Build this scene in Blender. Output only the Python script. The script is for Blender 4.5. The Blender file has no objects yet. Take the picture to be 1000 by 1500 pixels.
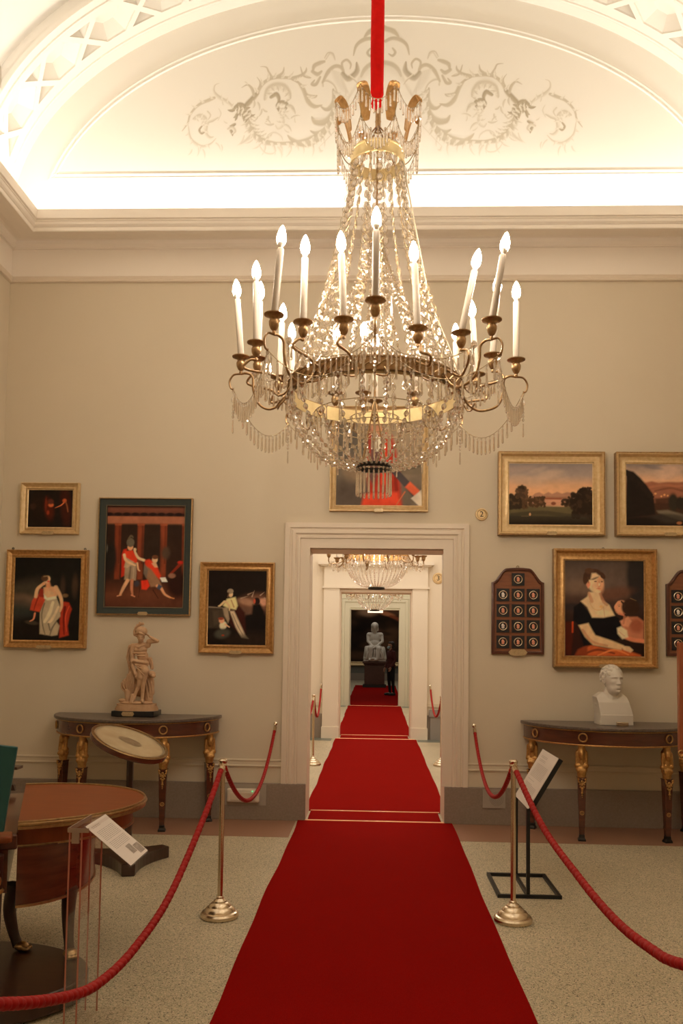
import bpy, math, random
import numpy as np
from mathutils import Vector, Matrix, Euler
from mathutils.geometry import delaunay_2d_cdt

random.seed(7)
rng = np.random.default_rng(7)
PI = math.pi
scene = bpy.context.scene
COL = scene.collection

# ------------------------------------------------------------------ camera
CAM_H = 1.6
cam_d = bpy.data.cameras.new('camera')
cam_d.sensor_fit = 'AUTO'
cam_d.sensor_width = 36.0
cam_d.lens = 36.0 * 1200.0 / 1500.0
cam_d.shift_x = -4.0 / 1500.0
cam_d.shift_y = 129.0 / 1500.0
cam_d.clip_start = 0.05
cam_d.clip_end = 200
cam = bpy.data.objects.new('camera', cam_d)
COL.objects.link(cam)
# camera looks slightly up and to the side of the enfilade axis, with a small roll
RC = Matrix(((0.9992356165859938, -0.01166937016635106, 0.03730962805938497),
             (0.03658170018544959, -0.05736675710900049, -0.9976827323304432),
             (0.01378266148285037, 0.9982849698251085, -0.05689602151057256)))
cam.matrix_world = Matrix.Translation((0, 0, CAM_H)) @ RC.to_4x4()
scene.camera = cam

# ------------------------------------------------------------------ view, world
scene.view_settings.view_transform = 'Standard'
scene.view_settings.look = 'None'
scene.view_settings.gamma = 1.0
scene.view_settings.exposure = 0.44
scene.view_settings.use_curve_mapping = False
try:
    cy = scene.cycles
    cy.max_bounces = 14
    cy.diffuse_bounces = 5
    cy.glossy_bounces = 5
    cy.transmission_bounces = 10
    cy.transparent_max_bounces = 40
    cy.sample_clamp_indirect = 6.0
    cy.caustics_reflective = False
    cy.caustics_refractive = False
except Exception:
    pass
world = bpy.data.worlds.new('world')
world.use_nodes = True
world.node_tree.nodes['Background'].inputs[0].default_value = (0.9, 0.7, 0.5, 1)
world.node_tree.nodes['Background'].inputs[1].default_value = 0.0
scene.world = world

# ------------------------------------------------------------------ lights
WARM = (1.0, 0.915, 0.80)

def area(name, loc, size, energy, direction, color=WARM, spread=180):
    l = bpy.data.lights.new(name, 'AREA')
    l.shape = 'RECTANGLE'
    l.size, l.size_y = size
    l.energy = energy
    l.color = color
    l.spread = math.radians(spread)
    o = bpy.data.objects.new(name, l)
    o.location = loc
    d = Vector(direction).normalized()
    q = d.to_track_quat('-Z', 'Y')
    o.rotation_euler = q.to_euler()
    COL.objects.link(o)
    return o

YW = 7.62      # face of the wall with the doorway
XL = 3.56      # half width of the room
YF = -0.9      # wall behind the camera
COVE = 44.0
# light strips lying in the cove behind the cornice lip (up and a little towards the wall)
def cove(name, p0, p1, n, z, energy, w=0.05):
    p0, p1 = Vector(p0), Vector(p1)
    l = bpy.data.lights.new(name, 'AREA')
    l.shape = 'RECTANGLE'
    l.size = (p1 - p0).length
    l.size_y = w
    l.energy = energy
    l.color = (1.0, 0.945, 0.865)
    o = bpy.data.objects.new(name, l)
    zax = -Vector((n[0] * 0.25, n[1] * 0.25, 1)).normalized()
    xax = (p1 - p0).normalized()
    yax = zax.cross(xax).normalized()
    xax = yax.cross(zax)
    m = Matrix((xax, yax, zax)).transposed().to_4x4()
    m.translation = (p0 + p1) / 2 + Vector((0, 0, z))
    o.matrix_world = m
    COL.objects.link(o)
E_BACK = COVE
cove('cove_light_back', (-3.1, YW - 0.27, 0), (3.1, YW - 0.27, 0), (0, 1), 5.53, COVE * 1.0)
cove('cove_light_left', (-XL + 0.27, YF + .4, 0), (-XL + 0.27, YW - .4, 0), (-1, 0), 5.53, COVE * 1.25)
cove('cove_light_right', (XL - 0.27, YF + .4, 0), (XL - 0.27, YW - .4, 0), (1, 0), 5.53, COVE * 1.25)
cove('cove_light_front', (-3.1, YF + 0.27, 0), (3.1, YF + 0.27, 0), (0, -1), 5.53, COVE * 0.8)
# added area lamps standing in for cove light in the rooms beyond
area('room_light_second', (0, 11.2, 5.2), (5.0, 4.5), 112, (0, 0, -1))
area('room_light_third', (0, 18.7, 5.2), (5.0, 4.5), 112, (0, 0, -1))
area('room_light_last', (0, 31, 6.2), (6.0, 12.0), 130, (0, 0, -1))

# ------------------------------------------------------------------ colour helpers
def lin(c):
    c = c / 255.0
    return c / 12.92 if c <= 0.04045 else ((c + 0.055) / 1.055) ** 2.4
KW = (0.585, 0.54, 0.445)       # what the warm room light does to a white surface
def A(r, g, b, k=1.0):
    return tuple(min(0.92, lin(v) / (w * k)) for v, w in zip((r, g, b), KW))
def S(r, g, b):
    return tuple(lin(v) for v in (r, g, b))

# ------------------------------------------------------------------ materials
MATS = {}
def mat(name, color, rough=0.5, metal=0.0, noise=None, bump=0.0, bscale=80, spec=0.5, coat=0.0, vor=None, emit=None, wave=None):
    """noise = (scale, second colour, amount)"""
    if name in MATS:
        return MATS[name]
    m = bpy.data.materials.new(name)
    m.use_nodes = True
    nt = m.node_tree
    N, L = nt.nodes, nt.links
    b = N['Principled BSDF']
    b.inputs['Base Color'].default_value = (*color, 1)
    b.inputs['Roughness'].default_value = rough
    b.inputs['Metallic'].default_value = metal
    b.inputs['Specular IOR Level'].default_value = spec
    if coat:
        b.inputs['Coat Weight'].default_value = coat
        b.inputs['Coat Roughness'].default_value = 0.15
    tc = N.new('ShaderNodeTexCoord')
    if noise:
        sc, c2, amt = noise[:3]
        nz = N.new('ShaderNodeTexNoise')
        nz.inputs['Scale'].default_value = sc
        nz.inputs['Detail'].default_value = 6
        mp = N.new('ShaderNodeMapping')
        if len(noise) > 3:
            mp.inputs['Scale'].default_value = noise[3]
        L.new(tc.outputs['Object'], mp.inputs[0])
        L.new(mp.outputs[0], nz.inputs['Vector'])
        r = N.new('ShaderNodeValToRGB')
        r.color_ramp.elements[0].position = 0.5 - 0.5 * (1 - amt) * 0.6 - 0.05
        r.color_ramp.elements[1].position = 0.5 + 0.5 * (1 - amt) * 0.6 + 0.05
        r.color_ramp.elements[0].color = (*color, 1)
        r.color_ramp.elements[1].color = (*c2, 1)
        L.new(nz.outputs['Fac'], r.inputs[0])
        L.new(r.outputs[0], b.inputs['Base Color'])
    if bump:
        n2 = N.new('ShaderNodeTexNoise')
        n2.inputs['Scale'].default_value = bscale
        n2.inputs['Detail'].default_value = 4
        L.new(tc.outputs['Object'], n2.inputs['Vector'])
        bp = N.new('ShaderNodeBump')
        bp.inputs['Strength'].default_value = bump
        bp.inputs['Distance'].default_value = 0.004
        L.new(n2.outputs['Fac'], bp.inputs['Height'])
        L.new(bp.outputs[0], b.inputs['Normal'])
    if emit:
        b.inputs['Emission Color'].default_value = (*emit[0], 1)
        b.inputs['Emission Strength'].default_value = emit[1]
    MATS[name] = m
    return m

def crystal_mat():
    m = bpy.data.materials.new('cut_crystal')
    m.use_nodes = True
    N, L = m.node_tree.nodes, m.node_tree.links
    N.clear()
    out = N.new('ShaderNodeOutputMaterial')
    tr = N.new('ShaderNodeBsdfTransparent'); tr.inputs[0].default_value = (0.93, 0.9, 0.86, 1)
    gl = N.new('ShaderNodeBsdfGlass'); gl.inputs['Roughness'].default_value = 0.02; gl.inputs['IOR'].default_value = 1.55
    gl.inputs['Color'].default_value = (0.98, 0.95, 0.92, 1)
    gs = N.new('ShaderNodeBsdfGlossy'); gs.inputs['Roughness'].default_value = 0.08
    gs.inputs[0].default_value = (1, .97, .93, 1)
    m1 = N.new('ShaderNodeMixShader'); m1.inputs[0].default_value = 0.6
    m2 = N.new('ShaderNodeMixShader'); m2.inputs[0].default_value = 0.28
    L.new(tr.outputs[0], m1.inputs[1]); L.new(gl.outputs[0], m1.inputs[2])
    L.new(m1.outputs[0], m2.inputs[1]); L.new(gs.outputs[0], m2.inputs[2])
    L.new(m2.outputs[0], out.inputs[0])
    return m
CRYSTAL = crystal_mat()

def acrylic_mat():
    m = bpy.data.materials.new('clear_acrylic')
    m.use_nodes = True
    N, L = m.node_tree.nodes, m.node_tree.links
    N.clear()
    out = N.new('ShaderNodeOutputMaterial')
    tr = N.new('ShaderNodeBsdfTransparent'); tr.inputs[0].default_value = (0.97, 0.96, 0.95, 1)
    gs = N.new('ShaderNodeBsdfGlossy'); gs.inputs['Roughness'].default_value = 0.03
    fr = N.new('ShaderNodeMath'); fr.operation = 'MULTIPLY'; fr.inputs[1].default_value = .16
    lw = N.new('ShaderNodeLayerWeight'); lw.inputs[0].default_value = .35; L.new(lw.outputs['Facing'], fr.inputs[0])
    m1 = N.new('ShaderNodeMixShader')
    L.new(fr.outputs[0], m1.inputs[0]); L.new(tr.outputs[0], m1.inputs[1]); L.new(gs.outputs[0], m1.inputs[2])
    L.new(m1.outputs[0], out.inputs[0])
    return m
ACRYLIC = acrylic_mat()

def terrazzo():
    m = bpy.data.materials.new('terrazzo')
    m.use_nodes = True
    N, L = m.node_tree.nodes, m.node_tree.links
    b = N['Principled BSDF']
    tc = N.new('ShaderNodeTexCoord')
    v = N.new('ShaderNodeTexVoronoi'); v.inputs['Scale'].default_value = 190
    L.new(tc.outputs['Object'], v.inputs['Vector'])
    sep = N.new('ShaderNodeSeparateColor'); L.new(v.outputs['Color'], sep.inputs[0])
    r = N.new('ShaderNodeValToRGB'); r.color_ramp.interpolation = 'CONSTANT'
    els = r.color_ramp.elements
    base = A(146, 131, 100, .88); 
    stops = [(0.0, base), (0.35, A(160, 144, 114, .88)), (0.6, A(132, 124, 94, .88)), (0.8, A(172, 152, 124, .88)), (0.9, A(92, 80, 60, .88)), (0.965, A(56, 46, 36, .88))]
    els[0].position = 0; els[0].color = (*stops[0][1], 1)
    els[1].position = stops[1][0]; els[1].color = (*stops[1][1], 1)
    for p, c in stops[2:]:
        e = els.new(p); e.color = (*c, 1)
    L.new(sep.outputs[0], r.inputs[0])
    n = N.new('ShaderNodeTexNoise'); n.inputs['Scale'].default_value = 1.2; n.inputs['Detail'].default_value = 3
    L.new(tc.outputs['Object'], n.inputs['Vector'])
    mx = N.new('ShaderNodeMix'); mx.data_type = 'RGBA'; mx.blend_type = 'MULTIPLY'
    r2 = N.new('ShaderNodeValToRGB'); r2.color_ramp.elements[0].color = (.88, .88, .86, 1); r2.color_ramp.elements[1].color = (1, 1, 1, 1)
    r2.color_ramp.elements[0].position = .35; r2.color_ramp.elements[1].position = .65
    L.new(n.outputs['Fac'], r2.inputs[0])
    mx.inputs[0].default_value = 1
    L.new(r.outputs[0], mx.inputs[6]); L.new(r2.outputs[0], mx.inputs[7])
    L.new(mx.outputs[2], b.inputs['Base Color'])
    b.inputs['Roughness'].default_value = 0.42
    b.inputs['Specular IOR Level'].default_value = 0.35
    return m
TERRAZZO = terrazzo()

def rope_mat():
    m = bpy.data.materials.new('red_wound_rope')
    m.use_nodes = True
    N, L = m.node_tree.nodes, m.node_tree.links
    b = N['Principled BSDF']
    b.inputs['Base Color'].default_value = (0.36, 0.010, 0.009, 1)
    b.inputs['Roughness'].default_value = 0.6
    b.inputs['Sheen Weight'].default_value = 0.0
    b.inputs['Specular IOR Level'].default_value = 0.25
    return m
ROPE = rope_mat()

def carpet_mat():
    m = bpy.data.materials.new('red_carpet')
    m.use_nodes = True
    N, L = m.node_tree.nodes, m.node_tree.links
    b = N['Principled BSDF']
    tc = N.new('ShaderNodeTexCoord')
    n = N.new('ShaderNodeTexNoise'); n.inputs['Scale'].default_value = 320; n.inputs['Detail'].default_value = 3
    L.new(tc.outputs['Object'], n.inputs['Vector'])
    r = N.new('ShaderNodeValToRGB')
    r.color_ramp.elements[0].color = (0.22, 0.0035, 0.0018, 1); r.color_ramp.elements[0].position = .3
    r.color_ramp.elements[1].color = (0.33, 0.006, 0.0035, 1); r.color_ramp.elements[1].position = .7
    L.new(n.outputs['Fac'], r.inputs[0])
    n3 = N.new('ShaderNodeTexNoise'); n3.inputs['Scale'].default_value = 2.2; n3.inputs['Detail'].default_value = 4
    L.new(tc.outputs['Object'], n3.inputs['Vector'])
    r3 = N.new('ShaderNodeValToRGB'); r3.color_ramp.elements[0].color = (.9, .9, .9, 1); r3.color_ramp.elements[1].color = (1, 1, 1, 1)
    L.new(n3.outputs['Fac'], r3.inputs[0])
    mx = N.new('ShaderNodeMix'); mx.data_type = 'RGBA'; mx.blend_type = 'MULTIPLY'; mx.inputs[0].default_value = 1
    L.new(r.outputs[0], mx.inputs[6]); L.new(r3.outputs[0], mx.inputs[7])
    L.new(mx.outputs[2], b.inputs['Base Color'])
    bp = N.new('ShaderNodeBump'); bp.inputs['Strength'].default_value = .5; bp.inputs['Distance'].default_value = .003
    L.new(n.outputs['Fac'], bp.inputs['Height']); L.new(bp.outputs[0], b.inputs['Normal'])
    b.inputs['Roughness'].default_value = 0.95
    b.inputs['Specular IOR Level'].default_value = 0.02
    return m
CARPET = carpet_mat()

def paint_mat(name, rough=0.55):
    m = bpy.data.materials.new(name)
    m.use_nodes = True
    N, L = m.node_tree.nodes, m.node_tree.links
    b = N['Principled BSDF']
    at = N.new('ShaderNodeAttribute'); at.attribute_name = 'Pigment'
    L.new(at.outputs['Color'], b.inputs['Base Color'])
    b.inputs['Roughness'].default_value = rough
    b.inputs['Specular IOR Level'].default_value = 0.08
    return m
CANVAS = paint_mat('oil_on_canvas')
MURAL = paint_mat('grisaille_fresco', 0.9)

PLASTER = (0.79, 0.745, 0.665)
WALLC = (0.71, 0.615, 0.47)
TRIMC = (0.80, 0.69, 0.56)
M_plaster = mat('vault_plaster', PLASTER, .85)
M_wall = mat('wall_fabric', WALLC, .85, noise=(1.5, (0.69, 0.595, 0.45), .3), bump=.25, bscale=260)
M_trim = mat('painted_trim', TRIMC, .55)
M_cornice = mat('cornice_paint', (0.92, 0.84, 0.74), .7, noise=(3, (0.90, .82, .72), .3))
M_base = mat('grey_skirting', (0.31, 0.245, 0.195), .6, noise=(60, (0.26, 0.205, 0.16), .5))
M_border = mat('red_floor_border', (0.30, 0.155, 0.095), .5, noise=(120, (0.36, 0.19, 0.12), .4))
M_green = mat('green_floor_border', (0.17, 0.19, 0.16), .4)
M_gilt = mat('gilded_wood', (0.70, 0.42, 0.17), .38, .6, noise=(40, (0.50, 0.27, 0.09), .5), bump=.4, bscale=120)
M_giltpale = mat('pale_gilded_wood', (0.80, 0.60, 0.34), .42, .45, noise=(30, (0.66, 0.46, 0.22), .5), bump=.3, bscale=120)
M_giltdark = mat('worn_gilded_wood', (0.52, 0.33, 0.14), .4, .6, noise=(50, (0.30, 0.17, 0.07), .5), bump=.5, bscale=150)
M_teal = mat('teal_painted_frame', (0.030, 0.042, 0.040), .45)
M_bronze = mat('gilded_bronze', (0.50, 0.34, 0.17), .32, .9, noise=(50, (0.34, 0.22, 0.10), .5))
M_ormolu = mat('ormolu', (0.62, 0.36, 0.13), .35, .85, noise=(60, (0.42, 0.22, 0.07), .5), bump=.5, bscale=200)
M_brasschand = mat('chandelier_brass', (0.46, 0.30, 0.15), .33, .85, noise=(70, (0.32, 0.19, 0.09), .5))
M_goldband = mat('pale_gold_leaf', (0.80, 0.64, 0.34), .35, .6, noise=(30, (0.72, 0.55, 0.27), .4))
M_brass = mat('polished_brass', (0.74, 0.62, 0.46), .25, 1.0)
M_wire = mat('brass_wire', (0.40, 0.29, 0.15), .4, .9)
M_dark = mat('blackened_metal', (0.03, 0.026, 0.022), .4, .6)
M_black = mat('black_steel', (0.012, 0.012, 0.012), .45, .2)
M_mahog = mat('polished_mahogany', (0.125, 0.035, 0.016), .22, 0, noise=(6, (0.07, 0.018, 0.009), .4, (1, 1, 6)), coat=.4)
M_mahogl = mat('warm_mahogany', (0.27, 0.068, 0.017), .36, 0, noise=(5, (0.20, 0.045, 0.012), .4, (1, 8, 1)), spec=.3)
M_mahogd = mat('dark_walnut', (0.055, 0.024, 0.014), .3, 0, noise=(8, (0.035, 0.014, 0.008), .4, (1, 6, 1)), coat=.2)
M_oak = mat('oak_panel', (0.28, 0.10, 0.04), .4, 0, noise=(10, (0.20, 0.065, 0.028), .4, (1, 1, 5)))
M_oakd = mat('dark_stained_edge', (0.12, 0.035, 0.018), .35, 0, noise=(10, (0.08, 0.025, 0.012), .4))
M_blackc = mat('black_mount', (0.012, 0.01, 0.01), .5)
M_marble = mat('grey_marble', (0.19, 0.14, 0.11), .3, 0, noise=(70, (0.05, 0.04, 0.032), .2), spec=.35)
M_whitem = mat('white_marble', (0.72, 0.66, 0.57), .5, 0, noise=(6, (0.68, 0.61, 0.52), .4))
M_terra = mat('pale_terracotta', (0.62, 0.40, 0.235), .7, 0, noise=(25, (0.54, 0.33, 0.19), .4))
M_terrab = mat('black_wood_base', (0.012, 0.011, 0.011), .35)
M_candle = mat('ivory_candle_sleeve', (0.46, 0.385, 0.30), .5)
M_bulb = mat('lit_bulb', (1, .9, .75), .3, emit=((1.0, 0.86, 0.69), 175.0))
M_bulbbase = mat('bulb_collar', (0.85, 0.78, 0.66), .4)
M_velvet = mat('red_velvet', (0.80, 0.012, 0.009), .85, noise=(30, (0.68, 0.009, 0.007), .4), spec=.1)
M_plastic = mat('white_plastic', (0.72, 0.62, 0.50), .35)
M_vent = mat('vent_paint', (0.40, 0.345, 0.285), .6)
M_paper = mat('printed_paper', (0.74, 0.66, 0.60), .4)
M_ink = mat('grey_print', (0.32, 0.28, 0.25), .6)
M_inkd = mat('dark_print', (0.16, 0.13, 0.12), .6)
M_tealboard = mat('teal_leather', (0.012, 0.085, 0.088), .45)
M_ivory = mat('painted_ivory_top', (0.62, 0.50, 0.32), .25, noise=(8, (0.52, 0.40, 0.24), .5), coat=.4)
M_ivoryd = mat('painted_medallion', (0.22, 0.15, 0.09), .4, noise=(30, (0.36, 0.27, 0.16), .4))
M_skin = mat('skin', (0.50, 0.28, 0.19), .5)
M_hair = mat('dark_hair', (0.05, 0.03, 0.02), .6)
M_jacket = mat('dark_red_jacket', (0.085, 0.014, 0.012), .8)
M_trouser = mat('dark_trousers', (0.008, 0.008, 0.012), .85)
M_shoe = mat('dark_shoe_leather', (0.03, 0.028, 0.028), .5)
M_mask = mat('face_mask_cloth', (0.35, 0.48, 0.52), .7)
M_cameo = mat('pink_cameo', (0.80, 0.34, 0.22), .5)
M_cameow = mat('white_cameo', (0.80, 0.72, 0.66), .5)
M_cord = mat('cream_cord', (0.6, 0.5, 0.35), .6)
M_pedestal = mat('brown_pedestal', (0.10, 0.042, 0.026), .4, noise=(12, (0.075, 0.03, 0.018), .4))
M_paleplate = mat('engraved_plate', (0.60, 0.44, 0.24), .4, .3, noise=(90, (0.42, 0.30, 0.16), .4))

# ------------------------------------------------------------------ mesh builder
def frame_from(z):
    z = Vector(z).normalized()
    a = Vector((0, 0, 1)) if abs(z.z) < .9 else Vector((1, 0, 0))
    x = a.cross(z).normalized()
    return x, z.cross(x), z

class MB:
    def __init__(self):
        self.v = []; self.f = []
    def add(self, vs, fs):
        o = len(self.v)
        self.v.extend([tuple(p) for p in vs])
        self.f.extend([tuple(i + o for i in f) for f in fs])
        return self
    def box(self, x0, x1, y0, y1, z0, z1, M=None):
        vs = [Vector((x, y, z)) for x in (x0, x1) for y in (y0, y1) for z in (z0, z1)]
        if M: vs = [M @ v for v in vs]
        return self.add(vs, [(0, 1, 3, 2), (4, 6, 7, 5), (0, 4, 5, 1), (2, 3, 7, 6), (0, 2, 6, 4), (1, 5, 7, 3)])
    def prism(self, poly, z0, z1, M=None):
        n = len(poly)
        vs = [Vector((x, y, z0)) for x, y in poly] + [Vector((x, y, z1)) for x, y in poly]
        if M: vs = [M @ v for v in vs]
        fs = [tuple(reversed(range(n))), tuple(range(n, 2 * n))]
        fs += [(i, (i + 1) % n, n + (i + 1) % n, n + i) for i in range(n)]
        return self.add(vs, fs)
    def tube(self, pts, r, n=8, cap=True, closed=False):
        pts = [Vector(p) for p in pts]
        m = len(pts)
        rs = r if isinstance(r, (list, tuple)) else [r] * m
        vs = []
        prev = None
        for i, p in enumerate(pts):
            a = pts[i - 1] if (i > 0 or closed) else pts[i]
            b = pts[(i + 1) % m] if (i < m - 1 or closed) else pts[i]
            t = (b - a)
            if t.length < 1e-9: t = Vector((0, 0, 1))
            t.normalize()
            if prev is None:
                x, y, _ = frame_from(t)
            else:
                x = prev - t * prev.dot(t)
                if x.length < 1e-6: x, y, _ = frame_from(t)
                x.normalize(); y = t.cross(x)
            prev = x
            for k in range(n):
                an = 2 * PI * k / n
                vs.append(p + (x * math.cos(an) + y * math.sin(an)) * rs[i])
        fs = []
        mm = m if closed else m - 1
        for i in range(mm):
            j = (i + 1) % m
            for k in range(n):
                k2 = (k + 1) % n
                fs.append((i * n + k, i * n + k2, j * n + k2, j * n + k))
        if cap and not closed:
            fs.append(tuple(reversed(range(n)))); fs.append(tuple(range((m - 1) * n, m * n)))
        return self.add(vs, fs)
    def lathe(self, prof, n=24, c=(0, 0, 0), axis=(0, 0, 1), M=None, cap=True, sq=1.0):
        """prof: list of (radius, height)"""
        if M is None:
            x, y, z = frame_from(axis)
            if Vector(axis).normalized() == Vector((0, 0, 1)):
                x, y, z = Vector((1, 0, 0)), Vector((0, 1, 0)), Vector((0, 0, 1))
            c = Vector(c)
            P = lambda r, a, h: c + x * (r * math.cos(a)) + y * (r * sq * math.sin(a)) + z * h
        else:
            P = lambda r, a, h: M @ Vector((r * math.cos(a), r * sq * math.sin(a), h))
        vs = [P(r, 2 * PI * k / n, h) for r, h in prof for k in range(n)]
        fs = []
        for i in range(len(prof) - 1):
            for k in range(n):
                k2 = (k + 1) % n
                fs.append((i * n + k, i * n + k2, (i + 1) * n + k2, (i + 1) * n + k))
        if cap:
            if prof[0][0] > 1e-6: fs.append(tuple(reversed(range(n))))
            if prof[-1][0] > 1e-6: fs.append(tuple(range((len(prof) - 1) * n, len(prof) * n)))
        return self.add(vs, fs)
    def ell(self, c, r, n=12, m=8, M=None):
        if not isinstance(r, (tuple, list)): r = (r, r, r)
        c = Vector(c)
        vs = []
        for i in range(m + 1):
            ph = PI * i / m
            for k in range(n):
                th = 2 * PI * k / n
                v = Vector((r[0] * math.sin(ph) * math.cos(th), r[1] * math.sin(ph) * math.sin(th), -r[2] * math.cos(ph)))
                if M: v = M @ v
                vs.append(c + v)
        fs = []
        for i in range(m):
            for k in range(n):
                k2 = (k + 1) % n
                fs.append((i * n + k, i * n + k2, (i + 1) * n + k2, (i + 1) * n + k))
        return self.add(vs, fs)
    def torus(self, c, R, r, axis=(0, 0, 1), n=32, m=8):
        x, y, z = frame_from(axis)
        c = Vector(c)
        pts = [c + (x * math.cos(2 * PI * k / n) + y * math.sin(2 * PI * k / n)) * R for k in range(n)]
        return self.tube(pts, r, m, closed=True)
    def build(self, name, material, parent=None, smooth=None, loc=None):
        me = bpy.data.meshes.new(name)
        off = Vector((0, 0, 0))
        p = parent
        while p is not None:
            off += p.location; p = p.parent
        if loc is not None: off = off + Vector(loc)
        me.from_pydata([(v[0] - off.x, v[1] - off.y, v[2] - off.z) for v in self.v], [], self.f)
        me.materials.append(material)
        me.validate(clean_customdata=False)
        import bmesh
        bm = bmesh.new(); bm.from_mesh(me)
        bmesh.ops.remove_doubles(bm, verts=bm.verts, dist=1e-6)
        bmesh.ops.recalc_face_normals(bm, faces=bm.faces)
        bm.to_mesh(me); bm.free()
        if smooth is not None:
            for pl in me.polygons: pl.use_smooth = True
            me.set_sharp_from_angle(angle=math.radians(smooth))
        o = bpy.data.objects.new(name, me)
        COL.objects.link(o)
        if parent is not None: o.parent = parent
        if loc is not None: o.location = loc
        return o

def tag(o, label=None, cat=None, group=None, kind=None):
    if label: o['label'] = label
    if cat: o['category'] = cat
    if group: o['group'] = group
    if kind: o['kind'] = kind
    return o
def thing(name, loc, label, cat, group=None):
    o = bpy.data.objects.new(name, None)
    o.empty_display_size = .1
    COL.objects.link(o)
    o.location = loc
    return tag(o, label, cat, group)
def struct(name, mb, m, smooth=None):
    return tag(mb.build(name, m, None, smooth), kind='structure')
KIDS = {}
def copy_tree(o, parent=None):
    c = o.copy(); COL.objects.link(c); c.parent = parent
    for ch in list(o.children): copy_tree(ch, c)
    return c

def mitred(x0, x1, z0, z1, prof, y0, open_bottom=False, M=None):
    """sweep profile [(inset, protrusion towards the room)] round a rectangle in the plane y = y0 facing -Y"""
    mb = MB()
    rings = []
    for t, d in prof:
        if open_bottom:
            ring = [(x0 + t, y0 - d, z0), (x0 + t, y0 - d, z1 - t), (x1 - t, y0 - d, z1 - t), (x1 - t, y0 - d, z0)]
        else:
            ring = [(x0 + t, y0 - d, z0 + t), (x0 + t, y0 - d, z1 - t), (x1 - t, y0 - d, z1 - t), (x1 - t, y0 - d, z0 + t)]
        rings.append(ring)
    vs = [p for r in rings for p in r]
    fs = []
    segs = 3 if open_bottom else 4
    for i in range(len(rings) - 1):
        for k in range(segs):
            k2 = (k + 1) % 4
            fs.append((i * 4 + k, i * 4 + k2, (i + 1) * 4 + k2, (i + 1) * 4 + k))
    if M: vs = [M @ Vector(v) for v in vs]
    return mb.add(vs, fs)

def catmull(pts, n=8):
    P = [Vector(p) for p in pts]
    out = []
    for i in range(len(P) - 1):
        p0 = P[i - 1] if i else P[0]
        p1, p2 = P[i], P[i + 1]
        p3 = P[i + 2] if i + 2 < len(P) else P[-1]
        for k in range(n):
            t = k / n
            out.append(0.5 * ((2 * p1) + (p2 - p0) * t + (2 * p0 - 5 * p1 + 4 * p2 - p3) * t * t + (3 * p1 - p0 - 3 * p2 + p3) * t ** 3))
    out.append(P[-1])
    return out

# rounded single figures: overlapping volumes fused by voxel remesh into ONE continuous surface
def fused(name, items, voxel, material, parent=None, smooth_it=4, factor=.5):
    mb = MB()
    for it in items:
        if it[0] == 'c':
            _, a, b, ra, rb = it
            a, b = Vector(a), Vector(b)
            d = b - a
            if d.length < 1e-6: d = Vector((0, 0, 1e-4))
            L = d.length
            prof = []
            for k in range(5): 
                an = -PI / 2 + (PI / 2) * k / 4
                prof.append((ra * math.cos(an) + 1e-5, ra * math.sin(an)))
            for k in range(5):
                an = (PI / 2) * k / 4
                prof.append((rb * math.cos(an) + 1e-5, L + rb * math.sin(an)))
            mb.lathe(prof, 12, a, d)
        elif it[0] == 'e':
            mb.ell(it[1], it[2], 16, 12, it[3] if len(it) > 3 else None)
        elif it[0] == 'm':
            mb.add(it[1], it[2])
        elif it[0] == 'p':   # prism: poly, z0, z1, matrix
            mb.prism(it[1], it[2], it[3], it[4])
    o = mb.build(name, material, None)
    md = o.modifiers.new('r', 'REMESH'); md.mode = 'VOXEL'; md.voxel_size = voxel
    if smooth_it:
        ms = o.modifiers.new('s', 'SMOOTH'); ms.iterations = smooth_it; ms.factor = factor
    dg = bpy.context.evaluated_depsgraph_get()
    me = bpy.data.meshes.new_from_object(o.evaluated_get(dg))
    o.modifiers.clear()
    old = o.data
    o.data = me
    bpy.data.meshes.remove(old)
    me.name = name
    if not me.materials: me.materials.append(material)
    for p in me.polygons: p.use_smooth = True
    if parent is not None:
        off = Vector((0, 0, 0)); p = parent
        while p is not None: off += p.location; p = p.parent
        me.transform(Matrix.Translation(-off))
        o.parent = parent
    return o

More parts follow.
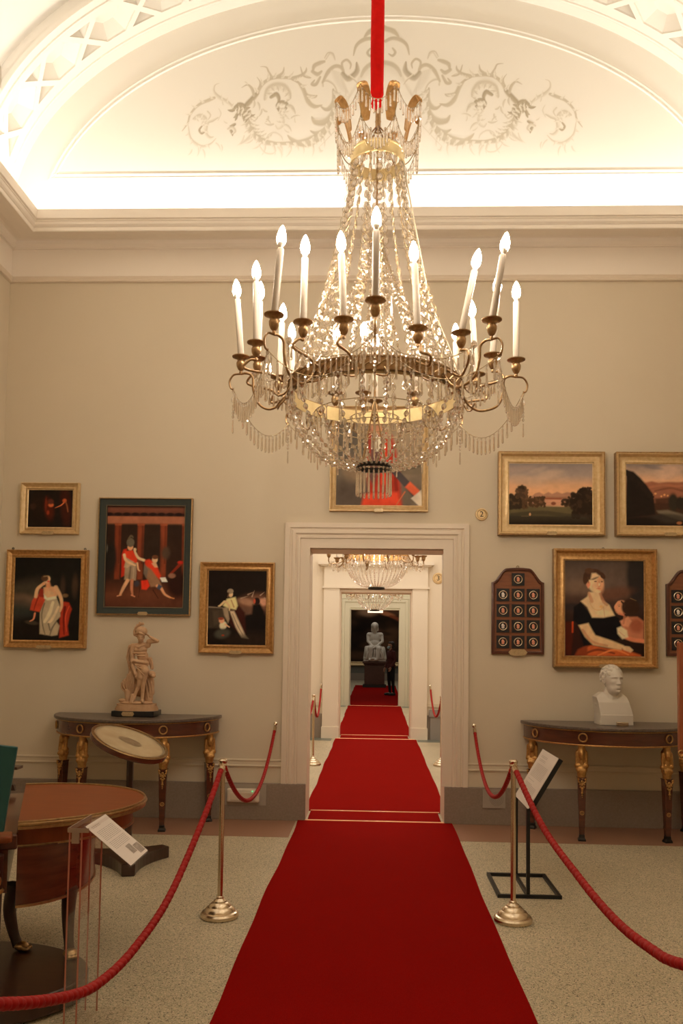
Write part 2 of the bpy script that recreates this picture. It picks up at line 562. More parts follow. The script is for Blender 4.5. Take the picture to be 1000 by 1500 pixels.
# ------------------------------------------------------------------ pigment canvases (paintings as coloured meshes)
class Pig:
    """paints with soft shapes into an array; coordinates are free units in the box x0,y0,x1,y1 (y down)"""
    def __init__(s, x0, y0, x1, y1, nx, bg, k=1.0):
        s.b = (x0, y0, x1, y1); s.nx = nx; s.ny = max(2, int(round(nx * (y1 - y0) / (x1 - x0)))); s.k = k
        xs = np.linspace(x0, x1, s.nx + 1); ys = np.linspace(y0, y1, s.ny + 1)
        s.X, s.Y = np.meshgrid(xs, ys)
        s.C = np.zeros(s.X.shape + (3,)); s.C[:] = s.col(bg)
        s.Al = np.ones(s.X.shape)
        s.px = (x1 - x0) / nx
    def col(s, c): return np.array(A(*c, s.k))
    def mixin(s, a, c, sl=None):
        c = s.col(c) if not isinstance(c, np.ndarray) else c
        if sl is None: sl = (slice(None), slice(None))
        s.C[sl] = s.C[sl] * (1 - a[..., None]) + c * a[..., None]
    def grad(s, stops):
        ys = [p for p, _ in stops]; cs = np.array([s.col(c) for _, c in stops])
        for i in range(3): s.C[..., i] = np.interp(s.Y, ys, cs[:, i])
    def box_(s, xa, ya, xb, yb):
        x0, y0, x1, y1 = s.b
        i0 = max(0, int((xa - x0) / (x1 - x0) * s.nx) - 1); i1 = min(s.nx + 1, int((xb - x0) / (x1 - x0) * s.nx) + 3)
        j0 = max(0, int((ya - y0) / (y1 - y0) * s.ny) - 1); j1 = min(s.ny + 1, int((yb - y0) / (y1 - y0) * s.ny) + 3)
        return (slice(j0, max(j0, j1)), slice(i0, max(i0, i1)))
    def ell(s, cx, cy, rx, ry, c, rot=0, soft=.25, a=1.0):
        R = max(rx, ry) * (1 + soft) + 2 * s.px
        sl = s.box_(cx - R, cy - R, cx + R, cy + R)
        dx, dy = s.X[sl] - cx, s.Y[sl] - cy
        co, si = math.cos(math.radians(rot)), math.sin(math.radians(rot))
        u, v = (dx * co + dy * si) / rx, (-dx * si + dy * co) / ry
        d = np.sqrt(u * u + v * v)
        al = np.clip((1 + soft / 2 - d) / max(soft, 1e-3), 0, 1)
        al = al * al * (3 - 2 * al) * a
        s.mixin(al, c, sl)
    def poly(s, pts, c, soft=None, a=1.0):
        soft = s.px * 1.2 if soft is None else soft
        P = np.array(pts, float)
        sl = s.box_(P[:, 0].min() - soft, P[:, 1].min() - soft, P[:, 0].max() + soft, P[:, 1].max() + soft)
        X, Y = s.X[sl], s.Y[sl]
        ins = np.zeros(X.shape, bool); dist = np.full(X.shape, 1e9)
        n = len(P)
        for i in range(n):
            x1, y1 = P[i]; x2, y2 = P[(i + 1) % n]
            cond = ((y1 > Y) != (y2 > Y))
            with np.errstate(divide='ignore', invalid='ignore'):
                xi = (x2 - x1) * (Y - y1) / (y2 - y1 if y2 != y1 else 1e-9) + x1
            ins ^= cond & (X < xi)
            ex, ey = x2 - x1, y2 - y1
            t = np.clip(((X - x1) * ex + (Y - y1) * ey) / (ex * ex + ey * ey + 1e-9), 0, 1)
            dist = np.minimum(dist, np.hypot(X - x1 - t * ex, Y - y1 - t * ey))
        sd = np.where(ins, dist, -dist)
        al = np.clip(.5 + sd / (2 * soft), 0, 1) * a
        s.mixin(al, c, sl)
    def stroke(s, pts, w, c, c2=None, a=1.0, smooth=True, soft=.5):
        """tapering line; c on one side, c2 on the other"""
        if smooth and len(pts) > 2:
            q = [(p.x, p.y) for p in catmull([(x, y, 0) for x, y in pts], 5)]
        else: q = list(pts)
        ws = w if isinstance(w, (list, tuple)) else [w, w]
        m = len(q)
        wv = np.interp(np.linspace(0, 1, m), np.linspace(0, 1, len(ws)), ws)
        Q = np.array(q, float); R = max(ws) + 2 * s.px
        sl = s.box_(Q[:, 0].min() - R, Q[:, 1].min() - R, Q[:, 0].max() + R, Q[:, 1].max() + R)
        X, Y = s.X[sl], s.Y[sl]
        best = np.full(X.shape, 1e9); side = np.zeros(X.shape); ww = np.ones(X.shape)
        for i in range(m - 1):
            x1, y1 = Q[i]; ex, ey = Q[i + 1] - Q[i]
            l2 = ex * ex + ey * ey + 1e-9
            t = np.clip(((X - x1) * ex + (Y - y1) * ey) / l2, 0, 1)
            dx, dy = X - x1 - t * ex, Y - y1 - t * ey
            d = np.hypot(dx, dy)
            wi = wv[i] * (1 - t) + wv[i + 1] * t + 1e-3
            better = d / wi < best
            best = np.where(better, d / wi, best)
            sg = np.sign(ex * dy - ey * dx)
            side = np.where(better, sg * d / wi, side); ww = np.where(better, wi, ww)
        al = np.clip((1 - best) / np.maximum(soft, s.px / ww), 0, 1) * a
        c = s.col(c); c2 = c if c2 is None else s.col(c2)
        t = np.clip(side * .5 + .5, 0, 1)[..., None]
        cc = c * (1 - t) + c2 * t
        s.C[sl] = s.C[sl] * (1 - al[..., None]) + cc * al[..., None]
        s.Al[sl] = np.maximum(s.Al[sl], al)
    def noise(s, amp, cells=10, seed=1):
        r = np.random.default_rng(seed)
        tot = 0
        for o in range(3):
            n = cells * 2 ** o
            g = r.random((n + 2, n + 2)) - .5
            u = (s.X - s.b[0]) / (s.b[2] - s.b[0]) * n; v = (s.Y - s.b[1]) / (s.b[3] - s.b[1]) * n
            i, j = u.astype(int).clip(0, n), v.astype(int).clip(0, n); fu, fv = u - i, v - j
            fu = fu * fu * (3 - 2 * fu); fv = fv * fv * (3 - 2 * fv)
            val = (g[j, i] * (1 - fu) + g[j, i + 1] * fu) * (1 - fv) + (g[j + 1, i] * (1 - fu) + g[j + 1, i + 1] * fu) * fv
            tot = tot + val / 2 ** o
        s.C *= (1 + amp * tot)[..., None]
        s.C = np.clip(s.C, 0.0015, .95)
    def build(s, name, place, parent=None, material=None, cut=False):
        """place(u, v): u right 0..1, v up 0..1 -> point"""
        ny, nx = s.X.shape
        p00, p10, p01 = Vector(place(0, 0)), Vector(place(1, 0)), Vector(place(0, 1))
        off = Vector((0, 0, 0)); p = parent
        while p is not None: off += p.location; p = p.parent
        U = np.linspace(0, 1, nx)[None, :].repeat(ny, 0); V = 1 - np.linspace(0, 1, ny)[:, None].repeat(nx, 1)
        a, b, c = np.array(p00 - off), np.array(p10 - p00), np.array(p01 - p00)
        co = a + U[..., None] * b + V[..., None] * c
        idx = np.arange(nx * ny).reshape(ny, nx)
        F = np.stack([idx[1:, :-1], idx[1:, 1:], idx[:-1, 1:], idx[:-1, :-1]], -1).reshape(-1, 4)
        colr = np.concatenate([s.C.reshape(-1, 3), np.ones((nx * ny, 1))], 1)
        co = co.reshape(-1, 3)
        if cut:
            al = s.Al.reshape(-1)
            keep = (al[F].max(1) > 0.004)
            F = F[keep]
            used = np.unique(F); remap = np.zeros(nx * ny, int); remap[used] = np.arange(len(used))
            F = remap[F]; co = co[used]; colr = colr[used]
        me = bpy.data.meshes.new(name)
        me.vertices.add(len(co)); me.vertices.foreach_set('co', co.astype(np.float32).ravel())
        me.loops.add(len(F) * 4); me.loops.foreach_set('vertex_index', F.ravel().astype(np.int32))
        me.polygons.add(len(F)); me.polygons.foreach_set('loop_start', np.arange(0, len(F) * 4, 4, dtype=np.int32))
        me.update(calc_edges=True)
        at = me.attributes.new('Pigment', 'FLOAT_COLOR', 'POINT')
        at.data.foreach_set('color', colr.astype(np.float32).ravel())
        me.materials.append(material or CANVAS)
        me.update()
        o = bpy.data.objects.new(name, me); COL.objects.link(o)
        if parent is not None: o.parent = parent
        return o

# =================================================================== THE ROOM
TH = 0.43
DX0, DX1, DZ = -0.616, 0.655, 2.545       # doorway of the first wall
ZC = 5.45                                # where plaster takes over from wall fabric

def holed_wall(name, y0, y1, z0, z1, hx0, hx1, hz, m, xa=-4.3, xb=4.3):
    b = MB()
    b.box(xa, hx0, y0, y1, z0, z1); b.box(hx1, xb, y0, y1, z0, z1)
    b.box(hx0, hx1, y0, y1, hz, z1)
    return struct(name, b, m)
holed_wall('wall_back', YW, YW + TH, 0, ZC, DX0 - .02, DX1 + .02, DZ, M_wall)
struct('wall_back_upper', MB().box(-4.3, 4.3, YW, YW + .2, ZC, 8.7), M_plaster)
struct('wall_left', MB().box(-XL - .2, -XL, YF, YW, 0, ZC), M_wall)
struct('wall_right', MB().box(XL, XL + .2, YF, YW, 0, ZC), M_wall)
struct('wall_front', MB().box(-4.3, 4.3, YF - .2, YF, 0, 8.7), M_wall)
struct('floor', MB().box(-4.5, 4.5, YF - .2, 40.2, -.1, 0), TERRAZZO)

# vault: a flattened barrel, ribbed and coffered
VA, VB, VZ0 = 3.56, 2.26, 5.75
_th = np.linspace(PI, 0, 4001)
_ex, _ez = VA * np.cos(_th), VZ0 + VB * np.sin(_th)
_s = np.concatenate([[0], np.cumsum(np.hypot(np.diff(_ex), np.diff(_ez)))])
SV = float(_s[-1])
def VP(s, y, d=0.0):
    s = min(max(s, 0), SV)
    x = float(np.interp(s, _s, _ex)); z = float(np.interp(s, _s, _ez))
    th = float(np.interp(s, _s, _th))
    nx, nz = math.cos(th) / VA, math.sin(th) / VB
    l = math.hypot(nx, nz)
    return Vector((x + nx / l * d, y, z + nz / l * d))

def rib_band(name, L, Wd, c0, c1, period, phase, place, m, extra_u=.12):
    """flat band L x Wd with a row of crossed strips (sunk hexagons and triangles) between v = c0 and c1"""
    h = (c1 - c0) / 2; vm = (c0 + c1) / 2; t = .026; q = t * math.sqrt(2)
    holes = []
    k = -1
    while True:
        uc = phase + k * period
        if uc - h > L: break
        if uc - h > .02 and uc + h < L - .02:
            holes.append([(uc, vm + q), (uc + h - q, c1), (uc - h + q, c1)])
            holes.append([(uc, vm - q), (uc - h + q, c0), (uc + h - q, c0)])
        if uc > .0 and uc + period < L:
            a, b = uc, uc + period
            mid = (a + b) / 2
            holes.append([(a + q, vm), (a + h + q, c0), (mid, c0), (b - h - q, c0), (b - q, vm), (b - h - q, c1), (mid, c1), (a + h + q, c1)])
        k += 1
    vs, es = [], []
    def loop(pts):
        o = len(vs)
        vs.extend([Vector(p) for p in pts])
        es.extend([(o + i, o + (i + 1) % len(pts)) for i in range(len(pts))])
    nu = int(L / extra_u)
    loop([(L * i / nu, 0) for i in range(nu)] + [(L, 0)] + [(L * (nu - i) / nu, Wd) for i in range(nu)] + [(0, Wd)])
    for hl in holes: loop(hl)
    for i in range(1, nu):
        for v in (c0 * .45, c1 + (Wd - c1) * .5):
            if 0.02 < v < Wd - .02: vs.append(Vector((L * i / nu, v)))
    r = delaunay_2d_cdt(vs, es, [], 0, 1e-5)
    V2, F2 = r[0], r[2]
    def inhole(p):
        for hl in holes:
            s = 0; ok = True
            for i in range(len(hl)):
                a, b = hl[i], hl[(i + 1) % len(hl)]
                cr = (b[0] - a[0]) * (p[1] - a[1]) - (b[1] - a[1]) * (p[0] - a[0])
                if abs(cr) < 1e-9: continue
                if s == 0: s = cr
                elif s * cr < 0: ok = False; break
            if ok: return True
        return False
    F2 = [f for f in F2 if not inhole(((V2[f[0]].x + V2[f[1]].x + V2[f[2]].x) / 3, (V2[f[0]].y + V2[f[1]].y + V2[f[2]].y) / 3))]
    b = MB()
    b.add([place(v.x, v.y, 0) for v in V2], F2)
    for hl in holes:
        cu = sum(p[0] for p in hl) / len(hl); cv = sum(p[1] for p in hl) / len(hl)
        big = len(hl) > 3
        sc, dp = (.52, .12) if big else (.35, .10)
        top = [place(p[0], p[1], 0) for p in hl]
        mid = [place(p[0], p[1], .018) for p in hl]
        low = [place(cu + (p[0] - cu) * sc, cv + (p[1] - cv) * sc, dp) for p in hl]
        n = len(hl)
        b.add(top + mid + low, [(i, (i + 1) % n, n + (i + 1) % n, n + i) for i in range(n)] +
              [(n + i, n + (i + 1) % n, 2 * n + (i + 1) % n, 2 * n + i) for i in range(n)] + [tuple(range(2 * n, 3 * n))])
    o = b.build(name, m)
    return tag(o, kind='structure')
RY0 = 6.89
LONG = .78
rib_band('ceiling_cross_rib', SV, YW - RY0, .17, .48, .5833, .545, lambda u, v, d: VP(u, RY0 + v, d), M_plaster)
rib_band('ceiling_rib_left', RY0 - YF, LONG, .24, .55, .555, .18, lambda u, v, d: VP(v, RY0 - u, d), M_plaster)
rib_band('ceiling_rib_right', RY0 - YF, LONG, .24, .55, .555, .18, lambda u, v, d: VP(SV - v, RY0 - u, d), M_plaster)
# recessed field of the vault, its reveal faces and the raised fillets beside the ribs
b = MB()
ns, ny_ = 60, 8
DEP = .13
grid = [VP(LONG + (SV - 2 * LONG) * i / ns, YF + (RY0 - YF) * j / ny_, DEP) for i in range(ns + 1) for j in range(ny_ + 1)]
b.add(grid, [(i * (ny_ + 1) + j, i * (ny_ + 1) + j + 1, (i + 1) * (ny_ + 1) + j + 1, (i + 1) * (ny_ + 1) + j) for i in range(ns) for j in range(ny_)])
for i in range(ns):
    s0, s1 = LONG + (SV - 2 * LONG) * i / ns, LONG + (SV - 2 * LONG) * (i + 1) / ns
    b.add([VP(s0, RY0, 0), VP(s1, RY0, 0), VP(s1, RY0, DEP), VP(s0, RY0, DEP)], [(0, 1, 2, 3)])
for j in range(ny_):
    ya, yb = YF + (RY0 - YF) * j / ny_, YF + (RY0 - YF) * (j + 1) / ny_
    for s in (LONG, SV - LONG):
        b.add([VP(s, ya, 0), VP(s, yb, 0), VP(s, yb, DEP), VP(s, ya, DEP)], [(0, 1, 2, 3)])
struct('ceiling', b, M_plaster, smooth=30)
# outer shell keeps stray light out of the coffers
b = MB()
g = [VP(SV * i / 40, y, .34) for i in range(41) for y in (YF - .2, YW + .2)]
b.add(g, [(2 * i, 2 * i + 1, 2 * i + 3, 2 * i + 2) for i in range(40)])
struct('ceiling_shell', b, M_plaster)

def arch_line(name, y, prof, ds0=0.0, m=M_plaster, n=72):
    """small moulding following the vault. prof = [(y offset, drop)]"""
    b = MB()
    vs = []
    for i in range(n + 1):
        s = SV * i / n
        for dy, dr in prof: vs.append(VP(s, y + dy, -dr))
    k = len(prof)
    return struct(name, b.add(vs, [(i * k + j, i * k + j + 1, (i + 1) * k + j + 1, (i + 1) * k + j) for i in range(n) for j in range(k - 1)]), m)
arch_line('trim_1', YW - .155, [(0, 0), (.002, .014), (.015, .018), (.028, .014), (.03, 0)])
arch_line('trim_2', RY0 + .075, [(0, 0), (.002, .014), (.015, .018), (.028, .014), (.03, 0)])
arch_line('trim_3', RY0 - .02, [(0, -.03), (0, .02), (.03, .02), (.03, 0)])

# lunette moulding on the wall: arch plus base line
LA, LB, LZ0, LZB = 3.32, 2.13, 5.60, 6.10
def lun(th, ins):
    a, bb = LA - ins, LB - ins
    return a * math.cos(th), LZ0 + bb * math.sin(th)
b = MB()
prof = [(0, 0), (.004, .012), (.02, .016), (.035, .006), (.045, .012), (.06, .014), (.066, 0)]
th0 = math.asin((LZB - LZ0) / LB)
n = 90
vs = []
for i in range(n + 1):
    th = th0 + (PI - 2 * th0) * i / n
    for ins, pr in prof:
        x, z = lun(th, ins)
        vs.append((x, YW - pr, z))
k = len(prof)
b.add(vs, [(i * k + j, i * k + j + 1, (i + 1) * k + j + 1, (i + 1) * k + j) for i in range(n) for j in range(k - 1)])
xe = LA * math.cos(th0)
vs = []
for x in (-xe, xe):
    sg = 1 if x < 0 else -1
    for ins, pr in prof: vs.append((x + sg * ins * .6, YW - pr, LZB + ins * .0 - .01 + (ins * .95)))
b.add(vs, [(j, j + 1, k + j + 1, k + j) for j in range(k - 1)])
struct('trim_4', b, M_plaster, smooth=40)

# cornice with the light trough, frieze and picture rail, all round the room
def ring_prof(name, prof, m, smooth=None, x=XL, y0=YF, y1=YW):
    b = MB(); vs = []
    for e, z in prof:
        vs += [(-x + e, y1 - e, z), (x - e, y1 - e, z), (x - e, y0 + e, z), (-x + e, y0 + e, z)]
    fs = [(i * 4 + j, i * 4 + (j + 1) % 4, (i + 1) * 4 + (j + 1) % 4, (i + 1) * 4 + j) for i in range(len(prof) - 1) for j in range(4)]
    return struct(name, b.add(vs, fs), m, smooth)
ring_prof('trim_5', [(-.02, 5.52), (.30, 5.52), (.385, 5.565), (.42, 5.575), (.425, 5.57), (.42, 5.49), (.405, 5.482), (.405, 5.474), (.398, 5.47), (.392, 5.447), (.378, 5.432), (.37, 5.428), (.37, 5.40),
                     (.365, 5.392), (.30, 5.400), (.19, 5.425), (.12, 5.452), (.085, 5.452), (.078, 5.42), (.06, 5.405), (.045, 5.398), (.045, 5.390), (.022, 5.388), (.022, 5.08)], M_cornice)
ring_prof('trim_6', [(.0, 5.125), (.035, 5.122), (.04, 5.112), (.034, 5.100), (.028, 5.090), (.032, 5.082), (.026, 5.072), (.0, 5.068)], M_trim)
# dado rail
b = MB()
def strip(b, x0, x1, y, prof):
    vs = [(x, y - p, z) for x in (x0, x1) for p, z in prof]
    k = len(prof)
    b.add(vs, [(j, j + 1, k + j + 1, k + j) for j in range(k - 1)] + [tuple(range(k)), tuple(range(k, 2 * k))])
dado = [(0, .552), (.012, .552), (.016, .540), (.010, .530), (.010, .500), (.016, .492), (.012, .480), (0, .478)]
strip(b, -XL, -.845, YW, dado); strip(b, .868, XL, YW, dado)
struct('trim_7', b, M_wall)
b = MB()
b.box(-XL, -XL + .014, YF, YW, .48, .55); b.box(XL - .014, XL, YF, YW, .48, .55)
struct('trim_8', b, M_wall)
b = MB().box(-XL, DX0 - .0, YW - .032, YW, 0, .335).box(DX1 + .0, XL, YW - .032, YW, 0, .335)
o = struct('baseboard_back', b, M_base)
bv = o.modifiers.new('b', 'BEVEL'); bv.width = .006; bv.segments = 2
struct('baseboard_left', MB().box(-XL, -XL + .03, YF, YW - .03, 0, .335), M_base)
struct('baseboard_right', MB().box(XL - .03, XL, YF, YW - .03, 0, .335), M_base)
# floor border along the wall, green threshold bands further on
struct('floor_border', MB().box(-XL, -.70, 6.94, YW - .03, 0, .002).box(.70, XL, 6.94, YW - .03, 0, .002), M_border)

# doorway casing (stands on the skirting), lining, threshold
cas = [(0, 0), (0, .035), (.045, .038), (.052, .024), (.062, .024), (.075, .034), (.098, .036), (.112, .020), (.118, .020), (.124, .027), (.142, .027), (.146, .014), (.232, .014), (.236, 0)]
cx0, cx1 = -.845, .868
d1 = struct('trim_9', mitred(cx0, cx1, .335, 2.755, cas[:-1] + [(.2355, .014), (.2355, -.02)], YW, open_bottom=True), M_trim)
b = MB()
b.box(DX0 - .02, DX0, YW - .012, YW + TH, 0, DZ).box(DX1, DX1 + .02, YW - .012, YW + TH, 0, DZ)
b.box(DX0, DX1, YW - .012, YW + TH, DZ - .012, DZ)
struct('door_1', b, M_trim)
struct('trim_10', MB().box(DX0 + .002, DX1 - .002, YW + .03, YW + TH - .03, DZ - .035, DZ - .012), M_trim)

# ------------------------------------------------------------------- rooms beyond
def far_room(n, y0, y1, hw, hz, xw=3.5, zc=5.4, wm=M_wall):
    struct('wall_left', MB().box(-xw - .2, -xw, y0, y1, 0, zc), wm)
    struct('wall_right', MB().box(xw, xw + .2, y0, y1, 0, zc), wm)
    struct('ceiling', MB().box(-xw - .2, xw + .2, y0, y1, zc, zc + .1), M_plaster)
Y2, Y3, Y4 = 14.5, 22.4, 39.5
far_room(2, YW + TH, Y2, .63, 2.58)
far_room(3, Y2 + TH, Y3, .66, 2.64)
far_room(4, Y3 + TH, Y4, 0, 0, 4.0, 6.4, mat('grey_green_wall', (0.16, 0.15, 0.125), .8))
M_wall2 = mat('pale_wall', (0.80, 0.70, 0.56), .8)
M_wall3 = mat('greenish_wall', (0.62, 0.60, 0.45), .8)
holed_wall('wall_far', Y2, Y2 + TH, 0, 5.5, -.62, .66, 2.60, M_wall2)
holed_wall('wall_far', Y3, Y3 + TH, 0, 6.5, -.67, .69, 2.64, M_wall3)
struct('wall_end', MB().box(-4.3, 4.3, Y4, Y4 + .2, 0, 6.5), mat('grey_green_wall', (0.16, 0.15, 0.125), .8))
# second room: door surround with pilasters, lintel panel and a shelf-like cornice
b = MB()
for sx, xo, xi in ((-1, -.90, -.62), (1, .93, .66)):
    a, c = min(xo, xi), max(xo, xi)
    b.box(a, c, Y2 - .10, Y2, 0.0, 2.66)
    b.box(a - .012, c + .012, Y2 - .115, Y2, 0.0, .20)
    b.box(a + .03, c - .03, Y2 - .107, Y2, 2.60, 2.66)
b.box(-.90, .93, Y2 - .10, Y2, 2.655, 3.03)
b.box(-.93, .96, Y2 - .125, Y2, 2.63, 2.665)
b.box(-.96, .99, Y2 - .15, Y2, 3.02, 3.045)
b.box(-1.0, 1.03, Y2 - .19, Y2, 3.045, 3.105)
struct('trim_11', b, mat('pale_trim', (0.80, 0.71, 0.58), .6))
struct('door_2', MB().box(-.62, -.60, Y2 - .02, Y2 + TH, 0, 2.6).box(.64, .66, Y2 - .02, Y2 + TH, 0, 2.6).box(-.6, .64, Y2 - .02, Y2 + TH, 2.565, 2.6), M_trim)
struct('trim_12', mitred(-.96, .99, 0, 2.97, [(0, 0), (0, .05), (.05, .055), (.06, .03), (.09, .045), (.14, .045), (.15, .02), (.30, .02), (.31, 0)], Y3, open_bottom=True), mat('greenish_trim', (0.64, 0.61, 0.47), .6))
struct('door_3', MB().box(-.67, -.65, Y3 - .02, Y3 + TH, 0, 2.64).box(.67, .69, Y3 - .02, Y3 + TH, 0, 2.64).box(-.65, .67, Y3 - .02, Y3 + TH, 2.62, 2.64), mat('greenish_trim', (0, 0, 0)))
# skirtings and rails in the second and third room
b = MB().box(-3.5, -.912, Y2 - .03, Y2, 0, .42).box(.942, 3.5, Y2 - .03, Y2, 0, .42)
struct('baseboard_far', b, M_base)
b = MB().box(-3.5, -.96, Y3 - .03, Y3, 0, .36).box(.99, 3.5, Y3 - .03, Y3, 0, .36)
struct('baseboard_far', b, M_base)
b = MB().box(-4, 4, Y4 - .03, Y4, 0, .35)
struct('baseboard_far', b, M_base)
b = MB(); strip(b, -3.5, -.905, Y2, [(0, .62), (.02, .62), (.02, .56), (0, .56)]); strip(b, .935, 3.5, Y2, [(0, .62), (.02, .62), (.02, .56), (0, .56)])
struct('trim_13', b, M_wall)
b = MB().box(-3.5, -.72, Y2 - .45, Y2 - .03, 0, .002).box(.76, 3.5, Y2 - .45, Y2 - .03, 0, .002)
struct('floor_border', b, M_green)
b = MB().box(-3.5, -.75, Y3 - .4, Y3 - .03, 0, .002).box(.76, 3.5, Y3 - .4, Y3 - .03, 0, .002)
struct('floor_border', b, M_green)
struct('floor_border', MB().box(-3.5, -.95, YW + TH, YW + TH + .6, 0, .002).box(.95, 3.5, YW + TH, YW + TH + .6, 0, .002), M_green)
b = MB().box(-1.1, -.78, Y2 - .62, Y2 - .5, 0, .001)

# ------------------------------------------------------------------- carpets and thresholds
def carpet(x0, x1, y0, y1, label, x0b=None, x1b=None):
    x0b = x0 if x0b is None else x0b; x1b = x1 if x1b is None else x1b
    b = MB(); n = 40
    vs = []
    for i in range(n + 1):
        t = i / n; y = y0 + (y1 - y0) * t
        w = .006 * math.sin(y * 2.1) + .004 * math.sin(y * 5.3 + 1)
        xa, xb = x0 + (x0b - x0) * t + w, x1 + (x1b - x1) * t + w * .6
        vs += [(xa, y, 0.001), (xa + .004, y, .010), (xb - .004, y, .010), (xb, y, 0.001)]
    b.add(vs, [(i * 4 + j, i * 4 + j + 1, (i + 1) * 4 + j + 1, (i + 1) * 4 + j) for i in range(n) for j in range(3)] + [(0, 1, 2, 3), tuple(4 * n + j for j in range(4))])
    o = b.build('carpet_runner', CARPET)
    # stitched border
    return tag(o, label, 'carpet', 'red carpet runners through the rooms')
carpet(-.690, .695, YF + .02, YW - .035, 'wide dark red carpet runner in the front room, between the brass posts', -.683, .73)
carpet(-.592, .638, YW + .0, YW + TH - .0, 'short red carpet piece filling the threshold of the first doorway')
carpet(-.66, .73, YW + TH + .01, Y2 - .16, 'red carpet runner in the second room under the basket chandelier', -.66, .75)
carpet(-.582, .622, Y2 - .13, Y2 + TH - .0, 'narrow red carpet piece in the threshold of the second doorway')
carpet(-.66, .70, Y2 + TH + .01, Y3 - .02, 'red carpet runner in the third room before the last doorway', -.70, .74)
carpet(-.632, .652, Y3 + .0, Y3 + TH, 'red carpet piece in the threshold of the third doorway')
carpet(-.75, .80, Y3 + TH + .01, 34.4, 'dark red carpet leading up to the statue pedestal in the last room', -.78, .9)
M_strip = mat('brass_strip', (0.85, 0.42, 0.22), .3, .8)
def bar(y, x0, x1):
    struct('trim_14', MB().prism([(0, 0.009), (.004, .014), (.018, .014), (.022, 0.009)], x0, x1, Matrix(((0, 0, 1, 0), (1, 0, 0, y), (0, 1, 0, 0), (0, 0, 0, 1)))), M_strip)
bar(YW - .028, -.66, .70); bar(YW + TH - .01, -.60, .645)
bar(Y2 - .155, -.66, .72); bar(Y2 + TH - .01, -.59, .63)
bar(Y3 - .02, -.66, .70)

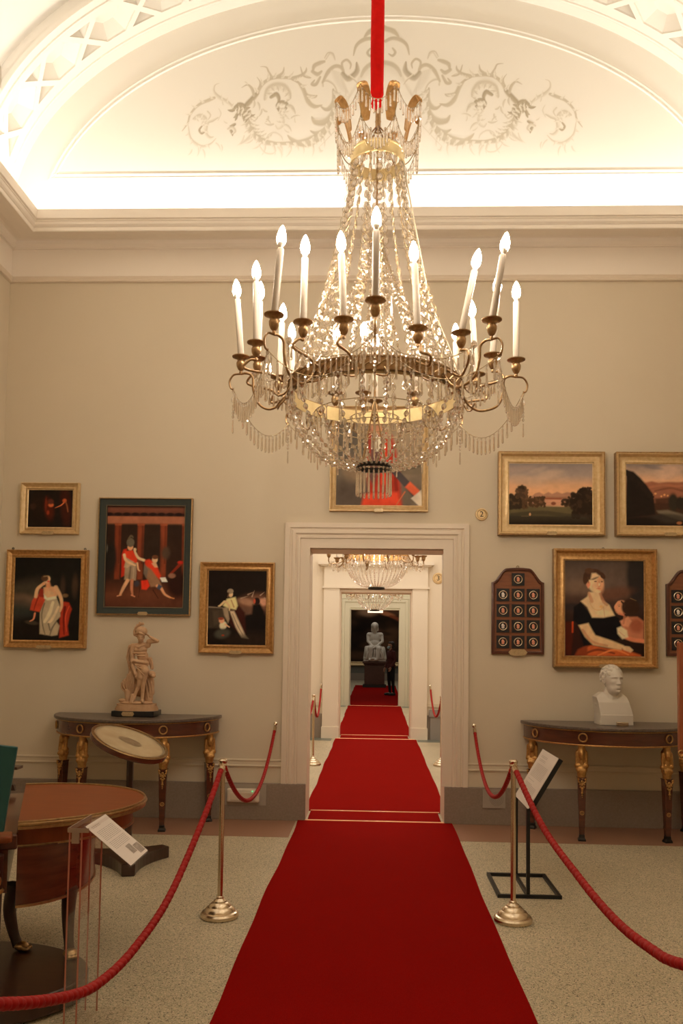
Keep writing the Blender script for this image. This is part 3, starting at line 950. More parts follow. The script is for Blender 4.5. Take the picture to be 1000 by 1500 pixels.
# =================================================================== MURAL
def mural():
    P = Pig(245, 25, 880, 250, 900, (0, 0, 0))
    BG = np.array(PLASTER)
    P.C[:] = BG; P.Al[:] = 0
    LIGHT = np.array((0.82, 0.775, 0.69)); MID = np.array((0.52, 0.455, 0.345)); DARK = np.array((0.35, 0.29, 0.205))
    P.col = lambda c: {'l': LIGHT, 'm': MID, 'd': DARK, 'b': BG, 's': MID * .72 + BG * .28}[c] if isinstance(c, str) else np.array(c)
    cxm = 558.0
    def both(pts, w, c='m', c2='l', **k):
        P.stroke(pts, w, c, c2, **k)
        P.stroke([(2 * cxm - x, y) for x, y in pts], w, c2, c, **k)
    def leaf(x, y, ang, L, w, bend=.4, c='m', c2='l'):
        a = math.radians(ang)
        p = []
        for i in range(5):
            t = i / 4; aa = a + bend * t * 1.6
            p.append((x, y)); x += math.cos(aa) * L / 4; y += math.sin(aa) * L / 4
        both(p, [w * .8, w, w * .85, w * .5, .3], c, c2)
    # outer small scroll (circle of tendril) seen at the left end and mirrored
    def circ(cx, cy, r, a0, a1, n=14):
        return [(cx + r * math.cos(math.radians(a0 + (a1 - a0) * i / n)), cy + r * math.sin(math.radians(a0 + (a1 - a0) * i / n))) for i in range(n + 1)]
    both([(258, 187), (266, 176), (270, 163), (282, 150), (298, 143), (306, 140)], [.8, 1.6, 2, 2.6, 3.4, 2.5], 'm', 's')
    both([(313, 119), (306, 122), (305, 131), (313, 140), (325, 146), (336, 155)], [.6, 1.3, 2.2, 4, 3.4, 2], 'm', 'l')
    both([(267, 180), (270, 196), (279, 206), (290, 210), (302, 206), (310, 198)], [1, 2.4, 3.8, 3.4, 2.0, .8], 'm', 'l')
    both([(276, 170), (284, 166), (292, 170), (293, 180), (290, 188)], [3, 4.5, 4.5, 3.5, 1.5], 'm', 'l')
    both([(312, 168), (304, 172), (296, 176), (294, 190), (300, 197), (306, 196)], [1.5, 3, 3, 3.4, 3, 1], 'm', 'l')
    both([(288, 180), (284, 186), (288, 191), (293, 188)], [1.5, 2.2, 2, 1], 'd', 'm')
    both([(296, 160), (300, 165), (297, 171)], [2, 2, 1], 'm', 'l')
    both([(313, 156), (316, 163), (312, 172)], [1, 1.6, 1], 's', 'l')
    for x, y, a, L in ((283, 212, 80, 12), (290, 214, 60, 14), (310, 205, 40, 14), (318, 208, 70, 10), (273, 214, 110, 10)):
        leaf(x, y, a, L, 2, .5, 's')
    # node between the scrolls
    both([(336, 156), (344, 150), (352, 153), (354, 162)], [3, 4, 4, 1.5], 'd', 'm')
    for x, y, a, L, w in ((345, 158, -120, 12, 3), (350, 160, -40, 13, 4), (344, 160, 120, 13, 3.5), (336, 158, 170, 10, 3), (350, 163, 70, 12, 4), (340, 165, 90, 9, 3), (332, 186, 60, 10, 3.5), (338, 178, 150, 9, 3)):
        leaf(x, y, a, L, w, .4, 'd', 'm')
    both([(328, 185), (334, 183), (338, 188), (334, 192)], [2, 3.4, 3, 1], 'm', 'l')
    # big scroll
    both([(360, 160), (357, 172), (362, 184), (372, 196), (386, 204), (402, 206), (420, 206), (437, 205), (455, 200), (470, 190), (478, 180)], [3, 6, 8, 7, 5.5, 3, 3.5, 5, 6, 4, 1.5], 'm', 's')
    both([(370, 136), (378, 122), (392, 113), (408, 112), (424, 114), (432, 120)], [3.5, 3.5, 3, 3, 2.6, 1], 'm', 's')
    both([(356, 150), (366, 140), (372, 134)], [5, 5, 3], 'd', 'm')
    both([(375, 96), (384, 97), (388, 104), (392, 110)], [.6, 1.3, 2, 2.4], 's', 'm')
    both([(411, 97), (409, 105), (400, 111), (390, 113)], [.6, 2.2, 3.2, 3], 'm', 's')
    both([(370, 111), (375, 118), (374, 126)], [.6, 1.4, 1.4], 's', 'm')
    both([(347, 126), (356, 122), (363, 128), (366, 137)], [.6, 1.6, 3, 3], 'm', 's')
    both([(436, 97), (441, 110), (452, 113), (442, 108)], [.8, 2, 1, .5], 'm', 's')
    # inner volute
    both([(384, 142), (388, 130), (398, 125), (410, 126), (418, 134), (421, 142)], [4, 6, 7.5, 7.5, 5.5, 2], 'm', 'l')
    both([(392, 140), (400, 136), (404, 142), (403, 148)], [3, 4.5, 3.5, 2], 'd', 'm')
    both([(406, 160), (402, 152), (408, 147), (416, 150), (414, 157), (410, 156)], [3, 3.4, 3.4, 3.4, 2.6, 1], 'd', 'm')
    both([(405, 163), (411, 172), (410, 180), (404, 184), (400, 180)], [2, 3, 3.4, 3, 1], 's', 'l')
    for x, y, a, L, w in ((418, 153, 10, 12, 4), (424, 157, 40, 10, 3), (388, 168, 100, 9, 2.6), (386, 160, 200, 8, 2.4), (396, 178, 170, 14, 2.6), (415, 180, 30, 14, 2.6), (424, 170, -30, 14, 2), (386, 172, 30, 10, 2),
                          (372, 148, 60, 12, 2.6), (378, 158, 100, 12, 2.4), (366, 146, 80, 10, 3), (372, 168, 120, 9, 2)):
        leaf(x, y, a, L, w, .5, 'm', 'l')
    # lower foliage of big scroll
    both([(385, 202), (390, 194), (399, 191), (408, 196), (411, 202)], [1.2, 2, 2.2, 1.8, .8], 's', 'l')
    for i in range(9):
        leaf(362 - i * 1.5 + 4, 188 + i * 1.5, 100 + i * 6, 12, 2.6, -.4, 's', 'l')
    for x, y, a, L, w in ((396, 208, 60, 16, 3), (404, 212, 50, 16, 3), (384, 208, 90, 16, 2.6), (378, 205, 130, 16, 2.4), (424, 210, 100, 18, 2.2), (440, 208, 60, 14, 2), (455, 206, 70, 20, 2.4), (470, 196, 60, 18, 2.6), (365, 200, 140, 14, 2), (352, 195, 110, 18, 2)):
        leaf(x, y, a, L, w, .5, 's', 'l')
    both([(375, 208), (384, 219), (396, 221), (402, 216)], [1, 1.8, 1.8, .6], 's', 'l')
    # right-hand leaves of big scroll reaching up
    both([(432, 118), (440, 128), (446, 138), (458, 140), (462, 138)], [1.5, 4, 4, 3, .6], 'm', 's')
    both([(440, 128), (448, 146), (458, 154), (470, 152)], [2, 4.5, 4, .8], 'm', 's')
    both([(424, 115), (438, 122)], [2, 1], 's', 'm')
    both([(422, 113), (436, 110), (444, 104), (445, 98)], [2.5, 3.2, 2.2, .6], 'm', 's')
    # large leaves towards the cartouche
    both([(486, 130), (487, 146), (482, 156), (474, 158), (466, 152)], [2, 4, 5, 3, .6], 'm', 's')
    both([(488, 150), (484, 166), (474, 176), (460, 176), (454, 168)], [2, 5, 7, 5, .8], 'm', 's')
    both([(486, 170), (476, 186), (462, 192), (452, 188)], [2, 4.5, 4, .6], 'm', 's')
    both([(484, 176), (470, 196), (452, 206), (436, 206), (424, 200), (418, 194)], [2, 4, 6, 5.5, 3.5, .6], 'm', 's')
    both([(500, 178), (488, 190), (474, 204), (464, 214)], [.8, 1.2, 1.2, .4], 's', 'l')
    both([(470, 125), (470, 118), (478, 117), (488, 124), (494, 138), (497, 146)], [2, 2.4, 2.6, 2, 1.6, 1], 'l', 'm')
    both([(466, 212), (468, 218), (472, 217)], [1, 3, 1], 's', 'l')
    # curling acanthus lobes along the main stems
    def acanthus(path, n, L, w, side, c='m', c2='l', t0=0, t1=1, grow=1.0):
        q = catmull([(x, y, 0) for x, y in path], 8); m = len(q) - 1
        for i in range(n):
            t = t0 + (t1 - t0) * (i + .5) / n; k = min(m - 1, int(t * m)); p = q[k]; d = q[k + 1] - q[k]
            ang = math.degrees(math.atan2(d.y, d.x))
            for sd in ((1, -1) if side == 0 else (side,)):
                Lk = L * (1 + (grow - 1) * t) * rr.uniform(.8, 1.2)
                leaf(p.x, p.y, ang + sd * 42, Lk, w, sd * .55, c, c2)
                leaf(p.x + d.x, p.y + d.y, ang + sd * 70, Lk * .55, w * .7, sd * .8, 's', 'l')
    rr = random.Random(12)
    acanthus([(360, 160), (357, 172), (362, 184), (372, 196), (386, 204), (402, 206), (420, 206), (437, 205), (455, 200), (470, 190)], 13, 13, 2.6, 1, 's', 'l')
    acanthus([(362, 162), (362, 174), (368, 186), (378, 195), (392, 200)], 7, 11, 2.6, -1, 'm', 'l')
    acanthus([(370, 136), (378, 122), (392, 113), (408, 112), (424, 114), (438, 124), (452, 146)], 9, 11, 2.4, -1, 's', 'l')
    acanthus([(384, 142), (388, 130), (398, 125), (410, 126), (418, 134), (421, 146)], 6, 10, 2.8, 1, 'm', 'l')
    acanthus([(403, 148), (408, 158), (414, 166), (408, 178)], 5, 10, 2.4, 0, 's', 'l')
    acanthus([(306, 140), (290, 146), (274, 158), (267, 176), (270, 196), (284, 208), (300, 206)], 9, 8, 1.8, 1, 's', 'l')
    acanthus([(276, 172), (286, 168), (292, 176), (292, 190)], 5, 8, 2.2, 0, 's', 'l')
    acanthus([(336, 156), (326, 147), (314, 141)], 3, 8, 2, 1, 's', 'l')
    acanthus([(488, 130), (489, 150), (484, 170), (470, 190), (452, 202)], 7, 17, 3.6, -1, 'm', 'l')
    acanthus([(340, 158), (350, 160), (358, 168)], 4, 11, 3, 0, 'd', 'm')
    # ribbon
    both([(455, 104), (457, 96), (465, 92), (472, 90)], [1.5, 4, 4, 2.4], 'm', 's')
    both([(473, 85), (478, 79), (484, 80), (488, 88)], [1.5, 3.2, 3.2, 1], 'm', 'l')
    both([(478, 80), (474, 86)], [2, 2], 's', 'l')
    both([(454, 104), (462, 108), (468, 104)], [3, 4, 2], 'm', 's')
    both([(466, 112), (460, 122), (454, 122), (458, 116)], [2, 3.4, 3, 1], 'm', 's')
    # cartouche shoulder
    both([(470, 120), (478, 105), (488, 97), (498, 99), (502, 108)], [2, 4, 3.5, 3.5, 2], 'm', 's')
    for i in range(5):
        both([(484 + i * 3, 104 + i * 1), (490 + i * 3, 118 + i * 2), (498 + i * 3, 130 + i * 2)], [3, 4.5, 2], 's', 'b', a=.6)
    both([(500, 100), (499, 92), (506, 88), (512, 94), (511, 101)], [2, 2.2, 2.4, 2, 1], 'm', 's')
    both([(500, 108), (508, 115), (517, 110), (522, 103), (521, 92)], [4, 5.5, 5.5, 5, 1.5], 'd', 's')
    both([(510, 110), (520, 118), (524, 124)], [1.5, 2, 1], 'l', 'm')
    both([(516, 82), (520, 68), (530, 60), (542, 58), (552, 62)], [1, 3, 4, 3.4, 3], 'm', 's')
    both([(532, 56), (540, 48), (552, 44), (562, 42)], [1.5, 5, 5, 4], 'm', 's')
    both([(541, 72), (537, 78), (541, 83), (547, 80)], [1.5, 2.6, 2.4, 1], 'm', 's')
    both([(528, 112), (533, 102), (542, 95), (555, 92)], [2, 4, 4.5, 4.5], 's', 'm')
    both([(526, 118), (534, 108), (545, 102), (558, 100)], [5, 8, 9, 9], 's', 'b', a=.55)
    both([(504, 130), (506, 140), (512, 140), (514, 132)], [1, 1.4, 1.4, 1], 's', 'l')
    both([(504, 138), (508, 148), (512, 138)], [1, 1.3, 1], 's', 'l')
    both([(520, 124), (512, 136), (500, 150), (492, 165)], [3, 4, 4, 1], 's', 'b', a=.6)
    both([(520, 196), (528, 204), (540, 206), (545, 200)], [3, 6, 6, 2], 's', 'b', a=.7)
    for x, y, a, L in ((352, 118, 30, 8), (420, 190, 200, 10), (430, 176, 250, 9), (320, 150, 250, 9), (326, 176, 200, 7)):
        leaf(x, y, a, L, 1.6, .5, 's', 'l')
    from_px = lambda px, py: ((px - 556.5) * .00635 - .0, 0, 1.6 + (949 - py) * .006365)
    # corners measured on the lunette
    def place(u, v):
        x = -2.005 + (2.065 + 2.005) * u
        z = 6.135 + (7.70 - 6.135 + .02) * v
        return (x, YW - .0012, z)
    o = P.build('painted_scrollwork', place, None, MURAL, cut=True)
    tag(o, 'grey monochrome mural of acanthus scrolls and cartouche on the arched wall', 'mural')
mural()

# =================================================================== PICTURES
GILT_PROF = lambda w, d: [(0, 0), (0, d * .75), (w * .05, d), (w * .14, d), (w * .20, d * .86), (w * .26, d * .80), (w * .42, d * .50), (w * .56, d * .40), (w * .68, d * .44), (w * .74, d * .58), (w * .80, d * .60), (w * .84, d * .46), (w * .9, d * .40), (w, d * .34), (w, 0)]
SCOOP = lambda w, d: [(0, 0), (0, d * .9), (w * .06, d), (w * .16, d), (w * .22, d * .72), (w * .34, d * .45), (w * .50, d * .36), (w * .68, d * .40), (w * .78, d * .50), (w * .84, d * .52), (w * .88, d * .38), (w, d * .32), (w, 0)]
FLATF = lambda w, d: [(0, 0), (0, d), (w * .10, d), (w * .14, d * .8), (w * .80, d * .62), (w * .82, d * .75), (w, d * .70), (w, 0)]
def picture(name, x0, x1, z0, z1, cx0, cx1, cz0, cz1, pig, label, fm=M_gilt, prof=GILT_PROF, d=.055, y=YW, plaque=True, pq=.12, beads=None, hooks=False, tilt=0.0, cat='painting', outer=None, pm=M_paleplate):
    t = thing(name, ((x0 + x1) / 2, y, z0), label, cat)
    w = ((cx0 - x0) + (x1 - cx1) + (z1 - cz1) + (cz0 - z0)) / 4
    fr = mitred(x0, x1, z0, z1, prof(w, d), y).build('frame', fm, t, smooth=35)
    if outer:
        mitred(x0 - .004, x1 + .004, z0 - .004, z1 + .004, [(0, 0), (0, d * 1.05), (w * .12, d * 1.08), (w * .13, d * .8)], y).build('frame_edge', outer, t)
    yi = y - d * .34 + .006
    pig.build('canvas', lambda u, v: (x0 + w - .004 + (x1 - x0 - 2 * w + .008) * u, yi - .006, z0 + w - .004 + (z1 - z0 - 2 * w + .008) * v), t)
    MB().box(x0 + w * .5, x1 - w * .5, y - .004, y - .0005, z0 + w * .5, z1 - w * .5).build('backing_board', M_mahogd, t)
    if beads:
        b = MB(); r = beads
        def line(a, c):
            a, c = Vector(a), Vector(c); n = max(2, int((c - a).length / (r * 2.3)))
            for i in range(n + 1): b.ell(a + (c - a) * i / n, (r, r * .8, r), 5, 4)
        q = w * .93; yy = y - d * .66
        line((x0 + q, yy, z0 + q), (x1 - q, yy, z0 + q)); line((x0 + q, yy, z1 - q), (x1 - q, yy, z1 - q))
        line((x0 + q, yy, z0 + q), (x0 + q, yy, z1 - q)); line((x1 - q, yy, z0 + q), (x1 - q, yy, z1 - q))
        b.build('beading', M_gilt if fm is not M_gilt else M_giltdark, t)
    if plaque:
        cx = (x0 + x1) / 2
        h = .016
        zc = z0 + w * .12
        pl = [(-pq / 2, 0), (-pq / 2 + .014, h), (pq / 2 - .014, h), (pq / 2, 0), (pq / 2 - .014, -h), (-pq / 2 + .014, -h)]
        MB().prism(pl, 0, .005, Matrix(((1, 0, 0, cx), (0, 0, -1, y - d * 1.02), (0, 1, 0, zc), (0, 0, 0, 1)))).build('name_plaque', pm, t)
    if hooks:
        for hx in hooks:
            MB().torus((hx, y - .012, z1 + .012), .009, .003, (0, 1, 0), 12, 6).build('hanging_ring', M_dark, t)
    return t
R_ = lambda *a: [W_(x, y) for x, y in a]

def p_small():
    P = Pig(205, 205, 790, 710, 90, (24, 17, 11), .8)
    P.ell(330, 430, 90, 160, (30, 19, 11), 0, 1.2, .8); P.ell(700, 420, 70, 260, (60, 22, 12), -6, 1, .55)
    P.ell(480, 460, 60, 140, (66, 22, 10), -10, 1, .8); P.ell(440, 400, 16, 90, (96, 34, 16), 0, 1, .8)
    P.ell(505, 410, 34, 26, (176, 86, 44), 0, .8); P.ell(500, 365, 38, 36, (70, 34, 22), 0, .8)
    P.stroke([(560, 448), (600, 430), (640, 410), (672, 378)], [6, 9, 10, 12], (180, 92, 48)); P.ell(680, 350, 26, 26, (150, 66, 32), 0, .9)
    P.stroke([(690, 350), (715, 420), (730, 500)], [10, 14, 10], (120, 66, 36), a=.7); P.ell(470, 510, 18, 30, (120, 44, 22), 0, 1)
    P.ell(270, 430, 40, 40, (46, 28, 18), 0, 1, .8)
    P.noise(.25, 12, 3); return P
def p_muse():
    P = Pig(140, 165, 850, 1060, 110, (22, 19, 14), .82)
    P.ell(230, 560, 260, 120, (62, 54, 40), -20, 1.3, .7); P.ell(230, 640, 170, 70, (110, 82, 58), 5, 1.1, .75); P.ell(180, 760, 200, 150, (44, 46, 38), 0, 1.2, .8)
    P.ell(300, 930, 240, 120, (24, 18, 13), 0, 1, .9); P.ell(340, 870, 70, 22, (58, 48, 34), 8, .8)
    P.ell(660, 480, 26, 100, (60, 44, 30), 0, 1.3, .6); P.ell(790, 470, 30, 110, (66, 48, 32), 0, 1.3, .6)
    P.poly([(660, 640), (730, 650), (765, 720), (745, 780), (725, 900), (740, 1000), (640, 1030), (640, 800)], (142, 44, 24), 8); P.stroke([(690, 700), (680, 830), (690, 990)], [18, 12, 10], (94, 26, 16)); P.stroke([(735, 690), (700, 800), (715, 960)], [8, 8, 6], (176, 66, 36))
    P.poly([(380, 560), (470, 590), (480, 640), (420, 755), (318, 735), (335, 640)], (158, 56, 32), 6); P.stroke([(400, 600), (370, 690), (360, 740)], [12, 10, 6], (120, 36, 22)); P.poly([(420, 500), (470, 510), (480, 600), (400, 590)], (120, 38, 24), 6)
    P.poly([(478, 620), (600, 605), (640, 700), (645, 800), (600, 850), (640, 900), (620, 1000), (560, 1010), (500, 1000), (430, 990), (425, 760)], (148, 130, 98), 7)
    P.stroke([(560, 650), (530, 760), (480, 860)], [20, 26, 20], (182, 160, 122)); P.stroke([(620, 700), (560, 830), (520, 870)], [16, 20, 14], (176, 154, 116)); P.stroke([(470, 660), (445, 780), (460, 900), (490, 1000)], [10, 10, 10, 8], (96, 84, 62)); P.stroke([(600, 860), (560, 930), (540, 1000)], [10, 12, 8], (100, 86, 66)); P.stroke([(520, 880), (540, 950)], [12, 10], (104, 90, 68))
    P.poly([(455, 490), (520, 475), (600, 490), (610, 560), (590, 605), (500, 610), (460, 560)], (192, 132, 90), 8); P.ell(520, 560, 50, 34, (198, 140, 96), 10, .6); P.poly([(460, 560), (500, 600), (590, 580), (600, 610), (500, 630), (465, 610)], (186, 166, 130), 6)
    P.stroke([(490, 400), (505, 470)], [26, 34], (186, 118, 78)); P.ell(490, 405, 34, 42, (206, 140, 98), 20, .4); P.ell(465, 392, 38, 34, (70, 46, 28), 0, .5); P.stroke([(455, 372), (500, 366)], [9, 8], (120, 96, 62)); P.ell(505, 425, 14, 9, (176, 66, 48), 0, .6)
    P.stroke([(440, 460), (390, 510), (375, 590)], [20, 24, 24], (200, 138, 94)); P.ell(455, 450, 18, 18, (196, 130, 88), 0, .5)
    P.stroke([(585, 490), (640, 590), (655, 680), (640, 745)], [30, 26, 20, 14], (200, 138, 96)); P.stroke([(372, 770), (360, 830), (322, 855)], [14, 12, 8], (176, 108, 70)); P.ell(690, 575, 30, 20, (96, 72, 44), 0, .8)
    P.noise(.2, 14, 5); return P
def p_teal():
    P = Pig(140, 140, 860, 1130, 130, (48, 27, 16), .8)
    P.grad([(140, (40, 26, 20)), (170, (96, 56, 38)), (200, (88, 48, 32)), (230, (60, 34, 24)), (255, (122, 72, 46)), (300, (120, 74, 48)), (330, (36, 24, 16)), (850, (44, 26, 16)), (1000, (82, 44, 26)), (1130, (70, 38, 24))])
    P.poly([(140, 215), (860, 215), (860, 240), (140, 240)], (44, 26, 20), 8)
    for x in range(160, 860, 80): P.ell(x, 222, 34, 16, (30, 18, 14), 0, .6)
    P.poly([(140, 245), (860, 245), (860, 312), (140, 312)], (128, 76, 50), 5)
    for x, w, c in ((245, 28, (104, 44, 22)), (455, 30, (112, 50, 26)), (665, 30, (112, 50, 26)), (850, 14, (112, 50, 26))):
        P.poly([(x - w, 318), (x + w, 318), (x + w - 4, 860), (x - w + 4, 860)], c, 8, .85); P.stroke([(x + w * .5, 330), (x + w * .5, 700)], [10, 10], (70, 30, 16), a=.7)
        P.poly([(x - w - 6, 312), (x + w + 6, 312), (x + w, 334), (x - w, 334)], (120, 60, 34), 4)
    P.ell(180, 650, 60, 150, (30, 24, 18), 0, .8); P.ell(140, 560, 14, 40, (88, 80, 66), 0, 1); P.ell(560, 600, 90, 240, (38, 27, 18), 0, 1, .8); P.ell(690, 600, 40, 60, (60, 44, 30), 0, .9); P.ell(800, 900, 90, 140, (36, 18, 12), 0, .8)
    P.stroke([(740, 800), (830, 700)], [14, 20], (104, 34, 18)); P.ell(825, 690, 26, 16, (140, 32, 18), 0, .7)
    P.poly([(300, 570), (330, 560), (320, 820), (285, 840), (285, 620)], (152, 36, 18), 6)
    P.poly([(318, 700), (420, 690), (425, 800), (420, 870), (370, 868), (315, 862)], (128, 106, 80), 6); P.stroke([(370, 740), (360, 850)], [12, 14], (96, 78, 58)); P.stroke([(400, 740), (395, 850)], [6, 6], (150, 128, 98))
    P.poly([(310, 585), (385, 575), (430, 650), (425, 700), (370, 690), (320, 640)], (172, 48, 24), 6); P.poly([(330, 650), (400, 690), (340, 750), (310, 740)], (150, 124, 92), 6)
    P.stroke([(308, 620), (330, 680), (410, 722)], [17, 16, 12], (200, 142, 100)); P.stroke([(430, 700), (440, 760), (455, 775)], [11, 10, 8], (196, 136, 94))
    P.ell(362, 545, 26, 32, (190, 122, 82), 0, .4); P.ell(362, 500, 36, 44, (82, 72, 54), 0, .3); P.stroke([(340, 470), (365, 435), (385, 450)], [8, 14, 8], (76, 62, 44))
    P.stroke([(345, 870), (310, 940), (280, 1010)], [22, 20, 12], (196, 132, 90)); P.stroke([(385, 870), (385, 950), (395, 1010)], [20, 17, 11], (150, 94, 62)); P.stroke([(255, 1022), (290, 1012)], [8, 8], (190, 120, 80)); P.stroke([(385, 1012), (415, 1026)], [9, 8], (180, 112, 74))
    P.stroke([(400, 560), (410, 600), (440, 650), (490, 672)], [10, 13, 16, 18], (206, 148, 106)); P.ell(405, 570, 13, 17, (206, 146, 104), 0, .5)
    P.poly([(500, 670), (540, 660), (600, 700), (650, 820), (640, 860), (560, 800), (500, 740)], (176, 48, 24), 8); P.poly([(500, 720), (560, 760), (640, 870), (660, 920), (560, 930), (510, 830)], (118, 84, 56), 8); P.poly([(495, 700), (530, 760), (520, 850), (490, 800)], (90, 76, 60), 6)
    P.ell(590, 665, 26, 32, (208, 140, 98), 0, .4); P.ell(592, 640, 28, 20, (88, 50, 28), 0, .5); P.poly([(560, 700), (600, 690), (620, 740), (590, 740)], (196, 132, 92), 5)
    P.poly([(640, 840), (690, 835), (712, 880), (660, 880)], (214, 186, 148), 4); P.ell(750, 820, 34, 24, (112, 76, 54), 0, .6)
    P.stroke([(620, 920), (650, 935), (690, 1000), (740, 1030)], [20, 18, 14, 10], (184, 122, 82)); P.poly([(630, 900), (665, 925), (640, 960), (615, 940)], (52, 58, 66), 5); P.stroke([(735, 1030), (775, 1040)], [8, 7], (196, 110, 60))
    P.poly([(470, 870), (530, 862), (550, 920), (520, 960), (475, 955)], (178, 42, 22), 6); P.stroke([(460, 930), (450, 1030)], [5, 4], (30, 18, 12)); P.stroke([(580, 960), (630, 1040)], [6, 5], (30, 18, 12)); P.ell(430, 900, 24, 30, (50, 44, 44), 0, .7)
    P.noise(.22, 16, 8); return P
def p_mother():
    P = Pig(180, 565, 605, 1125, 110, (24, 17, 12), .85)
    P.ell(520, 820, 130, 70, (112, 74, 52), -8, 1.1, .85); P.ell(460, 800, 60, 24, (150, 110, 80), 15, 1, .7); P.ell(585, 800, 40, 26, (188, 128, 96), 0, .9, .9)
    for x, y, a, L in ((420, 775, -20, 60), (470, 745, -25, 50), (500, 760, -70, 50), (560, 750, -40, 40), (590, 770, 20, 40)): P.stroke([(x, y), (x + L * math.cos(math.radians(a)), y - L * math.sin(math.radians(-a)))], [7, 2], (146, 120, 92), a=.8)
    P.ell(460, 870, 70, 34, (84, 60, 44), 0, 1, .8); P.poly([(505, 820), (560, 810), (590, 870), (605, 1000), (450, 1010), (455, 900), (500, 890)], (18, 13, 10), 9); P.ell(535, 795, 24, 28, (30, 18, 14), 0, .4); P.ell(518, 795, 8, 18, (160, 66, 42), 0, .6)
    P.poly([(185, 835), (300, 845), (310, 1000), (185, 1000)], (52, 42, 30), 8, .9); P.stroke([(190, 842), (290, 848)], [7, 5], (104, 90, 70)); P.poly([(215, 870), (300, 860), (310, 950), (230, 980)], (64, 52, 38), 8, .8)
    P.poly([(345, 850), (400, 820), (450, 880), (460, 1040), (400, 1030), (340, 960)], (48, 20, 14), 8)
    P.poly([(290, 850), (325, 840), (340, 930), (330, 960), (300, 900)], (132, 112, 84), 6); P.poly([(340, 870), (372, 870), (420, 970), (455, 1045), (480, 1075), (430, 1068), (385, 990)], (168, 146, 112), 6); P.stroke([(360, 890), (400, 980), (440, 1050)], [4, 5, 4], (110, 92, 70))
    P.poly([(318, 780), (380, 765), (398, 830), (385, 860), (330, 850), (290, 830)], (194, 164, 108), 6); P.stroke([(350, 790), (370, 840)], [6, 7], (150, 118, 74)); P.stroke([(300, 800), (270, 830), (258, 834)], [11, 9, 6], (206, 152, 106)); P.stroke([(310, 800), (335, 835), (338, 865)], [9, 9, 6], (206, 150, 104))
    P.ell(345, 745, 16, 21, (204, 150, 108), 0, .4); P.ell(342, 722, 22, 19, (126, 108, 82), 0, .4); P.stroke([(330, 735), (325, 765)], [7, 6], (80, 56, 38))
    P.ell(295, 978, 26, 30, (206, 166, 130), 15, .5); P.ell(283, 942, 20, 20, (206, 128, 90), 0, .5); P.ell(278, 928, 20, 10, (120, 54, 34), 0, .6); P.stroke([(310, 970), (340, 990)], [8, 6], (200, 140, 100)); P.ell(290, 1040, 55, 36, (58, 54, 42), -10, .8); P.ell(295, 1052, 10, 6, (130, 50, 26), 0, .8)
    P.ell(500, 1090, 170, 50, (34, 24, 16), 0, 1, .8)
    P.noise(.2, 14, 11); return P
def p_over():
    P = Pig(0, 0, 860, 1000, 130, (96, 82, 64), .95)
    P.ell(150, 420, 260, 330, (84, 74, 60), 0, 1, .9); P.ell(240, 640, 160, 140, (128, 104, 76), 20, 1.1, .8); P.ell(160, 900, 300, 160, (72, 60, 48), 0, 1, .9); P.ell(700, 300, 220, 340, (136, 116, 88), 0, 1, .8); P.ell(760, 610, 160, 60, (98, 84, 64), 0, .6)
    P.stroke([(640, 600), (750, 600), (850, 570)], [10, 14, 14], (84, 72, 54))
    P.poly([(330, 200), (480, 140), (560, 260), (620, 520), (640, 700), (660, 1000), (270, 1000), (330, 840), (300, 560)], (150, 44, 26), 22); P.poly([(350, 240), (420, 200), (440, 560), (380, 800), (330, 700)], (82, 66, 56), 14, .9)
    P.stroke([(460, 220), (480, 500), (470, 760)], [26, 34, 30], (196, 62, 36)); P.stroke([(560, 380), (590, 640), (610, 900)], [14, 22, 22], (118, 34, 22)); P.poly([(280, 880), (620, 850), (650, 1000), (260, 1000)], (204, 62, 36), 18); P.ell(420, 140, 80, 100, (160, 110, 78), 0, .5); P.ell(420, 60, 90, 60, (56, 38, 26), 0, .6); P.poly([(380, 260), (470, 260), (450, 420), (400, 420)], (196, 176, 146), 8)
    P.stroke([(560, 600), (700, 760), (860, 960)], [40, 44, 40], (62, 54, 50), soft=.3); P.poly([(690, 800), (740, 740), (840, 840), (790, 900)], (196, 84, 50), 8); P.poly([(750, 920), (850, 830), (870, 1000), (830, 1000)], (186, 168, 138), 7); P.stroke([(600, 1000), (690, 850)], [8, 10], (170, 90, 54))
    P.noise(.25, 12, 17); return P
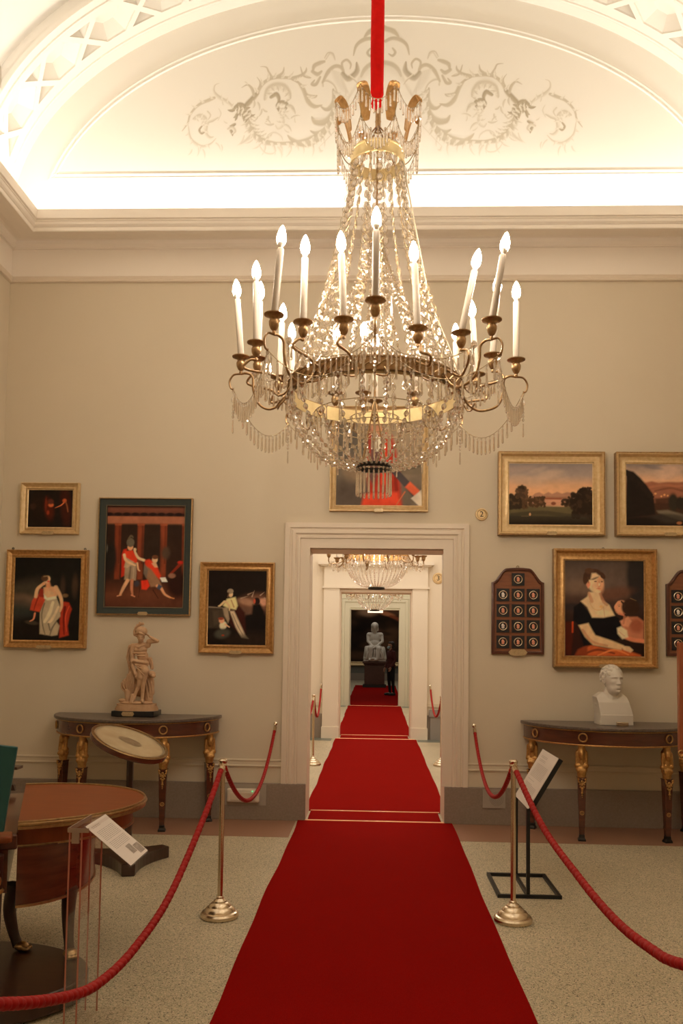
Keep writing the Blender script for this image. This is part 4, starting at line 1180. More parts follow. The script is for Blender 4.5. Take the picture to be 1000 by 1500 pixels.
def p_villa():
    P = Pig(130, 165, 805, 668, 140, (140, 110, 90))
    P.grad([(165, (122, 108, 96)), (260, (142, 122, 104)), (340, (182, 138, 98)), (420, (196, 142, 96)), (500, (120, 88, 58)), (530, (82, 70, 44)), (600, (52, 44, 30)), (668, (30, 22, 15))])
    P.ell(450, 260, 110, 36, (176, 146, 116), -12, 1.2, .6); P.ell(280, 310, 130, 40, (168, 138, 108), 10, 1.2, .5); P.ell(200, 210, 120, 24, (150, 126, 106), -5, 1.2, .5); P.ell(360, 220, 70, 18, (158, 134, 110), -20, 1.2, .5)
    P.poly([(310, 440), (340, 412), (375, 402), (410, 420), (450, 400), (480, 415), (520, 398), (560, 412), (600, 400), (660, 405), (700, 440), (700, 500), (310, 500)], (150, 106, 78), 5); P.poly([(330, 440), (420, 438), (560, 440), (650, 430), (650, 500), (330, 500)], (124, 84, 56), 7, .8)
    P.poly([(420, 445), (560, 448), (560, 512), (420, 512)], (176, 124, 90), 3); P.poly([(420, 445), (560, 448), (560, 462), (420, 460)], (128, 72, 48), 3)
    for y in (472, 488, 502): P.stroke([(424, y), (556, y)], [2.5, 2.5], (126, 78, 54), a=.8)
    P.ell(490, 494, 20, 14, (110, 62, 42), 0, .6); P.poly([(400, 512), (580, 512), (580, 522), (400, 520)], (200, 146, 104), 3)
    P.poly([(130, 530), (420, 515), (640, 520), (805, 560), (805, 600), (130, 590)], (84, 72, 44), 10, .9)
    r = random.Random(4)
    def trees(x0, x1, base, top, n, c, c2, rr=20):
        for i in range(n):
            x = r.uniform(x0, x1); t = (x - x0) / (x1 - x0); h = top(t); y = r.uniform(h, base)
            P.ell(x, y, rr * r.uniform(.6, 1.2), rr * r.uniform(.6, 1.1), c if r.random() < .7 else c2, r.uniform(0, 90), .6, .95)
    trees(130, 270, 530, lambda t: 415 + 20 * math.sin(t * 6) - (45 if .5 < t < .95 else 0), 120, (44, 34, 22), (74, 52, 32)); trees(195, 275, 450, lambda t: 385, 30, (86, 60, 38), (64, 46, 30), 16); trees(285, 420, 520, lambda t: 438, 90, (66, 46, 28), (90, 62, 38), 12)
    trees(560, 640, 510, lambda t: 455 - 20 * t, 40, (46, 34, 22), (62, 44, 28), 13); trees(640, 805, 600, lambda t: 400 - 10 * t + 20 * math.sin(t * 9), 170, (38, 28, 18), (54, 38, 24), 22); trees(745, 800, 420, lambda t: 362, 24, (42, 30, 20), (56, 42, 28), 14)
    P.stroke([(150, 585), (400, 570), (600, 590), (805, 600)], [14, 22, 20, 20], (48, 40, 28), a=.6); P.ell(300, 585, 8, 12, (176, 130, 84), 0, .6); P.stroke([(230, 600), (290, 600)], [3, 3], (110, 84, 52))
    P.noise(.12, 16, 2); return P
def p_hill():
    P = Pig(235, 285, 1300, 1095, 130, (120, 100, 80), .85)
    P.grad([(285, (112, 98, 86)), (400, (150, 122, 98)), (500, (184, 138, 100)), (560, (150, 96, 66)), (680, (104, 66, 44)), (800, (62, 42, 28)), (1095, (28, 22, 17))])
    P.ell(760, 380, 160, 90, (170, 138, 110), -20, 1, .7); P.ell(900, 330, 200, 40, (164, 134, 108), 0, 1, .6); P.ell(560, 320, 130, 26, (104, 92, 84), 12, 1, .7); P.ell(1150, 420, 160, 60, (168, 134, 104), 0, 1, .6)
    P.poly([(450, 540), (560, 512), (650, 535), (760, 520), (900, 525), (1050, 500), (1300, 520), (1300, 800), (450, 800)], (126, 78, 54), 12); P.stroke([(500, 600), (700, 560), (900, 570), (1200, 540)], [20, 24, 20, 20], (146, 92, 62), a=.6); P.stroke([(600, 640), (800, 600), (1000, 640), (1300, 600)], [14, 20, 20, 20], (96, 58, 40), a=.7)
    for x, y, w in ((605, 675, 16), (720, 690, 14), (760, 700, 10), (940, 725, 14), (680, 710, 12), (1040, 700, 14), (1150, 720, 16)): P.ell(x, y, w, 13, (206, 128, 76), 0, .5)
    P.poly([(600, 740), (800, 720), (1000, 740), (1300, 720), (1300, 900), (600, 900)], (58, 36, 24), 14, .9); P.ell(830, 790, 60, 120, (42, 36, 26), 0, .6); P.ell(930, 800, 70, 90, (38, 32, 24), 0, .6); P.ell(1180, 780, 120, 120, (40, 32, 24), 0, .6)
    P.poly([(620, 900), (760, 890), (1000, 960), (1300, 980), (1300, 1040), (900, 1020), (640, 930)], (104, 92, 70), 14, .85); P.ell(760, 1000, 240, 60, (46, 40, 32), 0, .8, .8); P.ell(905, 1060, 34, 20, (140, 86, 50), 0, .6)
    r = random.Random(9)
    P.poly([(235, 360), (330, 385), (420, 470), (500, 570), (560, 660), (590, 760), (600, 950), (235, 1000)], (30, 23, 17), 12)
    for i in range(90):
        t = r.random(); x = 235 + 350 * t; y = 385 + 350 * t ** 1.25 + r.uniform(-10, 50); P.ell(x, y, r.uniform(14, 26), r.uniform(12, 22), (34, 26, 19), 0, .6, .95)
    P.ell(420, 1060, 260, 70, (26, 20, 15), 0, .6, .9); P.noise(.14, 16, 3); return P
def p_portrait():
    P = Pig(135, 115, 815, 945, 150, (64, 48, 36), .85)
    P.grad([(115, (66, 54, 44)), (300, (84, 66, 52)), (450, (62, 44, 34)), (600, (40, 27, 20)), (945, (30, 18, 12))])
    P.ell(250, 350, 180, 60, (100, 78, 58), 0, 1.2, .6); P.ell(560, 250, 130, 160, (78, 62, 50), 0, 1.2, .6); P.ell(760, 250, 90, 260, (34, 30, 26), 0, .6, .95); P.ell(560, 400, 160, 50, (92, 56, 38), -10, 1.1, .6); P.ell(200, 520, 100, 30, (36, 30, 26), 0, 1, .9)
    P.poly([(135, 650), (200, 650), (215, 740), (210, 945), (135, 945)], (62, 22, 12), 8); P.stroke([(205, 655), (205, 740)], [11, 11], (160, 56, 22)); P.poly([(220, 660), (290, 700), (330, 850), (260, 940), (190, 945)], (40, 20, 14), 10)
    P.poly([(280, 945), (300, 880), (360, 850), (500, 880), (640, 880), (780, 930), (790, 945)], (160, 74, 34), 10); P.stroke([(300, 930), (420, 890), (560, 920)], [10, 14, 10], (104, 44, 22)); P.stroke([(420, 940), (560, 890), (680, 930)], [8, 12, 8], (196, 100, 50)); P.poly([(250, 890), (330, 850), (330, 945), (220, 945)], (110, 46, 22), 10)
    P.poly([(275, 478), (215, 520), (210, 640), (250, 670), (300, 860), (360, 850), (600, 800), (625, 700), (600, 610), (560, 595), (380, 615)], (17, 14, 14), 7)
    P.poly([(345, 390), (440, 390), (450, 450), (520, 500), (566, 592), (470, 612), (372, 612), (330, 520), (275, 470), (330, 430)], (200, 150, 106), 7); P.stroke([(345, 400), (370, 470)], [16, 20], (164, 110, 74), a=.7); P.stroke([(440, 400), (470, 470), (500, 500)], [14, 18, 14], (150, 100, 68), a=.7); P.ell(470, 570, 60, 26, (212, 164, 118), 0, .8, .8); P.stroke([(470, 520), (480, 600)], [6, 5], (160, 108, 72), a=.6)
    P.stroke([(350, 470), (380, 530), (440, 545), (490, 490)], [3.5, 4, 4, 3.5], (170, 124, 70)); P.ell(450, 515, 14, 12, (180, 140, 84), 0, .5)
    P.ell(405, 305, 66, 94, (206, 150, 106), -6, .25); P.ell(445, 320, 32, 78, (176, 118, 80), -4, .7, .7); P.ell(370, 330, 26, 40, (222, 160, 116), 0, .9, .6); P.ell(340, 320, 18, 26, (196, 116, 80), 0, .6)
    P.ell(375, 235, 74, 46, (62, 40, 26), -15, .3); P.ell(462, 244, 20, 34, (60, 38, 25), -35, .4); P.ell(322, 262, 26, 60, (58, 38, 25), 10, .35); P.ell(350, 205, 40, 26, (70, 46, 30), 0, .4); P.poly([(370, 225), (405, 222), (440, 250), (400, 262), (360, 280)], (204, 150, 108), 8); P.stroke([(338, 262), (342, 300), (338, 335)], [7, 6, 3], (74, 48, 30), a=.8)
    P.stroke([(380, 284), (398, 279), (418, 283)], [2.6, 3.4, 2.6], (96, 60, 40), a=.85); P.stroke([(446, 284), (462, 281), (472, 287)], [2.6, 3.2, 2], (96, 60, 40), a=.85); P.ell(402, 296, 12, 5, (70, 42, 30), 0, .7); P.ell(457, 297, 10, 5, (70, 42, 30), 0, .7); P.ell(402, 302, 16, 4, (176, 120, 84), 0, .9, .7); P.ell(340, 336, 9, 22, (190, 112, 78), 0, .6); P.ell(395, 335, 24, 22, (214, 138, 98), 0, 1, .7); P.stroke([(432, 295), (440, 335), (428, 342)], [5, 6, 5], (154, 96, 64), a=.8); P.ell(434, 322, 6, 14, (226, 170, 126), 0, .8, .8); P.stroke([(408, 360), (430, 356), (446, 360)], [3, 5.5, 3], (158, 58, 42)); P.ell(425, 385, 22, 12, (216, 156, 112), 0, .8)
    P.poly([(255, 680), (340, 660), (372, 720), (400, 765), (540, 810), (640, 850), (620, 890), (500, 870), (380, 850), (310, 780)], (202, 146, 100), 8); P.stroke([(290, 720), (370, 820), (500, 855)], [14, 16, 12], (160, 104, 68), a=.7); P.poly([(610, 850), (690, 860), (722, 890), (700, 912), (640, 890)], (206, 148, 104), 6)
    for y in (876, 890, 904): P.stroke([(660, y - 8), (712, y)], [4, 3], (150, 96, 64), a=.7)
    P.poly([(670, 600), (760, 600), (812, 640), (812, 830), (700, 790), (640, 730), (620, 650)], (158, 96, 64), 9); P.ell(750, 680, 60, 60, (128, 66, 42), 0, .8, .8); P.stroke([(640, 770), (720, 800), (812, 810)], [24, 24, 22], (176, 104, 68)); P.poly([(585, 700), (620, 685), (670, 720), (680, 780), (630, 795), (590, 750)], (214, 160, 118), 8); P.stroke([(600, 730), (650, 770)], [4, 4], (160, 106, 76))
    P.poly([(610, 640), (680, 600), (710, 640), (680, 690), (630, 680)], (176, 118, 82), 8)
    P.ell(620, 520, 52, 62, (204, 124, 84), 20, .3); P.stroke([(600, 475), (572, 510), (570, 530)], [14, 12, 8], (206, 122, 82)); P.stroke([(572, 546), (584, 556)], [4, 5], (176, 84, 60)); P.stroke([(592, 500), (610, 496)], [3, 3], (92, 50, 36)); P.ell(604, 510, 6, 4, (80, 44, 32), 0, .6); P.stroke([(600, 575), (640, 585)], [10, 12], (178, 104, 72), a=.8); P.ell(655, 555, 20, 22, (190, 104, 70), 0, .5); P.ell(700, 520, 76, 74, (46, 30, 20), -10, .35); P.stroke([(625, 470), (650, 500), (640, 530)], [10, 12, 6], (52, 34, 22)); P.stroke([(700, 440), (750, 460)], [5, 4], (110, 80, 46)); P.stroke([(650, 600), (640, 660)], [14, 12], (150, 90, 60), a=.7)
    P.noise(.14, 20, 21); return P
def p_last():
    P = Pig(0, 0, 240, 260, 80, (38, 25, 15), .8)
    r = random.Random(3)
    for i in range(46): P.ell(r.uniform(0, 240), r.uniform(0, 200), r.uniform(8, 30), r.uniform(8, 26), r.choice([(52, 32, 19), (30, 20, 12), (78, 52, 32), (22, 15, 10), (92, 60, 40)]), r.uniform(0, 180), 1, .7)
    P.ell(100, 50, 22, 20, (126, 94, 66), -20, .9); P.ell(140, 60, 20, 8, (150, 92, 56), 25, .9); P.stroke([(150, 70), (175, 90), (180, 110)], [6, 8, 6], (120, 60, 34)); P.ell(190, 130, 16, 30, (130, 72, 44), 0, 1); P.stroke([(20, 225), (120, 235), (230, 220)], [20, 20, 20], (62, 40, 24), a=.7); P.ell(60, 150, 50, 60, (18, 13, 9), 0, .9, .9)
    P.noise(.3, 8, 9); return P

picture('framed_painting', -3.365, -2.805, 2.625, 3.115, -3.29, -2.87, 2.69, 3.045, p_small(), 'small square dark painting in gilt frame, topmost at the corner beside the left wall', M_giltpale)
picture('framed_painting', -3.475, -2.70, 1.55, 2.475, -3.40, -2.775, 1.625, 2.405, p_muse(), 'gilt-framed painting of a seated woman in white with red drapery, hand to head', M_gilt, hooks=(-3.43, -2.74), pq=.15)
picture('framed_painting', -2.605, -1.725, 1.875, 2.97, -2.53, -1.79, 1.95, 2.90, p_teal(), 'tall painting of a helmeted man and seated man in red, in a dark teal frame', M_teal, FLATF, .05, beads=.0055, outer=M_giltdark, pq=.10)
picture('framed_painting', -1.635, -.935, 1.525, 2.375, -1.55, -1.01, 1.61, 2.305, p_mother(), 'gilt-framed dark painting of a woman leaning on a wall with a small child', M_gilt, beads=.004)
picture('framed_painting', -.435, .485, 2.865, 3.86, -.375, .425, 2.925, 3.80, p_over(), 'gilt-framed painting of a figure in red hanging directly over the doorway', M_giltpale, pq=.10)
picture('framed_painting', 1.135, 2.10, 2.655, 3.425, 1.235, 2.0, 2.755, 3.31, p_villa(), 'wide gilt-framed landscape with a pink villa between trees, beside the round number sign', M_giltpale, SCOOP, .075, outer=M_giltdark, pq=.10)
picture('framed_painting', 2.21, 3.175, 2.655, 3.425, 2.31, 3.07, 2.755, 3.315, p_hill(), 'wide gilt-framed landscape with a dark wooded hill and river valley, cut by the picture edge', M_giltpale, SCOOP, .075, outer=M_giltdark, pq=.12)
picture('framed_painting', 1.64, 2.565, 1.445, 2.525, 1.73, 2.445, 1.56, 2.425, p_portrait(), 'large gilt-framed portrait of a woman in black embracing a child, above the white bust', M_gilt, SCOOP, .08, beads=.006, hooks=(2.10,), pq=.13, outer=M_giltdark)
t = picture('framed_painting', -2.6, 2.9, .70, 4.1, -2.4, 2.7, .88, 3.9, p_last(), 'huge dark painting in gilt frame filling the end wall behind the seated statue', M_giltpale, GILT_PROF, .12, y=Y4, plaque=False)

# =================================================================== CAMEO BOARDS
def board(x0, x1, z0, zs, z1, label, white):
    cx = (x0 + x1) / 2; w = (x1 - x0) / 2
    t = thing('cameo_board', (cx, YW, z0), label, 'display board')
    def outline(ins):
        pts = [(-w + ins, z0 + ins), (w - ins, z0 + ins), (w - ins, zs - ins * .6)]
        n = 14
        for i in range(1, n):
            u = i / n
            x = (w - ins) - (w - ins - .10) * u
            z = zs - ins * .6 + (z1 - zs - ins * .4) * (0.5 - 0.5 * math.cos(PI * u))
            pts.append((x, z))
        pts += [(.10, z1 - ins), (.05, z1 - ins + .004), (0, z1 - ins + .005), (-.05, z1 - ins + .004), (-.10, z1 - ins)]
        for i in range(n - 1, 0, -1):
            u = i / n
            x = (w - ins) - (w - ins - .10) * u
            z = zs - ins * .6 + (z1 - zs - ins * .4) * (0.5 - 0.5 * math.cos(PI * u))
            pts.append((-x, z))
        pts.append((-w + ins, zs - ins * .6))
        return pts
    Mx = lambda y: Matrix(((1, 0, 0, cx), (0, 0, -1, y), (0, 1, 0, 0), (0, 0, 0, 1)))
    MB().prism(outline(.004), 0, .022, Mx(YW)).build('panel', M_oak, t)
    a, bq = outline(0), outline(.028)
    b = MB(); n = len(a)
    vs = [Mx(YW) @ Vector((p[0], p[1], 0)) for p in a] + [Mx(YW) @ Vector((p[0], p[1], .032)) for p in a] + [Mx(YW) @ Vector((p[0], p[1], .036)) for p in outline(.014)] + [Mx(YW) @ Vector((p[0], p[1], .030)) for p in bq] + [Mx(YW) @ Vector((p[0], p[1], .018)) for p in bq]
    b.add(vs, [(r * n + i, r * n + (i + 1) % n, (r + 1) * n + (i + 1) % n, (r + 1) * n + i) for r in range(4) for i in range(n)])
    b.build('moulded_edge', M_oakd, t, smooth=40)
    pitch_x = .1385; pitch_z = .1445; s = .058
    k = 0
    zbase = z0 + .112
    def tile(x, z):
        nonlocal k
        q = MB().box(x - s, x + s, YW - .032, YW - .020, z - s, z + s).build('cameo_tile', M_blackc, t)
        MB().torus((x, YW - .034, z), .036, .0042, (0, 1, 0), 22, 6).build('gilt_ring', M_brass, q)
        b = MB().ell((x - .002, YW - .034, z + .006), (.013, .006, .017), 10, 8).ell((x, YW - .034, z - .012), (.014, .005, .012), 10, 6).ell((x + .010, YW - .034, z + .003), (.006, .004, .006), 6, 5)
        b.build('profile_relief', M_cameow if k in white else M_cameo, q, smooth=80)
        k += 1
    for r in range(4):
        for c in range(3): tile(cx - pitch_x + c * pitch_x + .002, zbase + (3 - r) * pitch_z)
    tile(cx + .002, zbase + 4 * pitch_z)
    pq = .088; h = .03
    pl = [(-pq, 0), (-pq + .03, h), (pq - .03, h), (pq, 0), (pq - .03, -h), (-pq + .03, -h)]
    MB().prism(pl, .034, .04, Matrix(((1, 0, 0, cx), (0, 0, -1, YW), (0, 1, 0, z0 + .016), (0, 0, 0, 1)))).build('name_plaque', M_paleplate, t)
    MB().torus((cx, YW - .012, z1 + .014), .012, .003, (0, 1, 0), 14, 6).build('hanging_ring', M_wire, t)
board(1.078, 1.556, 1.553, 2.215, 2.345, 'arched wooden board of thirteen round cameos, between doorway casing and portrait', (0, 6))
board(2.668, 3.146, 1.557, 2.215, 2.345, 'arched wooden cameo board beyond the portrait, half cut by the picture edge', (3,))

# =================================================================== SMALL WALL THINGS
def numeral(ch, size, loc, parent, m):
    c = bpy.data.curves.new('numeral', 'FONT'); c.body = ch; c.size = size; c.extrude = .001; c.align_x = 'CENTER'; c.align_y = 'CENTER'
    o = bpy.data.objects.new('numeral', c); COL.objects.link(o)
    dg = bpy.context.evaluated_depsgraph_get()
    me = bpy.data.meshes.new_from_object(o.evaluated_get(dg))
    bpy.data.objects.remove(o)
    me.transform(Matrix.Rotation(PI / 2, 4, 'X'))
    me.transform(Matrix.Translation(loc)); me.materials.clear(); me.materials.append(m)
    o = bpy.data.objects.new('numeral', me); COL.objects.link(o); o.parent = parent
    off = parent.location
    me.transform(Matrix.Translation(-Vector(off)))
    return o
def room_sign(x, z, y, r, ch, label):
    t = thing('room_number_sign', (x, y, z), label, 'sign', 'round room number signs')
    MB().lathe([(r, 0), (r, .008), (r * .93, .014), (r * .80, .015), (r * .76, .009), (0, .009)], 32, (x, y - .001, z), (0, -1, 0)).build('disc', M_giltpale, t, smooth=40)
    MB().torus((x, y - .011, z), r * .70, r * .035, (0, 1, 0), 32, 6).build('inner_ring', M_giltdark, t, smooth=60)
    numeral(ch, r * 1.25, (x, y - .0125, z), t, M_dark)
room_sign(.984, 2.848, YW, .058, '2', 'round gilt room sign with a black 2 on the front wall beside the doorway')
room_sign(1.115, 2.83, Y2, .10, '3', 'small round gilt room sign with a 3 seen through the doorway')

t = thing('emergency_light', (-1.185, YW - .032, .155), 'white plastic emergency light box low on the grey skirting, under the rope', 'light box')
b = MB().box(-1.338, -1.034, YW - .075, YW - .033, .162, .290); o = b.build('housing', M_plastic, t); bv = o.modifiers.new('b', 'BEVEL'); bv.width = .02; bv.segments = 4
b = MB().box(-1.300, -1.070, YW - .080, YW - .072, .186, .255); o = b.build('cover', mat('ivory_plastic', (.68, .56, .43), .35), t); bv = o.modifiers.new('b', 'BEVEL'); bv.width = .012; bv.segments = 3
MB().ell((-1.098, YW - .079, .268), .005, 8, 6).build('indicator_lamp', mat('green_diode', (.1, .5, .2), .3, emit=((.1, .9, .35), 1.5)), t)
MB().box(-1.37, -.975, YW - .037, YW - .032, .135, .325).build('back_plate', M_vent, t)

t = thing('wall_vent', (1.10, YW - .032, .16), 'square skirting vent plate with round grille, behind the brass post near the door', 'vent')
MB().box(1.0, 1.205, YW - .042, YW - .032, .155, .325).build('plate', M_vent, t)
b = MB()
for r in (.018, .032, .046, .060): b.torus((1.125, YW - .044, .24), r, .0022, (0, 1, 0), 28, 5)
b.build('round_grille', mat('dark_vent_grille', (.30, .26, .215), .6), t)  # grille rings darker than the plate

# =================================================================== FIGURE PIECES
def head_mesh(h, n=56, m=52):
    """a modelled head (height h, face towards -Y, centred): skull, face and jaw volumes with sunk eyes, nose, lips and chin"""
    ell = [((0, .075, .13), (.325, .40, .355)), ((0, -.06, -.06), (.250, .285, .40)), ((0, -.115, -.25), (.20, .22, .215))]
    vs = []
    G = lambda x, z, x0, z0, sx, sz: math.exp(-((x - x0) / sx) ** 2 - ((z - z0) / sz) ** 2)
    for i in range(m + 1):
        ph = PI * i / m
        for k in range(n):
            th = 2 * PI * k / n
            # spacing denser towards the face
            th = th - .35 * math.sin(th + PI / 2) if False else th
            d = (math.sin(ph) * math.cos(th), math.sin(ph) * math.sin(th), -math.cos(ph))
            best = []
            for c, r in ell:
                A_ = sum((d[q] / r[q]) ** 2 for q in range(3)); B_ = -2 * sum(d[q] * c[q] / r[q] ** 2 for q in range(3)); C_ = sum((c[q] / r[q]) ** 2 for q in range(3)) - 1
                D_ = B_ * B_ - 4 * A_ * C_
                if D_ > 0: best.append((-B_ + math.sqrt(D_)) / (2 * A_))
            best = [v for v in best if v > 0]
            K = 26.0
            R = math.log(sum(math.exp(K * v) for v in best)) / K - math.log(1.6) / K
            x, y, z = d[0] * R, d[1] * R, d[2] * R
            if y < .02:
                f = min(1, (.02 - y) / .12); ax = abs(x)
                t = min(1, max(0, (.11 - z) / .215))
                nose = 0
                if z > -.105: nose = (.018 + .098 * t) * math.exp(-(x / (.030 + .018 * t)) ** 2) * (1 if z < .11 else math.exp(-((z - .11) / .03) ** 2))
                else: nose = .116 * math.exp(-(x / .048) ** 2) * math.exp(-((z + .105) / .020) ** 2)
                dy = nose + .030 * G(ax, z, .048, -.092, .020, .022)
                dy += .034 * G(ax, z, .115, .105, .085, .028) - .050 * G(ax, z, .112, .048, .058, .034) + .026 * G(ax, z, .115, .040, .038, .019)
                dy += .022 * G(ax, z, .165, -.045, .055, .050) - .016 * G(ax, z, .165, -.17, .05, .06)
                dy += .020 * G(x, 0, 0, 0, .09, 1) * math.exp(-((z + .215) / .06) ** 2)
                dy += .020 * G(x, z, 0, -.196, .052, .013) + .024 * G(x, z, 0, -.238, .044, .016) - .014 * G(x, z, 0, -.216, .058, .007) - .022 * G(x, z, 0, -.280, .06, .020)
                dy += .036 * G(x, z, 0, -.345, .062, .045)
                y -= dy * f
            vs.append(Vector((x * h, y * h, z * h)))
    fs = [(i * n + k, i * n + (k + 1) % n, (i + 1) * n + (k + 1) % n, (i + 1) * n + k) for i in range(m) for k in range(n)]
    return vs, fs
def head_items(c, h, yaw=0, pitch=0, roll=0, res=1.0):
    """head volumes; c = centre, h = height of the head, face towards -Y, yaw turns it to +X"""
    Rm = Euler((math.radians(pitch), math.radians(roll), math.radians(yaw)), 'XYZ').to_matrix()
    c = Vector(c)
    vs, fs = head_mesh(h, int(56 * res), int(52 * res))
    E_ = lambda x, y, z, rx, ry, rz: ('e', c + Rm @ Vector((x * h, y * h, z * h)), (rx * h, ry * h, rz * h), Rm)
    return [('m', [c + Rm @ v for v in vs], fs), E_(-.285, .045, -.02, .026, .060, .095), E_(.285, .045, -.02, .026, .060, .095)]
def hand_items(wrist, direction, palm_n, size, curl=.5, side=1):
    """palm, four separate fingers and a thumb, as volumes"""
    w, d, n = Vector(wrist), Vector(direction).normalized(), Vector(palm_n).normalized()
    s = d.cross(n).normalized() * side
    n = s.cross(d).normalized() * (1 if side > 0 else -1)
    it = []
    P = lambda a, b, c: w + d * a * size + s * b * size + n * c * size
    for b_ in (-.16, -.05, .06, .16): it.append(('c', P(.02, b_ * .7, 0), P(.48, b_, 0), .085 * size, .075 * size))
    for b_, L in ((-.17, .36), (-.06, .44), (.055, .46), (.165, .40)):
        p0 = P(.48, b_, 0); a1 = curl * .7; a2 = curl * 1.7
        p1 = p0 + (d * math.cos(a1) + n * math.sin(a1)) * L * .5 * size
        p2 = p1 + (d * math.cos(a2) + n * math.sin(a2)) * L * .5 * size
        it += [('c', p0, p1, .058 * size, .05 * size), ('c', p1, p2, .05 * size, .038 * size)]
    q0 = P(.12, .15, 0); q1 = P(.34, .34, .10); q2 = P(.52, .36, .2)
    it += [('c', q0, q1, .075 * size, .06 * size), ('c', q1, q2, .058 * size, .042 * size)]
    return it

# =================================================================== CONSOLE TABLES
def half_ell(cx, rx, ry, y0, n=40, ins=0.0):
    return [(cx + (rx - ins) * math.cos(PI + PI * i / n), y0 + (ry - ins) * math.sin(PI + PI * i / n)) for i in range(n + 1)]
def herm_leg(parent, x, y, ang, ztop, bust=True):
    """tapered mahogany leg crowned by a gilt female bust; ang turns its front (0 = towards -Y)"""
    M = Matrix.Translation((x, y, 0)) @ Matrix.Rotation(ang, 4, 'Z')
    zb = ztop - .27
    b = MB()
    sec = [(.021, .055), (.022, .10), (.0255, .12), (.024, .14), (.036, zb - .01), (.041, zb)]
    vs = []
    for r, z in sec:
        vs += [M @ Vector((sx * r, sy * r, z)) for sx, sy in ((-1, -1), (1, -1), (1, 1), (-1, 1))]
    b.add(vs, [(i * 4 + k, i * 4 + (k + 1) % 4, (i + 1) * 4 + (k + 1) % 4, (i + 1) * 4 + k) for i in range(len(sec) - 1) for k in range(4)] + [(0, 1, 2, 3), tuple(len(sec) * 4 - 4 + k for k in range(4))])
    leg = b.build('leg', M_mahog, parent)
    bv = leg.modifiers.new('b', 'BEVEL'); bv.width = .003; bv.segments = 2
    b = MB()
    vs = []
    for r, z in [(.032, 0), (.032, .016), (.023, .03), (.022, .055)]:
        vs += [M @ Vector((sx * r, sy * r, z)) for sx, sy in ((-1, -1), (1, -1), (1, 1), (-1, 1))]
    b.add(vs, [(i * 4 + k, i * 4 + (k + 1) % 4, (i + 1) * 4 + (k + 1) % 4, (i + 1) * 4 + k) for i in range(3) for k in range(4)] + [(0, 1, 2, 3), (12, 13, 14, 15)])
    f = b.build('foot', M_dark, leg); bv = f.modifiers.new('b', 'BEVEL'); bv.width = .004; bv.segments = 2
    # gilt bust: head with hair, neck, shoulders, draped base
    hz = zb + .195
    T = lambda p: M @ Vector(p)
    items = []
    for it in head_items((0, -.012, hz), .098, 0, 0, 0, .6): 
        if it[0] == 'm': items.append(('m', [T(v) for v in it[1]], it[2]))
        elif it[0] == 'e': items.append(('e', T(it[1]), it[2], M.to_3x3() @ it[3]))
        else: items.append(('c', T(it[1]), T(it[2]), it[3], it[4]))
    items += [('e', T((0, .012, hz + .016)), (.043, .040, .040)), ('c', T((-.034, .0, hz + .01)), T((-.04, -.008, hz - .085)), .017, .013), ('c', T((.034, .0, hz + .01)), T((.04, -.008, hz - .085)), .017, .013),
              ('c', T((0, .0, hz - .03)), T((0, 0, hz - .085)), .023, .026), ('c', T((-.034, .0, hz - .10)), T((.034, .0, hz - .10)), .026, .026), ('e', T((0, 0, hz - .13)), (.050, .034, .042)),
              ('e', T((-.022, -.026, hz - .135)), (.020, .016, .02)), ('e', T((.022, -.026, hz - .135)), (.020, .016, .02)), ('c', T((0, 0, hz - .14)), T((0, 0, zb + .005)), .043, .036),
              ('c', T((0, .0, hz + .02)), T((0, 0, ztop - .004)), .035, .03)]
    g = fused('gilt_bust', items, .0042, M_ormolu, leg, 1)
    # hanging ornament below the bust and rosette low on the leg
    b = MB()
    for k, (dx, dz, r) in enumerate([(-.028, -.015, .010), (.028, -.015, .010), (-.026, -.035, .009), (.026, -.035, .009), (-.018, -.055, .009), (.018, -.055, .009), (0, -.035, .014), (0, -.062, .012), (-.014, -.078, .008), (.014, -.078, .008), (0, -.09, .012), (0, -.108, .009), (0, -.125, .011), (0, -.145, .007), (0, -.16, .005)]):
        b.ell(T((dx, -.037 + dz * .05, zb + dz)), (r, .007, r), 8, 6)
    b.tube([T((-.036, -.038, zb)), T((-.032, -.040, zb - .03)), T((-.01, -.041, zb - .05)), T((.01, -.041, zb - .05)), T((.032, -.040, zb - .03)), T((.036, -.038, zb))], .005, 6)
    b.build('leaf_mount', M_ormolu, leg, smooth=80)
    b = MB().torus(T((0, -.025, .235)), .015, .004, M.to_3x3() @ Vector((0, 1, 0)), 16, 6).ell(T((0, -.026, .235)), (.006, .004, .006), 8, 6)
    b.build('rosette', M_ormolu, leg)
    return leg
